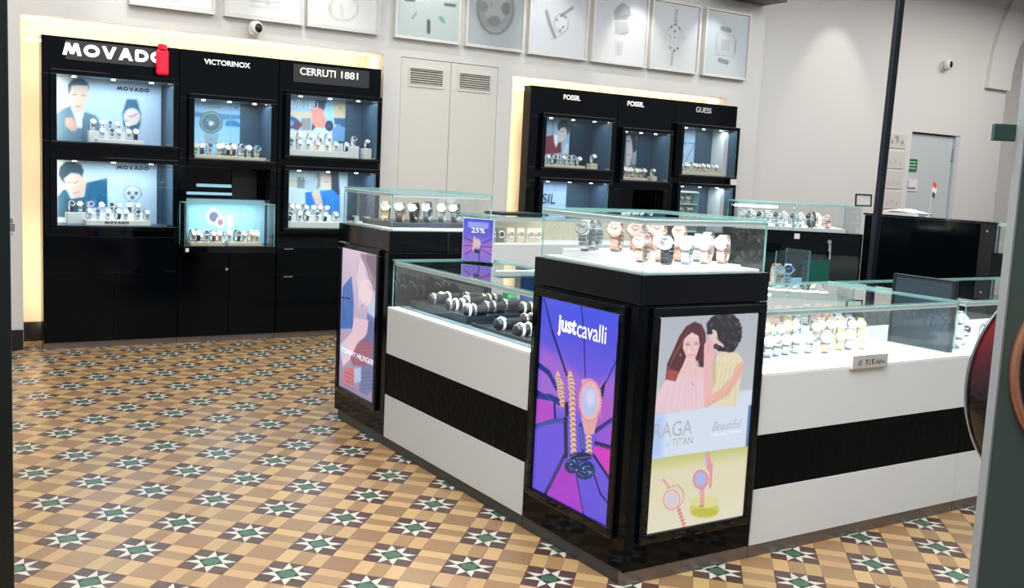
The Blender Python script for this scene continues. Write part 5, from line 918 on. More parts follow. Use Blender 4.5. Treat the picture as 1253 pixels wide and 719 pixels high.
# ================================================================ SETTING
tag(MB().box(-2, 17, -1.5, 9.2, -.15, -.0045).build('floor', mat('floor_grout', (92, 74, 58), .8)), kind='structure')
FLOOR = bpy.data.objects['floor']
wb = MB()
wb.box(-2, .945, 8.25, 8.75, 0, 4.2).box(.945, 3.83, 8.25, 8.75, 2.47, 4.2).box(3.83, 4.0, 8.25, 8.75, 0, 4.2)
wb.box(4.0, 5.01, 8.25, 8.75, 2.465, 4.2).box(5.01, 5.176, 8.25, 8.75, 0, 4.2)
wb.box(5.176, 7.96, 8.25, 8.75, 2.41, 4.2).box(7.96, 8.455, 8.25, 8.75, 0, 4.2)
tag(wb.build('wall_back', WALL), kind='structure')
tag(MB().box(.945, 3.83, 8.62, 8.75, 0, 2.47).box(5.176, 7.96, 8.62, 8.75, 0, 2.41).build('wall_niche', NICHE), kind='structure')
# wall with the door and the arch (set back behind the pilaster)
wr = MB()
AX, AZ, RI, RO = 15.05, 2.95, 1.60, 2.12
wr.box(8.455, 11.474, 8.45, 8.75, 0, 4.2).box(11.474, 12.50, 8.45, 8.75, 2.27, 4.2).box(12.50, AX-RI, 8.45, 8.75, 0, 4.2)
arc = [(AX-RI*math.cos(PI*i/24), AZ+RI*math.sin(PI*i/24)*.78) for i in range(25)]
wr.prism([(AX-RI, 4.2)]+arc[:13]+[(AX, 4.2)], 8.45, 8.75, axis='y')
wr.prism([(AX, 4.2)]+arc[12:]+[(AX+RI, 4.2)], 8.45, 8.75, axis='y')
wr.box(AX+RI, 17, 8.45, 8.75, 0, 4.2).box(AX-RI-.3, AX+RI+.3, 8.75, 8.85, 0, 4.2)
tag(wr.build('wall_right', WALL), kind='structure')
# raised arch moulding
am = MB(); N = 28
for i in range(N):
    a0, a1 = PI*i/N, PI*(i+1)/N
    q = [(AX-RO*math.cos(a0), AZ+RO*math.sin(a0)), (AX-RO*math.cos(a1), AZ+RO*math.sin(a1)), (AX-RI*math.cos(a1), AZ+RI*math.sin(a1)), (AX-RI*math.cos(a0), AZ+RI*math.sin(a0))]
    if min(z for _, z in q) < 4.2: am.prism(q, 8.39, 8.46, axis='y')
tag(am.build('trim_1', WALL), kind='structure')
tag(MB().box(-2, 17, -1.5, 9.0, 4.2, 4.3).build('ceiling', CEIL), kind='structure')
tag(MB().box(7.62, 8.40, 7.9, 8.249, 3.455, 3.72).build('trim_2', WOOD), kind='structure')
tag(MB().box(-2, .94, 8.225, 8.249, 0, .15).build('baseboard_back', SKIRT), kind='structure')
for xa, xb in ((.95, 1.3), (5.18, 5.5)): tag(MB().box(xa, xb, 8.59, 8.619, 0, .15).build('baseboard_niche', SKIRT), kind='structure')
tag(MB().box(17, 17.1, -1.5, 9, 0, 4.2).build('wall_far', WALL), kind='structure')

# warm strips behind the two wall cabinets
for nm, x0, x1, zt, lb in (('led_strip', .99, 3.79, 2.34, 'warm light strip hidden above the left wall of black display cabinets'), ('led_strip', 5.22, 7.93, 2.335, 'warm light strip hidden above the right wall of black display cabinets')):
    t = tag(MB().box(x0, x1, 8.46, 8.49, zt-.04, zt-.02).build(nm, LEDW), lb, 'light strip', 'warm strips behind the wall cabinets')
    area('niche_wash', ((x0+x1)/2, 8.47, zt-.015), 9, x1-x0, .05, WARM, (PI, 0, 0))
area('niche_side_wash', (1.17, 8.34, 1.2), 7, .10, 2.2, WARM, (PI/2, 0, 0))
area('niche_side_wash', (5.44, 8.34, 1.2), 6, .10, 2.2, WARM, (PI/2, 0, 0))

# service door pair with louvres in the back wall
dr = thing('door_1', None, None, (4.5, 8.25, 0)); dr['kind'] = 'structure'
for x0, x1 in ((4.004, 4.504), (4.510, 5.006)):
    lv = MB(); lx0, lx1 = x0+.085, x1-.085; lz0, lz1 = 2.235, 2.375
    lv.box(x0, lx0, 8.252, 8.29, 0, 2.46).box(lx1, x1, 8.252, 8.29, 0, 2.46).box(lx0, lx1, 8.252, 8.29, 0, lz0).box(lx0, lx1, 8.252, 8.29, lz1, 2.46)
    lf = lv.build('door_leaf', DOORW, dr, (4.5, 8.25, 0))
    fr = MB().box(lx0-.015, lx1+.015, 8.243, 8.256, lz1, lz1+.02).box(lx0-.015, lx1+.015, 8.243, 8.256, lz0-.02, lz0).box(lx0-.015, lx0, 8.243, 8.256, lz0, lz1).box(lx1, lx1+.015, 8.243, 8.256, lz0, lz1)
    fr.build('louvre_frame', DOORW, lf, (4.5, 8.25, 0))
    for k in range(7):
        z = lz0+.006+k*.02; b = MB()
        b.prism([(8.248, z), (8.272, z+.014), (8.275, z+.012), (8.251, z-.002)], lx0, lx1, axis='x')
        b.build('louvre_slat', DOORW, lf, (4.5, 8.25, 0))
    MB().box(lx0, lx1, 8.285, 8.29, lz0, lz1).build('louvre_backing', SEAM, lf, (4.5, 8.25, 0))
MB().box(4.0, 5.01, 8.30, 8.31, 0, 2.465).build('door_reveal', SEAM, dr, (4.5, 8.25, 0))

# grey door on the right
d2 = thing('door_2', None, None, (12.0, 8.45, 0)); d2['kind'] = 'structure'
lf = MB().box(11.49, 12.425, 8.50, 8.54, 0, 2.25).build('door_leaf', DOORG, d2, (12, 8.45, 0))
MB().box(12.44, 12.50, 8.462, 8.54, 0, 2.262).build('door_jamb', DOORG, d2, (12, 8.45, 0))
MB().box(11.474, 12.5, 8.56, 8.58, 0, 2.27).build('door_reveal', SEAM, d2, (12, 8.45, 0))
MB().box(12.41, 12.45, 8.488, 8.50, 1.93, 2.09).cyl((12.43, 8.487, 1.93), (12.43, 8.487, 2.09), .012, 8).build('hinge', CHROME, lf, (12, 8.45, 0))
t = thing('exit_notice', 'green notice fixed to the grey door behind the desk', 'sign', (11.59, 8.49, 1.76))
MB().box(11.492, 11.69, 8.487, 8.4975, 1.76, 1.92).build('board', mat('green_sign', (24, 122, 70), .5), t, (11.59, 8.49, 1.76))
for k in range(3): MB().box(11.52, 11.66, 8.485, 8.487, 1.795+k*.04, 1.805+k*.04).build('text_line', PAPER, t, (11.59, 8.49, 1.76))
t = thing('paper_notice', 'white paper notice on the grey door below the green notice', 'notice', (11.6, 8.49, 1.5))
MB().box(11.495, 11.74, 8.489, 8.4975, 1.50, 1.66).build('sheet', PAPER, t, (11.6, 8.49, 1.5))
MB().box(11.52, 11.70, 8.487, 8.489, 1.525, 1.55).box(11.52, 11.54, 8.487, 8.489, 1.55, 1.64).build('print', mat('mauve_ink', (140, 128, 140), .6), t, (11.6, 8.49, 1.5))
# sheets pinned left of the door
k = 0
for z0, z1, lb in ((2.04, 2.22, 'topmost white sheet with grey marks on the wall left of the grey door'), (1.78, 2.0, 'second white sheet from the top on the wall left of the grey door'), (1.52, 1.75, 'third white sheet from the top on the wall left of the grey door'), (1.26, 1.49, 'lowest white sheet on the wall left of the grey door')):
    t = thing('wall_sheet', lb, 'poster', (11.2, 8.45, z0), 'sheets on the wall beside the door')
    MB().box(11.0, 11.36, 8.440, 8.4495, z0, z1).build('sheet', mat('pale_sheet', (208, 206, 200), .6), t, (11.2, 8.45, z0))
    gm = mat('grey_print' if k == 0 else 'faint_print', (160 if k == 0 else 196,)*3, .6)
    for j in range(3): MB().box(11.05+.1*j, 11.10+.1*j, 8.438, 8.440, z0+.05+.02*(j % 2), z0+.10+.02*(j % 2)).build('printed_mark', gm, t, (11.2, 8.45, z0))
    if k == 0: MB().box(11.12, 11.2, 8.438, 8.440, z1-.06, z1-.02).build('printed_mark', gm, t, (11.2, 8.45, z0))
    k += 1

# ================================================================ FLOOR TILES
U = np.array((.2135, .2305)); V = np.array((.2125, -.2295)); O0 = np.array((1.255, 3.397))
def cellpt(a, b): return O0+U*(a/5.0)+V*(b/5.0)
tilemats = dict(green=mat('tile_green', (66, 98, 76), .32, vary=.12, vscale=30, randomize=.12), dark=mat('tile_dark_green', (38, 60, 52), .32, vary=.1, vscale=30, randomize=.1),
    brown=mat('tile_brown', (78, 58, 52), .32, vary=.12, vscale=30, randomize=.22), white=mat('tile_white', (196, 192, 180), .3, vary=.05, vscale=30, randomize=.05),
    cream=mat('tile_cream', (178, 147, 104), .3, vary=.07, vscale=25, randomize=.11), tan=mat('tile_tan', (148, 118, 84), .3, vary=.08, vscale=25, randomize=.14), large=mat('tile_buff', (141, 111, 80), .3, vary=.09, vscale=18, randomize=.14))
base_shapes = []
def add_shape(kind, pts, c): base_shapes.append((kind, pts, c))
D = .82
sq = lambda x, y, w, h: [(x, y), (x+w, y), (x+w, y+h), (x, y+h)]
add_shape('green', [(.5,-.32),(.5,.32),(.32,.5),(-.32,.5),(-.5,.32),(-.5,-.32),(-.32,-.5),(.32,-.5)], 0)
for r in range(4):
    c, s = [(1,0),(0,1),(-1,0),(0,-1)][r]
    rot = lambda P: [(c*x-s*y, s*x+c*y) for x, y in P]
    add_shape('dark', rot([(.5,-.32),(D,0),(.5,.32)]), 0)
    add_shape('brown', rot(sq(.5,.5,1,1)), 0)
    add_shape('white', rot([(1.5,.5),(D,0),(.41,.41),(.5,.5)]), 0)
    add_shape('white', rot([(1.5,-.5),(.5,-.5),(.41,-.41),(D,0)]), 0)
    add_shape('infill', rot([(1.5,-.5),(1.5,.5),(D,0)]), 0)
for k, kd in enumerate(('cream', 'tan', 'cream')):
    add_shape(kd, sq(1.5, -1.5+k, 2, 1), 0); add_shape(kd, sq(-1.5+k, 1.5, 1, 2), 0)
add_shape('large', sq(1.5, 1.5, 2, 2), 0)
NAMES = dict(green='green_tile', dark='dark_green_tile', brown='brown_tile', white='white_tile', infill='brown_triangle_tile', cream='cream_tile', tan='tan_tile', large='buff_tile')
def centroid(P): return (sum(p[0] for p in P)/len(P), sum(p[1] for p in P)/len(P))
shape_mesh = []
for kind, pts, _ in base_shapes:
    cx, cy = centroid(pts); loc = []
    wpts = [U*(x/5)+V*(y/5) for x, y in pts]; wc = U*(cx/5)+V*(cy/5)
    P2 = []
    for w in wpts:
        d = w-wc; L = np.hypot(*d); P2.append(d*(1-.0011/L))
    if sum(P2[i][0]*P2[(i+1)%len(P2)][1]-P2[(i+1)%len(P2)][0]*P2[i][1] for i in range(len(P2))) < 0: P2 = P2[::-1]
    mb = MB().prism([tuple(p) for p in P2], -.004, 0.0)
    me = bpy.data.meshes.new(NAMES[kind]); me.from_pydata(mb.v, [], mb.f); me.materials.append(tilemats['brown' if kind == 'infill' else kind]); me.update()
    shape_mesh.append((kind, me, wc, mb))
allt = {k: [] for k in NAMES}
for i in range(-22, 34):
    for j in range(-26, 34):
        c0 = O0+U*i+V*j
        if not (-.6 < c0[0] < 6.0 and 1.2 < c0[1] < 8.75): continue
        for si, (kind, me, wc, mb) in enumerate(shape_mesh):
            p = c0+wc
            if p[1] > 8.60 or (p[1] > 8.2 and (p[0] < 0.96 or p[0] > 3.8)): continue
            if 2.4 < p[0] < 5.2 and 2.85 < p[1] < 3.45: continue
            if 1.12 < p[0] and p[1] > 8.26: continue
            brg = math.degrees(math.atan2(p[0], p[1])); far = math.hypot(*p)
            vis = 4 < brg < 61 and p[1] > 1.7 and not (p[0] > 2.3 and 2.75 < p[1] < 5.45 and p[0] < 5)
            allt[kind].append((0 if vis else 1, far, si, p))
for kind, L in allt.items():
    L.sort(key=lambda t: (t[0], t[1]))
    lim = 0 if kind in ('dark', 'infill') else 300
    for q, (nv, far, si, p) in enumerate(L[:lim]):
        if nv: lim = q; break
        o = bpy.data.objects.new(NAMES[kind], shape_mesh[si][1]); COL.objects.link(o)
        o.parent = FLOOR; o.location = (p[0], p[1], random.uniform(-.0003, .0002))
    rest = L[lim:]
    if rest:
        mb = MB()
        for nv, far, si, p in rest:
            src = shape_mesh[si][3]; n = len(mb.v)
            mb.v += [(x+p[0], y+p[1], z) for x, y, z in src.v]; mb.f += [tuple(n+a for a in f) for f in src.f]; mb.m += [0]*len(src.f)
        o = mb.build(NAMES[kind]+'s', tilemats['brown' if kind == 'infill' else kind], FLOOR); o['kind'] = 'stuff'

# ================================================================ ARTWORKS
arts = [('a1', 1.69, 2.335, 'framed pale watch print, leftmost above the left cabinets'), ('a2', 2.41, 3.065, 'framed pale print with faint lines above the small wall camera'),
    ('a3', 3.10, 3.755, 'framed pale print left of the one with green hour marks'), ('a4', 3.905, 4.556, 'framed print of watch hour marks with a green pointer'),
    ('a5', 4.618, 5.245, 'framed print of a large round grey watch movement'), ('a6', 5.30, 5.99, 'framed print of an open bangle watch with black dial marks'),
    ('a7', 6.05, 6.745, 'framed print of an oblong grey jewelled watch head'), ('a8', 6.79, 7.455, 'framed print of a slim pendant watch with dotted dial'),
    ('a9', 7.53, 8.185, 'framed print of a rectangular watch case, rightmost above the cabinets')]
for key, x0, x1, lb in arts:
    t = thing('framed_print', lb, 'picture', ((x0+x1)/2, 8.25, 2.62), 'framed watch prints high on the back wall'); og = t.location
    MB().box(x0+.006, x1-.006, 8.215, 8.2495, 2.625, 3.325).build('backing', PAPER, t, og)
    MB().box(x0, x1, 8.195, 8.2495, 2.62, 2.638).box(x0, x1, 8.195, 8.2495, 3.312, 3.33).box(x0, x0+.018, 8.195, 8.2495, 2.638, 3.312).box(x1-.018, x1, 8.195, 8.2495, 2.638, 3.312).build('frame', mat('white_frame', (220, 220, 216), .4), t, og)
    poster('print', key, PRINT, t, og, shift=.001)
# ================================================================ WATCHES
# local frame: stands on z=0, dial faces -y
STY = {'steel': (STEEL, STEEL, DIALW, 'steel watch with white dial'), 'steelblue': (STEEL, STEEL, DIALB, 'steel watch with blue dial'), 'steelblack': (STEEL, STEEL, DIALK, 'steel watch with black dial'),
       'rose': (ROSE, ROSE, DIALP, 'rose gold watch with pale dial'), 'rosewhite': (ROSE, STEEL, DIALP, 'rose strapped watch with steel case'), 'gold': (GOLD, GOLD, DIALW, 'gold watch with white dial'),
       'leather': (LEATHER, STEEL, DIALW, 'black strapped watch with white dial'), 'leatherblack': (LEATHER, STEEL, DIALK, 'black strapped watch with black dial'),
       'brown': (BROWNL, STEEL, DIALW, 'brown strapped watch with white dial'), 'green': (STEEL, STEEL, DIALG, 'steel watch with green dial'), 'twotone': (STEEL, GOLD, DIALW, 'two tone watch with white dial')}
def mesh_only(mb, name, mats, smooth=True):
    o = mb.build(name, mats, None, smooth=smooth); me = o.data; bpy.data.objects.remove(o); return me
PROTO = {}
def watch_meshes(sty, pose):
    key = (sty, pose)
    if key in PROTO: return PROTO[key]
    strap_m, case_m, dial_m, _ = STY[sty]
    band = MB(); N = 22
    ry, rz = (.024, .034) if pose == 'loop' else (.026, .026)
    for i in range(N):                       # closed strap of slightly proud links round a stand
        a0, a1 = 2*PI*i/N+.02, 2*PI*(i+1)/N-.02
        w = .0095+.002*abs(math.sin(a0/2+.8)); t = .0035
        n = len(band.v)
        for a, rr in ((a0, 0), (a1, 0), (a1, t), (a0, t)):
            y = (ry+rr)*math.sin(a); z = rz+t+(rz+rr)*math.cos(a)
            band.v += [(-w, y, z), (w, y, z)]
        band.f += [(n,n+1,n+3,n+2),(n+2,n+3,n+5,n+4),(n+4,n+5,n+7,n+6),(n+6,n+7,n+1,n),(n,n+2,n+4,n+6),(n+7,n+5,n+3,n+1)]; band.m += [0]*6
    tilt = math.radians(28 if pose == 'loop' else 52)
    nrm = Vector((0, -math.cos(tilt), math.sin(tilt)))
    c = Vector((0, -ry*math.cos(tilt)*1.02, rz+.0035+rz*math.sin(tilt)*.98))
    M = Matrix.Translation(c) @ nrm.to_track_quat('Z', 'Y').to_matrix().to_4x4()
    case = MB().lathe([(.0165,-.002),(.0185,.001),(.0188,.006),(.0172,.0085),(.0152,.0085),(.0150,.007)], 20, 0, M)
    a = M @ Vector((.0185, 0, .004)); b = M @ Vector((.0225, 0, .004)); case.cyl(a, b, .0022, 8)
    dial = MB().lathe([(0,.0068),(.0150,.0068),(.0150,.0072),(0,.0072)], 20, 0, M)
    hands = MB()
    for ang, L, w in ((.9, .0085, .0009), (-1.0, .0115, .0007)):
        u = Vector((math.sin(ang), math.cos(ang), 0)); v = Vector((u.y, -u.x, 0)); n = len(hands.v)
        for q in (-w*v, w*v, w*v+u*L, -w*v+u*L): hands.v.append(tuple(M @ (q+Vector((0,0,.0076)))))
        for q in (-w*v, w*v, w*v+u*L, -w*v+u*L): hands.v.append(tuple(M @ (q+Vector((0,0,.0080)))))
        hands.f += [(n+3,n+2,n+1,n),(n+4,n+5,n+6,n+7),(n,n+1,n+5,n+4),(n+1,n+2,n+6,n+5),(n+2,n+3,n+7,n+6),(n+3,n,n+4,n+7)]; hands.m += [0]*6
    for k in range(12):
        th = k*PI/6; u = Vector((math.sin(th), math.cos(th), 0)); v = Vector((u.y, -u.x, 0)); n = len(hands.v)
        for q in (-.0005*v+u*.0115, .0005*v+u*.0115, .0005*v+u*.0138, -.0005*v+u*.0138): hands.v.append(tuple(M @ (q+Vector((0,0,.0074)))))
        hands.f.append((n,n+1,n+2,n+3)); hands.m.append(0)
    st = MB()
    if pose == 'loop':
        pts = [((ry-.0015)*math.sin(t), rz+.0035+(rz-.0015)*math.cos(t)) for t in np.linspace(.5, 2*PI-.5, 15)]
        inn = [((ry-.006)*math.sin(t), rz+.0035+(rz-.006)*math.cos(t)) for t in np.linspace(.5, 2*PI-.5, 15)]
        for i in range(14): st.prism([pts[i], pts[i+1], inn[i+1], inn[i]], -.008, .008, axis='x')
        st.box(-.010, .010, -.012, .012, 0, .006)
    else:
        st.lathe([(.02,-.034),(.0245,-.028),(.0245,.028),(.02,.034)], 14, 0, Matrix.Translation((0,0,rz+.0035)) @ Matrix.Rotation(PI/2, 4, 'Y'))
    dark = dial_m in (DIALK, DIALB, DIALG)
    PROTO[key] = [('strap', mesh_only(band, 'strap', strap_m, False)), ('case', mesh_only(case, 'case', case_m)), ('dial', mesh_only(dial, 'dial', dial_m, False)),
                  ('hands', mesh_only(hands, 'hands', DIALW if dark else INK, False)), ('display_stand', mesh_only(st, 'display_stand', ACRYL, False))]
    return PROTO[key]
def watch(sty, loc, rz=0., scale=1.0, label='', group=None, pose='loop', stand=None, small=False):
    t = thing('watch', label, 'watch', loc, group); t.rotation_euler = (0, 0, rz); t.scale = (scale,)*3
    for nm, me in watch_meshes(sty, pose):
        if small and nm == 'hands': continue
        o = bpy.data.objects.new(nm, me); COL.objects.link(o); o.parent = t
        if nm == 'hands': o['kind'] = 'stuff'
        if nm == 'display_stand' and stand is not None:
            o.material_slots[0].link = 'OBJECT'; o.material_slots[0].material = stand
    return t
ORD = ['first', 'second', 'third', 'fourth', 'fifth', 'sixth', 'seventh', 'eighth', 'ninth', 'tenth', 'eleventh', 'twelfth', 'thirteenth', 'fourteenth', 'fifteenth', 'sixteenth']
def row(place, group, items, styles, rz=0., scale=1., pose='loop', stand=None, small=False, jit=.25):
    """items: (x, y, z) from left to right in the picture"""
    for k, p in enumerate(items):
        sty = styles[k % len(styles)]
        lb = '%s, %s from left %s' % (STY[sty][3], ORD[k], place)
        watch(sty, p, rz+random.uniform(-jit, jit), scale*(1.2 if small and scale < 1.3 else 1)*random.uniform(.95, 1.06), lb, group, pose, stand, small)
def plinth(name, label, x0, x1, y0, y1, z0, z1, m, group=None, cat='riser block'):
    return tag(MB().box(x0, x1, y0, y1, z0, z1).build(name, m, None, ((x0+x1)/2, (y0+y1)/2, z0), bevel=.003), label, cat, group)

# ================================================================ WALL DISPLAY CABINETS
YF = 8.174
def cabinet(label, x0, x1, openings, group, seams=(), solid_to=2.326):
    """black bay: front board with openings, each opening a lit display box"""
    org = ((x0+x1)/2, YF, 0); t = thing('display_cabinet', label, 'display cabinet', org, group)
    g = .0025
    car = MB(); ops = sorted(openings, key=lambda o: o[2])
    zc = .05
    for wx0, wx1, wz0, wz1 in ops:
        car.box(x0+g, x1-g, YF, 8.30, zc, wz0).box(x0+g, wx0, YF, 8.30, wz0, wz1).box(wx1, x1-g, YF, 8.30, wz0, wz1); zc = wz1
    car.box(x0+g, x1-g, YF, 8.30, zc, solid_to)
    car.build('carcass', BLACK, t, org, bevel=.002)
    MB().box(x0+g, x1-g, YF+.01, 8.29, 0.0, .048).build('plinth', PLINTH, t, org)
    return t, org
def display_box(t, org, wx0, wx1, wz0, wz1, out=.05, lamp=2.6, dots=3, key=None, depth=8.44, fr=.04):
    yf = YF-out
    b = MB(); b.box(wx0-fr, wx1+fr, yf, YF-.001, wz1, wz1+fr*.8).box(wx0-fr, wx1+fr, yf, YF-.001, wz0-fr*.8, wz0).box(wx0-fr, wx0, yf, YF-.001, wz0, wz1).box(wx1, wx1+fr, yf, YF-.001, wz0, wz1)
    f = b.build('box_frame', BLACK, t, org, bevel=.004)
    l = MB(); e = .004
    l.box(wx0+e, wx1-e, depth, depth+.01, wz0+e, wz1-e).box(wx0-.002, wx0+e, 8.302, depth, wz0, wz1).box(wx1-e, wx1+.002, 8.302, depth, wz0, wz1)
    l.box(wx0, wx1, 8.302, depth, wz1-e, wz1+.002).box(wx0, wx1, 8.302, depth, wz0-.002, wz0+e)
    l.box(wx0, wx0+e, yf+.012, 8.302, wz0, wz1).box(wx1-e, wx1, yf+.012, 8.302, wz0, wz1).box(wx0, wx1, yf+.012, 8.302, wz1-e, wz1).box(wx0, wx1, yf+.012, 8.302, wz0, wz0+e)
    ln = l.build('box_lining', LINER, t, org)
    MB().pane('y', yf+.003, .005, wx0+.002, wx1-.002, wz0+.002, wz1-.002).build('glass_pane', [GLASS, EDGE], t, org)
    for z in (wz0+.006, wz1-.018): MB().box(wx1-.05, wx1-.01, yf-.004, yf+.012, z, z+.012).build('glass_clip', CHROME, f, org)
    w = wx1-wx0
    for k in range(dots):
        x = wx0+w*(k+.5)/dots
        MB().cyl((x, 8.25, wz1-e-.001), (x, 8.25, wz1-e-.007), .016, 12).build('led_spot', LED, ln, org)
    area('case_light', ((wx0+wx1)/2, 8.235, wz1-.02), 1.4*lamp*w/.84, w*.92, .10, ICE)
    if key: poster('backdrop_print', key, PRINTM, t, org, shift=depth-8.40-.006)

G1 = 'black display cabinets along the back wall'
c1, o1 = cabinet('black wall cabinet, leftmost, with two lit boxes and portrait backdrops', 1.07, 2.055, [(1.165, 2.004, .94, 1.43), (1.165, 2.004, 1.566, 2.055)], G1)
display_box(c1, o1, 1.165, 2.004, 1.566, 2.055, key='suit', lamp=3.0)
display_box(c1, o1, 1.165, 2.004, .94, 1.43, key='jacket', lamp=3.0)
pl = MB().box(1.235, 1.88, YF-.004, YF-.0005, 2.165, 2.305).build('sign_plate', mat('lit_sign_plate', (40, 43, 46), .35, emit=(90, 90, 86), estr=.06), c1, o1)  # faintly glowing plate paints the gloss reflection behind the letters
stroke_letters('sign_letters', 'MOVADO', LETTER, (1.213, YF-.012, 2.195), .735, .090, c1, o1)
stroke_letters('backdrop_letters', 'MOVADO', INK, (1.642, 8.425, 1.985), .245, .030, c1, o1, depth=.002)
stroke_letters('backdrop_letters', 'MOVADO', INK, (1.642, 8.425, 1.372), .245, .030, c1, o1, depth=.002)
stroke_letters('base_letters', 'MOVADO', INK, (1.50, 8.147, .958), .18, .020, c1, o1, depth=.002)
t = c1
for x0, x1, z0, z1 in ((1.075, 1.56, .05, .58), (1.565, 2.05, .05, .58), (1.075, 2.05, .585, .86)):
    d = MB().box(x0+.003, x1-.003, YF-.014, YF-.001, z0+.004, z1-.004).build('door_panel', BLACK2, c1, o1, bevel=.002)
MB().box(1.95, 2.03, YF-.02, YF-.014, .585, .59).build('pull', CHROME, d, o1)

c2, o2 = cabinet('black wall cabinet, second from the left, with a projecting glass showcase', 2.055, 2.86, [(2.12, 2.80, .80, 1.42), (2.162, 2.786, 1.485, 1.957)], G1)
display_box(c2, o2, 2.162, 2.786, 1.485, 1.957, key='diver', lamp=3.2)
lettering('sign_letters', 'VICTORINOX', LETTER, (2.245, YF-.008, 2.226), (1, 0, 0), .37, .042, c2, o2, bold=.02)
# open niche with a projecting showcase
MB().box(2.12, 2.80, 8.42, 8.44, .80, 1.42).box(2.118, 2.124, 8.30, 8.42, .8, 1.42).box(2.796, 2.802, 8.30, 8.42, .8, 1.42).box(2.12, 2.8, 8.3, 8.42, 1.415, 1.42).build('niche_lining', BLACK, c2, o2)
MB().box(2.55, 2.76, 8.40, 8.418, 1.13, 1.40).build('niche_panel', SATIN, c2, o2)
sh = MB().box(2.055, 2.80, 8.0, YF-.001, .745, .80).build('showcase_base', BLACK, c2, o2, bevel=.003)
gc = MB(); gx0, gx1, gy0, gy1, gz0, gz1 = 2.065, 2.79, 8.005, 8.41, .80, 1.135
gc.pane('y', gy0, .006, gx0, gx1, gz0, gz1).pane('x', gx0, .006, gy0+.006, YF-.002, gz0, gz1).pane('x', gx1-.006, .006, gy0+.006, YF-.002, gz0, gz1)
gc.pane('z', gz1, .008, gx0, gx1, gy0, YF-.002)
gc.build('showcase_glass', [GLASS, EDGE], c2, o2)
MB().box(2.125, 2.795, 8.28, 8.41, .802, 1.16).build('showcase_back', mat('pale_blue_lining', (150, 196, 214), .4), c2, o2)
poster('backdrop_print', 'alpine', PRINTM, c2, o2, shift=-.128)
area('case_light', (2.43, 8.12, 1.128), 3.4, .66, .08, ICE)
STREAK = mat('soft_tube', (150, 190, 205), .4, emit=(150, 200, 215), estr=.7)  # glowing bars stand in for streaks of reflection in the black recess
MB().box(2.16, 2.55, 8.395, 8.415, 1.19, 1.212).build('niche_light_bar', STREAK, c2, o2)
MB().box(2.26, 2.545, 8.395, 8.415, 1.255, 1.28).build('niche_light_bar', STREAK, c2, o2)
for x0, x1 in ((2.06, 2.455), (2.46, 2.855)): MB().box(x0+.003, x1-.003, YF-.014, YF-.001, .054, .735).build('door_panel', BLACK2, c2, o2, bevel=.002)
MB().cyl((2.44, YF-.014, .60), (2.44, YF-.03, .60), .012, 12).build('lock', CHROME, c2, o2)
MB().box(2.07, 2.095, 7.996, 8.0, .755, .785).build('price_tag', PAPER, sh, o2)

c3, o3 = cabinet('black wall cabinet, third from the left, with a blue gown portrait backdrop', 2.86, 3.777, [(2.945, 3.732, .94, 1.43), (2.945, 3.732, 1.545, 2.05)], G1)
display_box(c3, o3, 2.945, 3.732, 1.545, 2.05, key='beach', lamp=3.0)
display_box(c3, o3, 2.945, 3.732, .94, 1.43, key='bluegown', lamp=3.0)
MB().box(2.98, 3.66, YF-.004, YF-.0005, 2.155, 2.30).build('sign_plate', MATS['lit_sign_plate'], c3, o3)  # same painted reflection behind this sign
lettering('sign_letters', 'CERRUTI', LETTER, (3.034, YF-.010, 2.215), (1, 0, 0), .315, .060, c3, o3, bold=.01)
lettering('sign_letters', '1881', LETTER, (3.40, YF-.010, 2.215), (1, 0, 0), .154, .060, c3, o3, bold=.01)
lettering('backdrop_letters', 'CERRUTI', PAPER, (2.90+.04, 8.425, 1.955), (1, 0, 0), .21, .07, c3, o3, depth=0)
lettering('backdrop_letters', '1881', PAPER, (3.19, 8.425, 1.955), (1, 0, 0), .11, .07, c3, o3, depth=0)
lettering('backdrop_letters', 'CERRUTI', PAPER, (2.945, 8.425, 1.345), (1, 0, 0), .19, .06, c3, o3, depth=0)
lettering('backdrop_letters', '1881', PAPER, (3.165, 8.425, 1.345), (1, 0, 0), .10, .06, c3, o3, depth=0)
for x0, x1, z0, z1 in ((2.865, 3.772, .05, .545), (2.865, 3.772, .55, .78)):
    d = MB().box(x0+.003, x1-.003, YF-.014, YF-.001, z0+.004, z1-.004).build('door_panel', BLACK2, c3, o3, bevel=.002)
    MB().box(x0+.06, x0+.14, YF-.022, YF-.014, z1-.02, z1-.012).build('pull', CHROME, d, o3)

c4, o4 = cabinet('black wall cabinet right of the louvred doors, with a man reading backdrop', 5.335, 6.40, [(5.505, 6.30, .94, 1.43), (5.505, 6.30, 1.56, 2.045)], G1)
display_box(c4, o4, 5.505, 6.30, 1.56, 2.045, key='readingman', lamp=1.6)
display_box(c4, o4, 5.505, 6.30, .94, 1.43, key='wordmark', lamp=2.6)
lettering('sign_letters', 'FOSSIL', LETTER, (5.715, YF-.010, 2.222), (1, 0, 0), .20, .048, c4, o4, bold=.02)
lettering('backdrop_letters', 'FOSSIL', INK, (5.40+.06, 8.425, 1.20), (1, 0, 0), .40, .10, c4, o4, bold=.0, depth=0, shear=.1)
MB().box(6.02, 6.28, 8.425, 8.432, 1.6, 2.0).build('dark_backdrop', mat('petrol_card', (20, 44, 62), .3), c4, o4)
c5, o5 = cabinet('narrow black wall cabinet with a small cropped face backdrop box', 6.40, 7.15, [(6.48, 7.075, .94, 1.38), (6.48, 7.075, 1.47, 1.97)], G1)
POSTERS['woman']['rect'] = (6.545, 6.885, 1.475, 1.965)
display_box(c5, o5, 6.48, 7.075, 1.47, 1.97, key='woman', lamp=1.4)
lettering('sign_letters', 'FOSSIL', LETTER, (6.508, YF-.010, 2.22), (1, 0, 0), .215, .05, c5, o5, bold=.02)
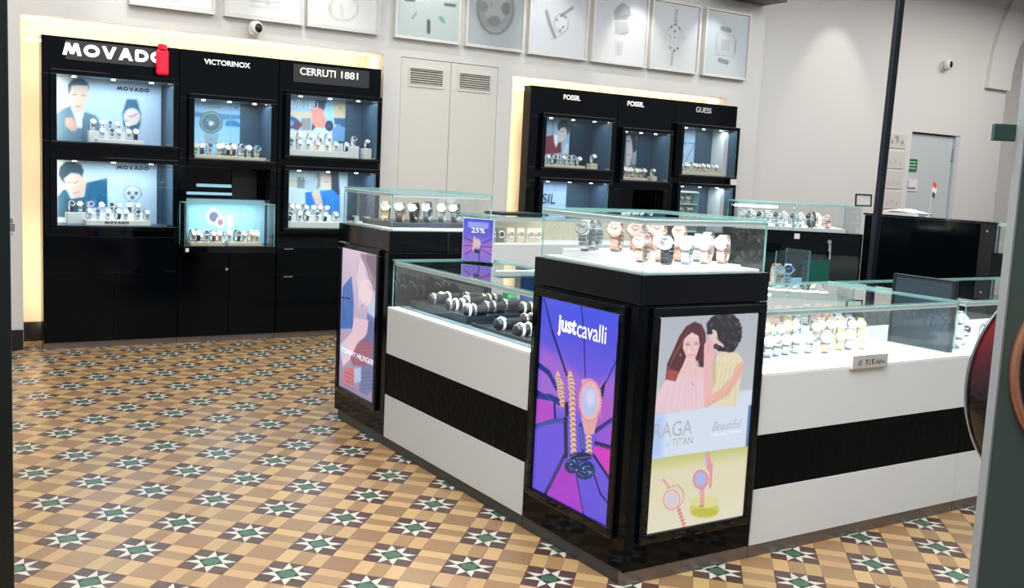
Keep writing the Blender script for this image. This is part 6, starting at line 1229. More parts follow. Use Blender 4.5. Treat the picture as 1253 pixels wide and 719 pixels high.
MB().box(6.48, 7.075, 8.302, 8.44, .94, .945).box(6.48, 7.075, 8.43, 8.44, .94, 1.38).box(6.478, 6.484, 8.302, 8.44, .94, 1.38).box(7.071, 7.077, 8.302, 8.44, .94, 1.38).box(6.48, 7.075, 8.302, 8.44, 1.375, 1.38).build('niche_lining', BLACK, c5, o5)
MB().box(6.90, 7.03, 8.425, 8.432, 1.5, 1.95).build('dark_backdrop', mat('slate_card', (36, 70, 92), .3), c5, o5)
c6, o6 = cabinet('black wall cabinet, rightmost, with a thin triangle print backdrop', 7.15, 8.055, [(7.265, 8.03, .94, 1.44), (7.265, 8.03, 1.556, 2.062)], G1)
display_box(c6, o6, 7.265, 8.03, 1.556, 2.062, key='triangle', lamp=2.0)
display_box(c6, o6, 7.265, 8.03, .94, 1.44, lamp=2.0)
lettering('sign_letters', 'GUESS', mat('dim_letters', (190, 194, 196), .4, emit=(200, 200, 200), estr=.45), (7.439, YF-.010, 2.224), (1, 0, 0), .218, .055, c6, o6, bold=.0)
MB().box(7.156, 7.224, YF-.05, YF-.001, 1.53, 2.09).build('side_panel', BLACK2, c6, o6, bevel=.003)
MB().box(7.975, 8.07, YF-.056, YF-.05, 1.475, 1.535).build('price_card', PAPER, c6, o6)
for cb, oo, x0, x1 in ((c4, o4, 5.335, 6.4), (c5, o5, 6.4, 7.15), (c6, o6, 7.15, 8.055)):
    xm = (x0+x1)/2
    for a, b in ((x0+.006, xm-.002), (xm+.002, x1-.006)): MB().box(a, b, YF-.014, YF-.001, .054, .86).build('door_panel', BLACK2, cb, oo, bevel=.002)
# red security tag hanging at the first sign
t = thing('red_tag', 'bright red rounded tag hanging over the last letter of the leftmost sign', 'tag', (1.915, 8.14, 2.10))
MB().box(1.868, 1.962, 8.10, 8.15, 2.105, 2.30).build('body', RED, t, (1.915, 8.14, 2.10), bevel=.018)
MB().cyl((1.915, 8.125, 2.30), (1.915, 8.125, 2.335), .036, 14).build('cap', RED, t, (1.915, 8.14, 2.10))
MB().box(1.90, 1.93, 8.14, 8.172, 2.325, 2.345).build('hook', CHROME, t, (1.915, 8.14, 2.10))

def wrow(n, x0, x1, y, z): return [(x0+(x1-x0)*k/max(1, n-1)+random.uniform(-.008, .008), y+random.uniform(-.02, .02), z) for k in range(n)]
PB = 'white display bases in the cabinet boxes'
def base(lb, x0, x1, y0, y1, z0, z1, m=ACRYL): plinth('riser_block', lb, x0, x1, y0, y1, z0, z1, m, PB)
# first cabinet
base('white base in the upper box of the leftmost wall cabinet', 1.46, 1.80, 8.20, 8.32, 1.5702, 1.60)
base('low white step behind the watches in the leftmost upper box', 1.42, 1.74, 8.322, 8.40, 1.5702, 1.66)
row('on front base, leftmost upper box', 'watches in the leftmost upper box', wrow(5, 1.50, 1.76, 8.26, 1.6002), ['steel', 'steelblack', 'steel', 'steel', 'leather'], small=True)
row('on rear step, leftmost upper box', 'watches in the leftmost upper box', wrow(5, 1.45, 1.71, 8.36, 1.6602), ['steel', 'steel', 'steelblue', 'steel'], small=True)
base('wide white base in the lower box of the leftmost wall cabinet', 1.37, 1.84, 8.15, 8.30, .9442, .985)
base('white step in the lower box of the leftmost wall cabinet', 1.26, 1.82, 8.302, 8.40, .9442, 1.03)
row('on front base, leftmost lower box', 'watches in the leftmost lower box', wrow(7, 1.40, 1.81, 8.22, .9852), ['steel', 'steelblue', 'steel', 'leather', 'steel', 'steelblack', 'steel'], small=True)
row('on rear step, leftmost lower box', 'watches in the leftmost lower box', wrow(8, 1.29, 1.79, 8.35, 1.0302), ['leatherblack', 'steel', 'steelblue', 'steel', 'steelblack', 'steel', 'leather', 'steel'], small=True)
# second cabinet
base('cream base in the upper box of the second wall cabinet', 2.18, 2.76, 8.16, 8.30, 1.4892, 1.515, CREAMB)
row('in second wall cabinet upper box', 'watches in the second upper box', wrow(9, 2.20, 2.70, 8.24, 1.5152), ['steel', 'brown', 'steelblue', 'steel', 'leather', 'brown', 'steelblue', 'steel', 'green'], scale=1.12, small=True)
watch('steel', (2.43, 8.30, 1.5152), 0, 1.5, 'large steel watch standing tallest in the second upper box', 'watches in the second upper box', small=True)
base('cream base in the front of the projecting glass showcase, left half', 2.12, 2.37, 8.03, 8.15, .8002, .828, CREAMB)
base('cream base in the front of the projecting glass showcase, right half', 2.42, 2.69, 8.03, 8.15, .8002, .828, CREAMB)
row('in front of projecting showcase', 'watches in the projecting showcase', wrow(5, 2.14, 2.35, 8.09, .8282)+wrow(5, 2.44, 2.67, 8.09, .8282), ['steel', 'leather', 'steelblue', 'brown', 'rose', 'steel', 'leatherblack', 'steel', 'gold', 'steel'], scale=1.1, small=True)
row('in rear of projecting showcase', 'watches in the projecting showcase', wrow(7, 2.17, 2.70, 8.20, .8002), ['steelblack', 'steel', 'rose', 'steel', 'steelblue', 'steel', 'green'], scale=1.35, small=True)
# third cabinet
base('long white base in the upper box of the third wall cabinet', 2.95, 3.50, 8.15, 8.30, 1.5492, 1.60)
base('white step in the upper box of the third wall cabinet', 2.99, 3.40, 8.302, 8.40, 1.5492, 1.655)
base('small tall white block, left of two in the third upper box', 3.52, 3.60, 8.20, 8.28, 1.5492, 1.655)
base('small tall white block, right of two in the third upper box', 3.645, 3.72, 8.20, 8.28, 1.5492, 1.64)
row('on front base, third upper box', 'watches in the third upper box', wrow(7, 2.97, 3.47, 8.22, 1.6002), ['green', 'steel', 'steel', 'rosewhite', 'gold', 'steel', 'leather'], small=True)
row('on rear step, third upper box', 'watches in the third upper box', wrow(5, 3.02, 3.37, 8.35, 1.6552), ['steel', 'gold', 'steel', 'steel'], small=True)
watch('steelblack', (3.56, 8.24, 1.6552), 0, 1.15, 'black dial watch on the left tall white block, third upper box', 'watches in the third upper box', small=True)
watch('leather', (3.683, 8.24, 1.6402), 0, 1.15, 'black strapped watch on the right tall white block, third upper box', 'watches in the third upper box', small=True)
base('wide white base in the lower box of the third wall cabinet', 2.955, 3.45, 8.15, 8.30, .9442, .995)
base('white step in the lower box of the third wall cabinet', 3.02, 3.40, 8.302, 8.40, .9442, 1.045)
row('on front base, third lower box', 'watches in the third lower box', wrow(6, 2.98, 3.40, 8.22, .9952), ['leatherblack', 'steel', 'brown', 'steelblue', 'leather', 'steel'], small=True)
row('on rear step, third lower box', 'watches in the third lower box', wrow(6, 3.04, 3.38, 8.35, 1.0452), ['steel', 'gold', 'steel'], small=True)
# right cabinets
base('cream base in the upper box of the cabinet with the reading man', 5.52, 6.02, 8.16, 8.30, 1.5642, 1.59, CREAMB)
row('before the reading man backdrop', 'watches in the reading man box', wrow(8, 5.55, 5.99, 8.25, 1.5902), ['steelblack', 'steel', 'leatherblack', 'steelblue', 'steel', 'steelblack', 'steelblue', 'leather'], scale=1.35, small=True)
base('small cream block right of the watches in the reading man box', 6.12, 6.20, 8.2, 8.28, 1.5642, 1.62, CREAMB)
watch('leather', (6.16, 8.24, 1.6202), 0, 1.35, 'lone black strapped watch on the cream block in the reading man box', 'watches in the reading man box', small=True)
base('cream base in the narrow cabinet box with the cropped face', 6.50, 6.83, 8.16, 8.30, 1.4742, 1.50, CREAMB)
row('before the cropped face backdrop', 'watches in the cropped face box', wrow(6, 6.56, 6.82, 8.25, 1.5002), ['steel', 'rosewhite', 'steel', 'gold'], scale=1.2, small=True)
base('small cream block in the narrow cabinet box', 6.92, 6.99, 8.2, 8.28, 1.4742, 1.525, CREAMB)
watch('steel', (6.955, 8.24, 1.5252), 0, 1.1, 'lone steel watch on the small cream block in the narrow box', 'watches in the cropped face box', small=True)
base('long cream base in the upper box of the rightmost wall cabinet', 7.27, 7.86, 8.15, 8.30, 1.5602, 1.60, CREAMB)
row('before the triangle print backdrop', 'watches in the triangle box', wrow(10, 7.325, 7.82, 8.24, 1.6002), ['rosewhite', 'steel', 'gold', 'steel'], small=True)
t = thing('watch_showcase', 'small clear glass tower inside the lower right cabinet box', 'glass case', (7.44, 8.25, .945))
for z in (.945, 1.365): MB().box(7.31, 7.57, 8.17, 8.35, z, z+.015).build('end_plate', BRIGHT, t, (7.44, 8.25, .945))
for x in (7.31, 7.564): MB().box(x, x+.006, 8.17, 8.35, .96, 1.365).build('side_pane', EDGE, t, (7.44, 8.25, .945))
for z in (1.12, 1.24): MB().box(7.32, 7.56, 8.175, 8.345, z, z+.01).build('shelf', ACRYL, t, (7.44, 8.25, .945))
row('on glass tower upper shelf', 'watches in the glass tower', wrow(3, 7.37, 7.51, 8.25, 1.2502), ['steel', 'rosewhite', 'gold'], small=True)
row('on glass tower middle shelf', 'watches in the glass tower', wrow(4, 7.36, 7.52, 8.25, 1.1302), ['steel', 'gold', 'steel'], small=True)
# ================================================================ ISLAND
def light_box(t, org, axis, a0, a1, z0, z1, pos, key, fw=.035, fo=.02):
    """black frame with a backlit print; axis x: facing -x, axis y: facing -y"""
    f = MB()
    def bx(p0, p1, q0, q1, d0, d1):
        if axis == 'y': f.box(p0, p1, d0, d1, q0, q1)
        else: f.box(d0, d1, p0, p1, q0, q1)
    bx(a0-fw, a1+fw, z1, z1+fw, pos-fo, pos); bx(a0-fw, a1+fw, z0-fw, z0, pos-fo, pos); bx(a0-fw, a0, z0, z1, pos-fo, pos); bx(a1, a1+fw, z0, z1, pos-fo, pos)
    fr = f.build('poster_frame', BLACK, t, org, bevel=.006)
    p = poster('backlit_poster', key, BACKLIT, t, org, shift=-.006)
    return fr
def glass_case(label, x0, x1, y0, y1, z0, z1, group, trim=True, led=3.0, edge_t=.008, top_over=.0):
    org = ((x0+x1)/2, (y0+y1)/2, z0); t = thing('glass_case', label, 'glass case', org, group)
    th = .006
    for ax, c, nm in (('y', y0, 'front_pane'), ('y', y1-th, 'back_pane')):
        MB().pane(ax, c, th, x0, x1, z0, z1-th).build(nm, [GLASS, EDGE], t, org)
    MB().pane('x', x0, th, y0+th, y1-th, z0, z1-th).build('side_pane', [GLASS, EDGE], t, org)
    MB().pane('x', x1-th, th, y0+th, y1-th, z0, z1-th).build('side_pane', [GLASS, EDGE], t, org)
    MB().pane('z', z1-th*.0, .008, x0-.002, x1+.002, y0-.002, y1+.002).build('top_pane', [TOPGLASS, EDGE], t, org)
    if trim:
        MB().box(x0+th, x1-th, y0+th, y0+.030, z1-.022, z1-.002).box(x0+th, x0+.030, y0+.03, y1-th, z1-.022, z1-.002).build('light_channel', WHITE, t, org)
    if led:
        area('case_strip', ((x0+x1)/2, y0+.06, z1-.025), led*(x1-x0), (x1-x0)*.9, .03, (.93, .97, 1))
        if y1-y0 > .9: area('case_strip', (x0+.06, (y0+y1)/2, z1-.025), led*(y1-y0), .03, (y1-y0)*.9, (.93, .97, 1))
    return t, org
def pillar(label, x0, x1, y0, y1, group):
    org = ((x0+x1)/2, (y0+y1)/2, 0); t = thing('display_pillar', label, 'display pillar', org, group)
    MB().box(x0, x1, y0, y1, .052, 1.045).build('body', BLACK2, t, org, bevel=.004)
    MB().box(x0, x1, y0, y1, 1.047, 1.158).build('top_block', BLACK, t, org, bevel=.003)
    return t, org
GP = 'glass cases standing on black pillars'; GR = 'island display pillars'
X0, Y0 = 2.306, 2.753
p1, q1 = pillar('black corner pillar of the island with two lit posters', X0, 2.95, Y0, 3.44, GR)
MB().box(X0+.004, 2.95, Y0+.004, Y0+.03, 0, .052).build('plinth', PLINTH, p1, q1)
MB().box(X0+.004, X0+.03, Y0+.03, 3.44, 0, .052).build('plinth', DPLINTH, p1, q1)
light_box(p1, q1, 'x', 2.849, 3.363, .20, 1.003, X0, 'just')
light_box(p1, q1, 'y', 2.396, 2.897, .19, 1.004, Y0, 'raga')
xp = X0-.0075
lettering('poster_letters', 'just', WHITEINK, (xp, 3.240, .862), (0, -1, 0), .125, .084, p1, q1, bold=.03, depth=0)
lettering('poster_letters', 'cavalli', WHITEINK, (xp, 3.110, .879), (0, -1, 0), .183, .068, p1, q1, bold=.0, depth=0)
yp = Y0-.0075
lettering('poster_letters', 'RAGA', GREYINK, (2.402, yp, .552), (1, 0, 0), .190, .058, p1, q1, depth=0)
lettering('poster_letters', 'by', GREYINK, (2.466, yp, .515), (1, 0, 0), .018, .014, p1, q1, depth=0)
lettering('poster_letters', 'TITAN', GREYINK, (2.494, yp, .516), (1, 0, 0), .105, .027, p1, q1, bold=.01, depth=0)
lettering('poster_letters', 'Beautiful', GREYINK, (2.695, yp, .553), (1, 0, 0), .155, .036, p1, q1, shear=.35, depth=0)
lettering('poster_letters', 'COLLECTION', mat('pale_ink', (196, 206, 220), .5, emit=(196, 206, 220), estr=.8), (2.685, yp, .532), (1, 0, 0), .165, .011, p1, q1, depth=0)
p2, q2 = pillar('black pillar at the far left end of the island with a narrow denim poster', X0, 2.95, 4.822, 5.51, GR)
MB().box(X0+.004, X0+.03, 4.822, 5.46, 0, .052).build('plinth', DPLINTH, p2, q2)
light_box(p2, q2, 'x', 4.943, 5.432, .205, 1.02, X0, 'denim')
lettering('poster_letters', 'TOMMY HILFIGER', WHITEINK, (xp, 5.405, .412), (0, -1, 0), .445, .030, p2, q2, depth=0)

# glass cases on the pillars
CA = glass_case('glass case on the black corner pillar, holding rose and steel watches', X0+.022, 2.94, Y0+.022, 3.43, 1.1585, 1.356, GP, led=5)
CB = glass_case('glass case on the far left pillar, holding a row of pale watches', X0+.022, 2.94, 4.846, 5.50, 1.1585, 1.36, GP, led=6)
GI = 'white display liners inside the island cases'
def liner(lb, x0, x1, y0, y1, z0, z1, m=BRIGHT): plinth('riser_block', lb, x0, x1, y0, y1, z0, z1, m, GI)
MB().box(X0+.034, 2.925, Y0+.034, 3.42, 1.159, 1.168).build('case_floor', BRIGHT, CA[0], CA[1])
liner('low white platform at the back of the corner pillar case', 2.40, 2.90, 3.12, 3.38, 1.1682, 1.20)
liner('white front platform of the corner pillar case', 2.46, 2.90, 2.86, 3.05, 1.1682, 1.178)
row('in corner pillar case back row', 'watches in the corner pillar case', [(2.418,3.24,1.2002),(2.497,3.30,1.2002),(2.545,3.21,1.2002),(2.615,3.31,1.2002),(2.655,3.20,1.2002),(2.715,3.30,1.2002),(2.755,3.19,1.2002),(2.815,3.29,1.2002),(2.86,3.18,1.2002)], ['steel','steel','rose','steel','rose','rosewhite','rose','rosewhite','rose'], rz=-.95, scale=1.6, stand=CLEAR)
row('in corner pillar case front row', 'watches in the corner pillar case', [(2.50,2.99,1.1782),(2.545,2.90,1.1782),(2.60,3.0,1.1782),(2.645,2.90,1.1782),(2.70,3.0,1.1782),(2.745,2.90,1.1782),(2.795,3.0,1.1782),(2.845,2.91,1.1782),(2.875,3.03,1.1782)], ['rose','leatherblack','rosewhite','steel','rose','rosewhite','steel','rosewhite','steel'], rz=-.9, scale=1.5, stand=CLEAR)
MB().box(X0+.034, 2.925, 4.86, 5.49, 1.159, 1.168).build('case_floor', BRIGHT, CB[0], CB[1])
liner('dark blue platform inside the far left pillar case', 2.38, 2.92, 4.95, 5.35, 1.1682, 1.195, NAVY)
row('in the far left pillar case', 'watches in the far left pillar case', [(x, 5.08+.085*(k%2), 1.1952) for k, x in enumerate((2.395, 2.44, 2.49, 2.53, 2.575, 2.62, 2.66, 2.705, 2.75, 2.795, 2.84, 2.885))], ['gold','leather','rosewhite','steel','leather','gold','steel','leatherblack','steel','steelblack','steel','leatherblack'], rz=-.75, scale=1.42, stand=CLEAR)
for k, (x, y) in enumerate(((2.36, 5.40), (2.40, 5.33))):
    t = thing('price_block', '%s clear price block in the corner of the far left pillar case' % ('rear', 'front')[k], 'price block', (x, y, 1.1682), 'price blocks')
    MB().box(x-.014, x+.014, y-.02, y+.02, 1.1682, 1.205).build('block', mat('frosted_block', (190, 206, 210), .3), t, (x, y, 1.1682), bevel=.002)
    MB().box(x-.0155, x-.0142, y-.012, y+.012, 1.178, 1.198).build('label_face', INK, t, (x, y, 1.1682))

# ---- counters
def counter_front(label, axis, a0, a1, pos, back, group, joints=()):
    """white laminate counter; axis 'x' runs along x with its face at y=pos, 'y' along y with its face at x=pos"""
    if axis == 'x': org = ((a0+a1)/2, (pos+back)/2, 0)
    else: org = ((pos+back)/2, (a0+a1)/2, 0)
    t = thing('display_counter', label, 'counter', org, group)
    def B(p0, p1, d0, d1, z0, z1, nm, m, bev=0, par=t):
        b = MB()
        if axis == 'x': b.box(p0, p1, d0, d1, z0, z1)
        else: b.box(d0, d1, p0, p1, z0, z1)
        return b.build(nm, m, par, org, bevel=bev)
    js = [a0]+list(joints)+[a1]
    for i in range(len(js)-1):
        u, v = js[i]+.0008, js[i+1]-.0008
        B(u, v, pos, pos+.02, .052, .2835, 'front_panel', WHITE, .001); B(u, v, pos+.002, pos+.02, .2845, .507, 'front_band', BAND); B(u, v, pos, pos+.02, .508, .742, 'front_panel', WHITE, .001)
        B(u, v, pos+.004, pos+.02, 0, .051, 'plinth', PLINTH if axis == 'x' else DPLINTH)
    B(a0+.001, a1-.001, pos+.021, back, .03, .70, 'carcass', WHITE)
    B(a0+.001, a1-.001, pos, back, .7425, .757, 'counter_floor', BRIGHT, .001)
    return t, org
GC = 'white counters of the island'
counter_front('white counter with a black band between the two black island pillars', 'y', 3.442, 4.820, X0, 2.95, GC)
counter_front('white counter with a black band right of the corner pillar', 'x', 2.952, 4.30, Y0, 3.55, GC)
counter_front('white counter at the far right behind the grey advertising panel', 'x', 4.302, 5.9, Y0, 3.55, GC)
def low_case(label, x0, x1, y0, y1, led, group='low glass cases on the white counters'):
    return glass_case(label, x0, x1, y0, y1, .7575, 1.002, group, led=led)
low_case('long low glass case on the left counter, holding bracelet rolls', X0+.022, 2.93, 3.445, 4.817, 4.5)
low_case('long low glass case on the front right counter, holding pale watches', 2.955, 4.225, Y0+.022, 3.54, 5)
low_case('low glass case at the far right end of the front counters', 4.285, 5.85, Y0+.022, 3.54, 5)

# left counter interior: dark trays with velvet rolls
TRAYM = mat('dark_tray', (24, 36, 46), .35)
tag(MB().box(2.36, 2.92, 3.47, 4.79, .7575, .762).build('tray_mat', mat('grey_teal_mat', (74, 96, 104), .5), None, (2.6, 4.1, .757)), 'dark grey green mat lining the left counter case', 'mat')
def tray(lb, x0, x1, y0, y1, z0, z1):
    t = thing('velvet_tray', lb, 'tray', ((x0+x1)/2, (y0+y1)/2, z0), 'dark trays in the left counter case'); og = t.location
    b = MB().box(x0, x1, y0, y1, z0, z1-.008); b.build('tray_body', TRAYM, t, og, bevel=.002)
    MB().box(x0, x1, y0, y0+.008, z1-.008, z1).box(x0, x1, y1-.008, y1, z1-.008, z1).box(x0, x0+.008, y0+.008, y1-.008, z1-.008, z1).box(x1-.008, x1, y0+.008, y1-.008, z1-.008, z1).build('tray_rim', TRAYM, t, og)
tray('dark raised tray of bracelets toward the far end of the left counter', 2.40, 2.90, 4.14, 4.74, .7622, .80)
tray('dark low tray of bracelets next to the corner pillar', 2.40, 2.90, 3.50, 4.10, .7622, .778)
ringm = {'steel': STEEL, 'gold': GOLD, 'white': BRIGHT, 'leather': BROWNL}
def roll(x, y, z, L, rings, lb, rz=0.):
    t = thing('bracelet_roll', lb, 'jewellery roll', (x, y, z), 'black velvet rolls carrying bracelets'); t.rotation_euler = (0, 0, rz)
    R_ = .026
    M = Matrix.Translation((0, 0, R_)) @ Matrix.Rotation(PI/2, 4, 'Y')
    MB().lathe([(R_*.8, 0), (R_, .004), (R_, L-.004), (R_*.8, L)], 16, 0, M).build('velvet_roll', LEATHER, t, smooth=True)
    for k, (p, kd) in enumerate(rings):
        rr = R_+.003
        b = MB().lathe([(rr-.002, p-.006), (rr+.004, p-.0065), (rr+.006, p), (rr+.004, p+.0065), (rr-.002, p+.006)], 20, 0, M, closed=True)
        o = b.build('bracelet', ringm[kd], t, smooth=True)
        if k % 2 == 0:
            h = MB().lathe([(.0, .004), (.011, .004), (.012, 0), (.012, -.002)], 12, 0, Matrix.Translation((p, -.020, R_+.024)) @ Matrix.Rotation(math.radians(40), 4, 'X'))
            h.build('bracelet_dial', STEEL if kd != 'white' else DIALW, o, smooth=True)
ZA, ZB = .7925, .7705
for a in ((2.46, 4.64, ZA, .10, [(.02, 'steel')], 'roll with one silver cuff, leftmost on the far tray'),
          (2.52, 4.66, ZA+.0, .13, [(.02, 'white'), (.06, 'white')], 'roll with two white cuffs at the back left of the far tray'),
          (2.66, 4.66, ZA, .14, [(.03, 'steel')], 'roll with one silver cuff in the back middle of the far tray'),
          (2.44, 4.42, ZA, .12, [(.015, 'steel'), (.05, 'white'), (.085, 'white')], 'roll with three pale cuffs at the front edge of the far tray'),
          (2.58, 4.50, ZA, .16, [(.02, 'white')], 'roll with one white cuff in the centre of the far tray'),
          (2.71, 4.55, ZA, .14, [(.02, 'gold'), (.055, 'gold'), (.09, 'steel')], 'roll with gold cuffs at the back of the far tray'),
          (2.72, 4.35, ZA, .15, [(.02, 'steel')], 'roll with one silver cuff at the right of the far tray'),
          (2.75, 4.22, ZA, .14, [(.02, 'white'), (.06, 'gold'), (.085, 'gold')], 'roll with white and gold cuffs at the near right of the far tray'),
          (2.58, 4.30, ZA, .12, [(.02, 'steel'), (.06, 'steel')], 'roll with two silver cuffs in the middle of the far tray'),
          (2.43, 4.22, ZA, .12, [(.02, 'white'), (.05, 'steel')], 'roll with two pale cuffs at the near corner of the far tray'),
          (2.43, 3.92, ZB, .14, [(.03, 'white')], 'roll with one white cuff at the front left of the near tray'),
          (2.62, 4.00, ZB, .12, [(.02, 'gold'), (.06, 'white')], 'roll with gold and white cuffs at the back of the near tray'),
          (2.76, 3.92, ZB, .12, [(.02, 'white')], 'roll with one white cuff at the back right of the near tray'),
          (2.42, 3.74, ZB, .16, [(.03, 'white'), (.075, 'white')], 'roll with two white cuffs near the corner pillar'),
          (2.62, 3.78, ZB, .12, [(.02, 'white'), (.07, 'steel')], 'roll with white and silver cuffs behind the one near the corner pillar')):
    roll(*a[:5], a[5], rz=random.uniform(-.12, .12))

# blue cup and green box seen through the left counter case
t = thing('blue_canister', 'blue round canister standing behind the left counter case', 'canister', (3.06, 4.62, .7595))
MB().lathe([(.038, 0), (.042, .004), (.042, .165), (.040, .17), (0, .17)], 24).build('canister_body', BLUE, t, (0, 0, 0), smooth=False)
MB().lathe([(.043, .155), (.044, .157), (.044, .184), (.042, .188), (0, .188)], 24).build('lid', BLUE, t)
t2 = thing('green_carton', 'bright green small carton left of the blue canister', 'box', (3.00, 4.71, .7595))
MB().box(-.03, .03, -.03, .03, 0, .07).build('carton', mat('carton_green', (46, 180, 110), .5), t2, bevel=.002)
MB().box(-.03, .03, -.0305, -.03, .045, .065).build('flap', mat('carton_light', (150, 220, 180), .5), t2)
tag(MB().box(2.955, 3.25, 3.60, 4.80, .72, .759).build('staff_shelf', WHITE, None, (3.1, 4.2, .72)), 'white staff side shelf behind the left counter', 'shelf')

# offer sign on the left counter glass
t = thing('offer_sign', 'purple tabletop offer sign standing on the left counter glass', 'sign', (2.76, 4.62, 1.0125))
ang = math.radians(-62)
PM = Matrix.Translation((2.70, 4.735, 1.0145)) @ Matrix.Rotation(ang, 4, 'Z')
sx, sz = .185/.20, .225/.36
PM2 = PM @ Matrix.Diagonal((sx, 1, sz, 1))
b = MB().box(-.004, .189, .0015, .012, -.0015, .230)
b.v = [tuple(PM @ Vector(v)) for v in b.v]; b.build('sign_block', mat('clear_block', (206, 214, 220), .2), t, (2.76, 4.62, 1.0125))
poster('sign_print', 'offer', PRINT, t, (2.76, 4.62, 1.0125), place=PM2)
rv = PM.to_3x3() @ Vector((1, 0, 0))
lettering('sign_letters', '25%', BRIGHT, PM @ Vector((.052, -.002, .150)), rv, .085, .028, t, (2.76, 4.62, 1.0125), bold=.03, depth=.001)

# right counter interior: stepped white base and pale watches
liner('front white step in the long right counter case', 3.12, 4.12, 2.86, 3.02, .7572, .775)
liner('middle white step in the long right counter case', 3.05, 3.98, 3.03, 3.17, .7572, .80)
liner('back white step in the long right counter case', 3.00, 3.95, 3.18, 3.34, .7572, .84)
RG = 'pale watches in the long right counter case'
pal = ['steel', 'rosewhite', 'gold', 'steel', 'twotone', 'steel', 'rose', 'gold']
row('on right counter case front step', RG, wrow(11, 3.10, 3.80, 2.96, .7752), ['steel', 'steel', 'steelblack', 'steel', 'steel', 'twotone', 'rosewhite', 'steel', 'gold', 'steel', 'gold'], rz=-.8, scale=1.3, stand=CLEAR)
row('on right counter case middle step', RG, wrow(14, 3.07, 3.95, 3.10, .8002), ['steel', 'twotone', 'steel', 'rosewhite', 'gold', 'steel', 'gold'], rz=-.8, scale=1.3, stand=CLEAR)
row('on right counter case back step', RG, wrow(14, 3.05, 3.90, 3.26, .8402), ['gold', 'rosewhite', 'gold', 'steel', 'steelblue', 'rose', 'gold'], rz=-.8, scale=1.3, stand=CLEAR)
row('behind right counter case steps', RG, wrow(3, 4.02, 4.17, 3.36, .7572), ['steel'], rz=-.7, scale=1.5)
row('in far right low case front', 'watches in the far right case', [(4.42, 2.90, .7572), (4.54, 2.95, .7572), (4.66, 2.90, .7572), (4.78, 2.95, .7572)], ['steel', 'steelblack', 'steel', 'steelblack'], rz=-.5, scale=1.5)
row('in far right low case rear', 'watches in the far right case', [(4.48, 3.20, .7572), (4.60, 3.24, .7572), (4.74, 3.20, .7572), (4.88, 3.2, .7572)], ['steelblack', 'rosewhite', 'steelblack', 'steel'], rz=-.5, scale=1.6)
# brand plate
t = thing('brand_plate', 'small silver name plate on the rim of the right counter', 'sign', (3.585, 2.748, .748))
MB().box(3.470, 3.700, 2.738, 2.7525, .7435, .802).build('plate', mat('plate_silver', (204, 206, 204), .35, metal=.3), t, (3.585, 2.748, .748), bevel=.002)
lettering('plate_letters', 'TITAN', mat('plate_ink', (140, 142, 140), .4), (3.545, 2.7365, .760), (1, 0, 0), .128, .024, t, (3.585, 2.748, .748), bold=.02, depth=.001)
MB().cyl((3.515, 2.738, .772), (3.515, 2.7355, .772), .013, 14).build('emblem', MATS['plate_ink'], t, (3.585, 2.748, .748))
# dark board between the two right cases
t = thing('dark_board', 'dark framed board standing upright between the two right glass cases', 'board', (4.255, 2.98, .7575))
MB().box(4.246, 4.264, 2.83, 3.14, .7575, 1.085).build('board', mat('slate_board', (44, 58, 70), .3), t, (4.255, 2.98, .7575))
MB().box(4.242, 4.268, 2.815, 2.83, .7575, 1.095).box(4.242, 4.268, 3.14, 3.155, .7575, 1.095).box(4.242, 4.268, 2.83, 3.14, 1.085, 1.095).build('board_frame', SATIN, t, (4.255, 2.98, .7575))

# ---- back counter of the island with its case
t, og = counter_front('white counter at the back of the island seen through the glass cases', 'x', 3.44, 5.2, 5.66, 6.15, GC)
bk = thing('counter_plinth', 'white plinth under the beige jewellery case on the back counter', 'plinth', (4.3, 5.9, .7575))
MB().box(3.44, 5.2, 5.66, 6.15, .7575, 1.02).build('riser_body', WHITE, bk, (4.3, 5.9, .7575), bevel=.002)
CC = glass_case('beige backed glass case on the back counter of the island', 3.46, 5.15, 5.68, 6.13, 1.0205, 1.195, 'low glass cases on the white counters', led=1.2)
MB().box(3.50, 5.1, 6.08, 6.10, 1.0207, 1.17).build('backing_board', CREAMB, CC[0], CC[1])
for k, (x, z, dk) in enumerate(((3.53, .05, 1), (3.60, .05, 1), (3.68, .045, 0), (3.76, .03, 0), (3.84, .05, 0), (3.90, .05, 0))):
    t = thing('bracelet_card', 'grey jewellery card with a silver bracelet, %s from the left in the back case' % ORD[k], 'jewellery card', (x, 5.80, 1.0207), 'jewellery cards in the back case')
    MB().box(x-.03, x+.03, 5.80, 5.81, 1.0207, 1.0207+.10).build('card', mat('card_grey', (120, 112, 100), .5) if dk else CREAMB, t, (x, 5.8, 1.0207))
    M = Matrix.Translation((x, 5.79, 1.0207+.055)) @ Matrix.Rotation(PI/2, 4, 'X')
    MB().lathe([(.020, -.005), (.025, -.005), (.025, .005), (.020, .005)], 20, 0, M, closed=True).build('bracelet', STEEL, t, (x, 5.8, 1.0207), smooth=True)
t = thing('black_tray', 'thin black tray lying on top of the back counter glass case', 'tray', (3.75, 5.85, 1.206))
MB().box(3.58, 3.95, 5.75, 6.0, 1.2055, 1.222).build('tray_body', SATIN, t, (3.75, 5.85, 1.206), bevel=.003)
MB().box(3.60, 3.93, 5.77, 5.98, 1.222, 1.2235).build('tray_mat', TRAYM, t, (3.75, 5.85, 1.206))

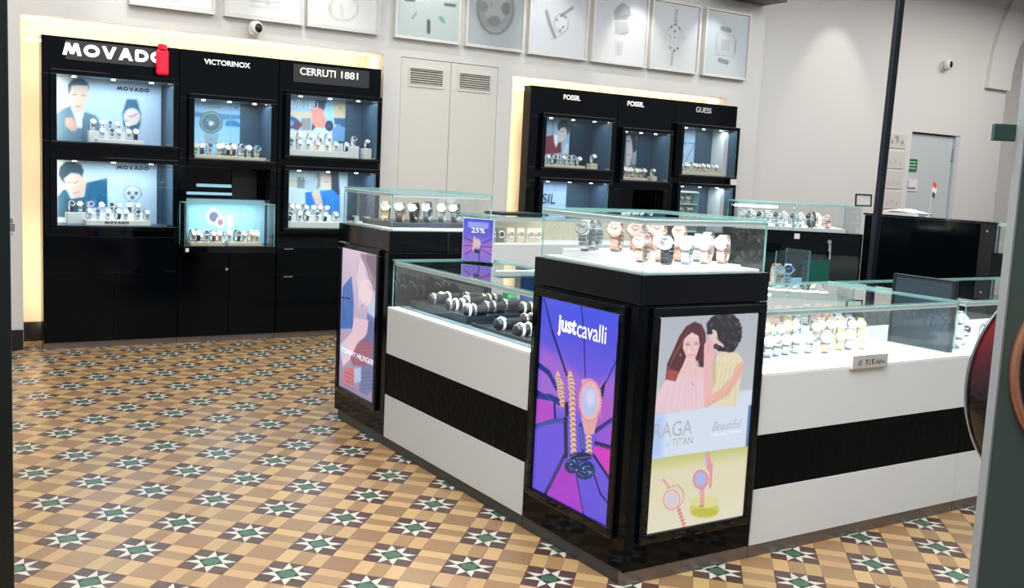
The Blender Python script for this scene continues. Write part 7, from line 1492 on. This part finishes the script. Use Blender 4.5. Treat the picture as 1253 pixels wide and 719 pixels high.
# ---- rear right unit with case
ang = math.atan2(5.0-5.5, 6.32-5.63); RM = Matrix.Translation((5.63, 5.50, 0)) @ Matrix.Rotation(ang, 4, 'Z'); LEN = math.hypot(.69, .5)
def rot_build(mb, name, m, parent, org):
    mb.v = [tuple(RM @ Vector(v)) for v in mb.v]; return mb.build(name, m, parent, org)
og = (5.97, 5.45, 0)
t = thing('display_pillar', 'black cabinet behind the island with keys hanging in its lock', 'display pillar', og)
rot_build(MB().box(-.12, LEN, 0, .5, 0, 1.158), 'body', BLACK2, t, og)
rot_build(MB().box(-.10, LEN-.02, -.012, 0, .06, .99), 'door_panel', mat('dark_green_gloss', (14, 28, 28), .15), t, og)
rot_build(MB().box(-.10, LEN-.02, -.012, 0, 1.0, 1.15), 'drawer_front', BLACK, t, og)
rot_build(MB().box(.34, .38, -.015, -.012, 1.10, 1.14), 'price_tag', PAPER, t, og)
kk = rot_build(MB().cyl((.60, -.012, 1.09), (.60, -.035, 1.09), .016, 12), 'lock', CHROME, t, og)
rot_build(MB().box(.592, .608, -.05, -.036, 1.02, 1.085).box(.602, .612, -.052, -.04, .96, 1.06), 'key', CHROME, kk, og)
og = (5.97, 5.45, 1.1585); t = thing('glass_case', 'glass case of steel watches behind the island with a tube light', 'glass case', og, GP)
rot_build(MB().pane('y', .01, .008, -.10, LEN-.02, 1.1585, 1.355), 'front_pane', [GLASS, EDGE], t, og)
rot_build(MB().pane('y', .48, .008, -.10, LEN-.02, 1.1585, 1.355), 'back_pane', [GLASS, EDGE], t, og)
for x in (-.10, LEN-.028, .33): rot_build(MB().pane('x', x, .008, .02, .48 if x != .33 else .03, 1.1585, 1.355), 'side_pane' if x != .33 else 'pane_joint', [GLASS, EDGE], t, og)
rot_build(MB().pane('z', 1.355, .01, -.10, LEN-.02, .01, .488), 'top_pane', [TOPGLASS, EDGE], t, og)
rot_build(MB().box(-.06, .28, .40, .42, 1.315, 1.332), 'tube_light', LED, t, og)
l = area('case_strip', tuple(RM @ Vector((.35, .3, 1.33))), 6, .7, .05, (.95, .98, 1), (0, 0, ang))
rot_build(MB().box(-.08, LEN-.12, .05, .45, 1.1588, 1.185), 'case_floor', ACRYL, t, (5.97, 5.45, 1.1585))
row('in the case behind the island', 'watches in the rear case', [tuple(RM @ Vector((-.02+.063*k, .11+.07*(k % 2), 1.1852))) for k in range(11)], ['steel', 'steelblue', 'steelblack', 'steel', 'steelblack', 'steel', 'steelblack', 'steel', 'leatherblack', 'gold', 'rosewhite'], rz=ang-.7, scale=1.5, stand=CLEAR)
# tilted dark pole in front of that unit
t = thing('dark_pole', 'tall thin dark pole rising beside the rear glass case to the ceiling', 'pole', (6.345, 4.93, 0))
MB().box(-.03, .03, -.02, .02, 0.0, 4.18).build('shaft', NAVY, t, bevel=.004)
MB().box(-.05, .05, -.04, .04, 0.0, .012).build('foot', SATIN, t)
t.rotation_euler = (0, math.radians(1.35), 0)
t = thing('leaning_frame', 'small black frame standing on the rear glass case beside the pole', 'picture frame', (6.35, 5.18, 1.3655))
b = MB(); M = Matrix.Translation((6.40, 5.16, 1.3655)) @ Matrix.Rotation(-.5, 4, 'Z') @ Matrix.Rotation(-.10, 4, 'X')
f = MB().box(0, .13, 0, .010, 0, .010).box(0, .13, 0, .010, .085, .095).box(0, .010, 0, .010, .010, .085).box(.12, .13, 0, .010, .010, .085); f.v = [tuple(M @ Vector(v)) for v in f.v]; f.build('frame', SATIN, t, (6.35, 5.18, 1.3655))
f = MB().box(.010, .12, .005, .009, .010, .085); f.v = [tuple(M @ Vector(v)) for v in f.v]; f.build('sheet', PAPER, t, (6.35, 5.18, 1.3655))
# black desk partition
og = (7.1, 4.9, 0); t = thing('desk_partition', 'long black glossy desk back in front of the grey door', 'desk', og)
MB().box(7.03, 7.07, 4.37, 5.56, 0, 1.285).build('panel', BLACK2, t, og, bevel=.003)
MB().box(7.03, 7.50, 4.36, 5.58, 1.286, 1.30).build('desk_top', BLACK, t, og, bevel=.003)
MB().box(7.022, 7.03, 4.37, 4.50, .02, 1.28).build('end_panel', SATIN, t, og)
MB().cyl((7.022, 4.44, 1.23), (7.012, 4.44, 1.23), .008, 10).build('bolt', CHROME, t, og)
t = thing('paper_pile', 'white crumpled papers lying on the black desk top', 'papers', (7.12, 5.25, 1.3005))
b = MB(); nx, ny = 10, 8; hh = [[.022+.022*random.random()*(1 if 0 < i < nx-1 and 0 < j < ny-1 else .2) for j in range(ny)] for i in range(nx)]
for i in range(nx):
    for j in range(ny): b.v.append((7.06+.02*i, 5.06+.052*j, 1.302+hh[i][j]+(.010 if 2 < j < 6 else 0)))
for i in range(nx-1):
    for j in range(ny-1): b.f.append((i*ny+j, (i+1)*ny+j, (i+1)*ny+j+1, i*ny+j+1)); b.m.append(0)
b.build('top_sheet', PAPER, t, (7.12, 5.25, 1.3005))
MB().box(7.06, 7.24, 5.07, 5.42, 1.3003, 1.322).build('sheet_stack', PAPER, t, (7.12, 5.25, 1.3005))
t = thing('flag', 'small paper tricolour flag on a white stick on the black desk', 'flag', (7.12, 5.02, 1.3005))
MB().cyl((7.12, 5.02, 1.3005), (7.13, 5.015, 1.56), .0035, 8).build('stick', PAPER, t, (7.12, 5.02, 1.3005))
MB().cyl((7.12, 5.02, 1.3003), (7.12, 5.02, 1.308), .025, 14).build('flag_foot', PAPER, t, (7.12, 5.02, 1.3005))
for nm, c, z0, z1, yy in (('saffron_band', (224, 98, 62), 1.545, 1.585, .0), ('white_band', (232, 230, 226), 1.505, 1.545, -.008), ('green_band', (40, 96, 72), 1.465, 1.505, .004)):
    b = MB(); b.prism([(5.018, z0), (4.985+yy, z0-.016), (4.982+yy, z1-.016), (5.014, z1)], 7.126, 7.128, axis='x'); b.build(nm, mat('flag_'+nm, c, .7), t, (7.12, 5.02, 1.3005))
# far small case at the right edge
og = (7.2, 4.0, 0); t = thing('display_pillar', 'black pillar at the right edge behind the far right counter', 'display pillar', og)
MB().box(6.95, 7.4, 3.70, 4.35, 0, 1.08).build('body', BLACK, t, og, bevel=.004)
glass_case('small glass case at the right edge beyond the desk', 6.96, 7.38, 3.72, 4.33, 1.0805, 1.30, GP, led=4)
row('in the small right edge case', 'watches in the right edge case', [(7.05, 4.26-.12*k, 1.0807) for k in range(3)], ['steel', 'steelblue', 'steel'], rz=-1.0, scale=1.7)
# clear and green acrylic blocks behind the corner case
t = thing('acrylic_stand', 'tall clear acrylic watch stand behind the right counter case', 'display stand', (5.0, 4.4, 0))
MB().box(4.72, 5.12, 4.35, 4.65, 0, .86).build('pedestal', WHITE, t, (5.0, 4.4, 0))
b = MB().pane('y', 4.40, .008, 4.76, 5.07, .8605, 1.09).pane('x', 5.062, .008, 4.41, 4.6, .8605, 1.09); b.build('clear_panel', [glass_mat('blue_glass', (.55, .72, .84)), EDGE], t, (5.0, 4.4, 0))
row('behind the clear acrylic stand', 'watches on the acrylic stand', [(4.88, 4.50, .8602), (4.98, 4.50, .8602)], ['gold', 'steelblue'], rz=-.5, scale=1.9)
t = thing('green_acrylic_panel', 'dark green acrylic panel beside the clear acrylic stand', 'panel', (5.38, 4.6, 0))
MB().box(5.20, 5.55, 4.55, 4.85, 0, .86).build('pedestal', WHITE, t, (5.38, 4.6, 0))
MB().box(5.22, 5.475, 4.58, 4.59, .8605, 1.01).build('panel', mat('green_acrylic', (14, 92, 78), .15), t, (5.38, 4.6, 0))

# ================================================================ CAMERAS, SPOTS
def dome(x, y, z, lb, yaw, s=1.0):
    t = thing('security_camera', lb, 'security camera', (x, y, z), 'small white wall cameras')
    MB().cyl((x, y, z-.03), (x, y-.03, z-.03), .045*s, 18).build('mount', mat('camera_white', (228, 228, 226), .4), t, (x, y, z))
    M = Matrix.Translation((x, y-.07, z)) @ Matrix.Rotation(yaw, 4, 'Z') @ Matrix.Rotation(PI/2, 4, 'X')
    MB().lathe([(.0, -.05), (.035*s, -.045), (.055*s, -.02), (.06*s, .0), (.055*s, .03), (.04*s, .042), (.036*s, .042)], 20, 0, M).build('housing', MATS['camera_white'], t, (x, y, z), smooth=True)
    MB().lathe([(.036*s, .038), (.036*s, .045), (.028*s, .050), (0, .050)], 18, 0, M).build('lens', DIALK, t, (x, y, z), smooth=True)
dome(2.655, 8.25, 2.55, 'white wall camera above the left black cabinets', .35)
dome(11.98, 8.45, 3.17, 'white wall camera high on the wall above the grey door', .2, 1.25)
for k, (x, tx, p) in enumerate(((7.62, 7.6, 16), (6.48, 6.6, 24), (5.35, 5.6, 16), (4.2, 4.3, 20), (3.0, 3.1, 24), (1.8, 1.9, 24))):  # the two leftmost spots are unseen, added to brighten the pale prints
    t = thing('ceiling_spot', ('white ceiling spotlight above the rightmost framed print', 'white ceiling spotlight above the slim pendant watch print', 'white ceiling spotlight above the open bangle print', 'white ceiling spotlight above the hour mark print', 'white ceiling spotlight above the third pale print', 'white ceiling spotlight above the leftmost pale print')[k], 'spotlight', (x, 7.75, 3.46), 'ceiling spotlights over the prints')
    MB().cyl((x, 7.75, 3.42), (x, 7.75, 3.56), .045, 18).build('spot_body', WHITE, t, (x, 7.75, 3.46))
    MB().cyl((x, 7.75, 3.56), (x, 7.75, 4.2), .008, 8).build('stem', WHITE, t, (x, 7.75, 3.46))
    MB().cyl((x, 7.75, 3.418), (x, 7.75, 3.412), .036, 18).build('lamp_face', LED, t, (x, 7.75, 3.46))
    spot('print_spot', (x, 7.75, 3.40), (tx, 8.25, 2.75), p, math.radians(70), (1, .96, .9))
t = thing('ceiling_spot', 'white ceiling spotlight washing the plain wall left of the pole', 'spotlight', (9.85, 7.7, 4.05), 'ceiling spotlights over the prints')
MB().cyl((9.85, 7.7, 4.0), (9.85, 7.7, 4.2), .05, 18).build('spot_body', WHITE, t, (9.85, 7.7, 4.05))
MB().cyl((9.85, 7.7, 3.998), (9.85, 7.7, 3.992), .04, 18).build('lamp_face', LED, t, (9.85, 7.7, 4.05))
spot('wall_spot', (9.85, 7.7, 3.98), (9.85, 8.45, 2.4), 34, math.radians(62), (1, .95, .86))

# ================================================================ NEAR OBJECTS
# black door edge at the left
t = thing('door_3', None, None, (0, 2.75, 0)); t['kind'] = 'structure'
MB().box(-.9, .285, 2.72, 2.78, 0, 4.19).build('door_leaf', mat('door_black', (10, 20, 20), .3), t, (0, 2.75, 0), bevel=.004)
MB().cyl((.285, 2.75, 1.322), (.293, 2.75, 1.322), .006, 10).box(.2855, .297, 2.743, 2.757, 1.296, 1.315).cyl((.291, 2.745, 1.296), (.291, 2.745, 1.285), .0012, 6).build('door_latch', CHROME, t, (0, 2.75, 0))
# advertising panel at the right edge
e = Vector((1.50, .905, 0)); w = Vector((.8, -.6, 0)); n = Vector((.6, .8, 0))
PMt = Matrix(((w.x, n.x, 0, e.x), (w.y, n.y, 0, e.y), (0, 0, 1, 0), (0, 0, 0, 1)))
def pb(mb, name, m, parent, smooth=False, bevel=0):
    mb.v = [tuple(PMt @ Vector(v)) for v in mb.v]; return mb.build(name, m, parent, tuple(e), smooth=smooth, bevel=bevel)
t = thing('advertising_panel', 'tall grey green panel at the right edge with a copper ring', 'display panel', tuple(e))
pb(MB().box(.002, .75, 0, .028, 0, 2.1), 'panel_board', mat('panel_green_grey', (80, 98, 90), .55), t)
pb(MB().box(-.001, .002, -.001, .03, 0, 2.1), 'edge_strip', mat('panel_edge', (150, 158, 160), .4), t)
CZ = 1.235
M = Matrix.Translation((.200, 0, 1.235)) @ Matrix.Rotation(PI/2, 4, 'X')
COP = mat('copper_ring', (206, 146, 116), .3, metal=.6)
rg = pb(MB().lathe([(.172, 0), (.186, 0), (.186, .010), (.179, .014), (.172, .010)], 64, 0, M, closed=True), 'copper_ring', COP, t, smooth=True)
pb(MB().lathe([(0, .001), (.1715, .001), (.1715, .004), (0, .006)], 64, 0, M), 'dark_face', mat('ring_face', (20, 14, 16), .15), rg)
t = thing('glitter_disc', 'large glossy dark red disc with glitter behind the grey panel edge', 'ornament', tuple(PMt @ Vector((.226, .12, 1.178-.235))))
og = tuple(PMt @ Vector((.226, .12, 1.178-.235)))
M2 = PMt @ Matrix.Translation((.226, .12, 1.178)) @ Matrix.Rotation(PI/2, 4, 'X')
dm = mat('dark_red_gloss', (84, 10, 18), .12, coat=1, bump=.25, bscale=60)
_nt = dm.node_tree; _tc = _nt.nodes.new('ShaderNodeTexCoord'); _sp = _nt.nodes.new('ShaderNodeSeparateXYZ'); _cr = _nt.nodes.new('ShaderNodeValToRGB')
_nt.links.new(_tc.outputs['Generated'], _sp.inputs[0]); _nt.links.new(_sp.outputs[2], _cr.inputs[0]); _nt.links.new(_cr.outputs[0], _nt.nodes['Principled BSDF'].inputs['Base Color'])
_cr.color_ramp.elements[0].position = .45; _cr.color_ramp.elements[0].color = (.004, .002, .003, 1); _cr.color_ramp.elements[1].position = .72; _cr.color_ramp.elements[1].color = (.16, .008, .014, 1)  # reflected red on the upper part is painted in, fading to black below
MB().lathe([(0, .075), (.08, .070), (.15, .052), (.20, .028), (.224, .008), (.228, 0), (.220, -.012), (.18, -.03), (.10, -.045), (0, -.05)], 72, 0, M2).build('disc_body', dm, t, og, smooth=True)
MB().lathe([(.2285, -.004), (.231, -.003), (.231, .003), (.2285, .004)], 72, 0, M2, closed=True).build('silver_rim', CHROME, t, og, smooth=True)
gl = MB()
for k in range(60):
    a = random.uniform(1.9, 3.6); r = random.uniform(.16, .215); hgt = .052-(r-.15)/(.05)*.024 if r < .20 else .028-(r-.20)/.024*.02
    c = M2 @ Vector((r*math.cos(a), r*math.sin(a), hgt+.0005)); gl.cyl(c, c+(M2.to_3x3() @ Vector((0, 0, .0012))), .0012, 6)
go = gl.build('glitter', CHROME, t, og); go['kind'] = 'stuff'
MB().cyl(PMt @ Vector((.226, .12, 0)), PMt @ Vector((.226, .12, 1.178-.225)), .012, 12).cyl(PMt @ Vector((.226, .12, 0)), PMt @ Vector((.226, .12, .012)), .09, 24).build('stand', SATIN, t, og)
pb(MB().box(-.034, .30, .030, .042, 1.585, 1.6115), 'header_bar', mat('bar_green', (56, 82, 78), .5), bpy.data.objects['advertising_panel'], bevel=.001)
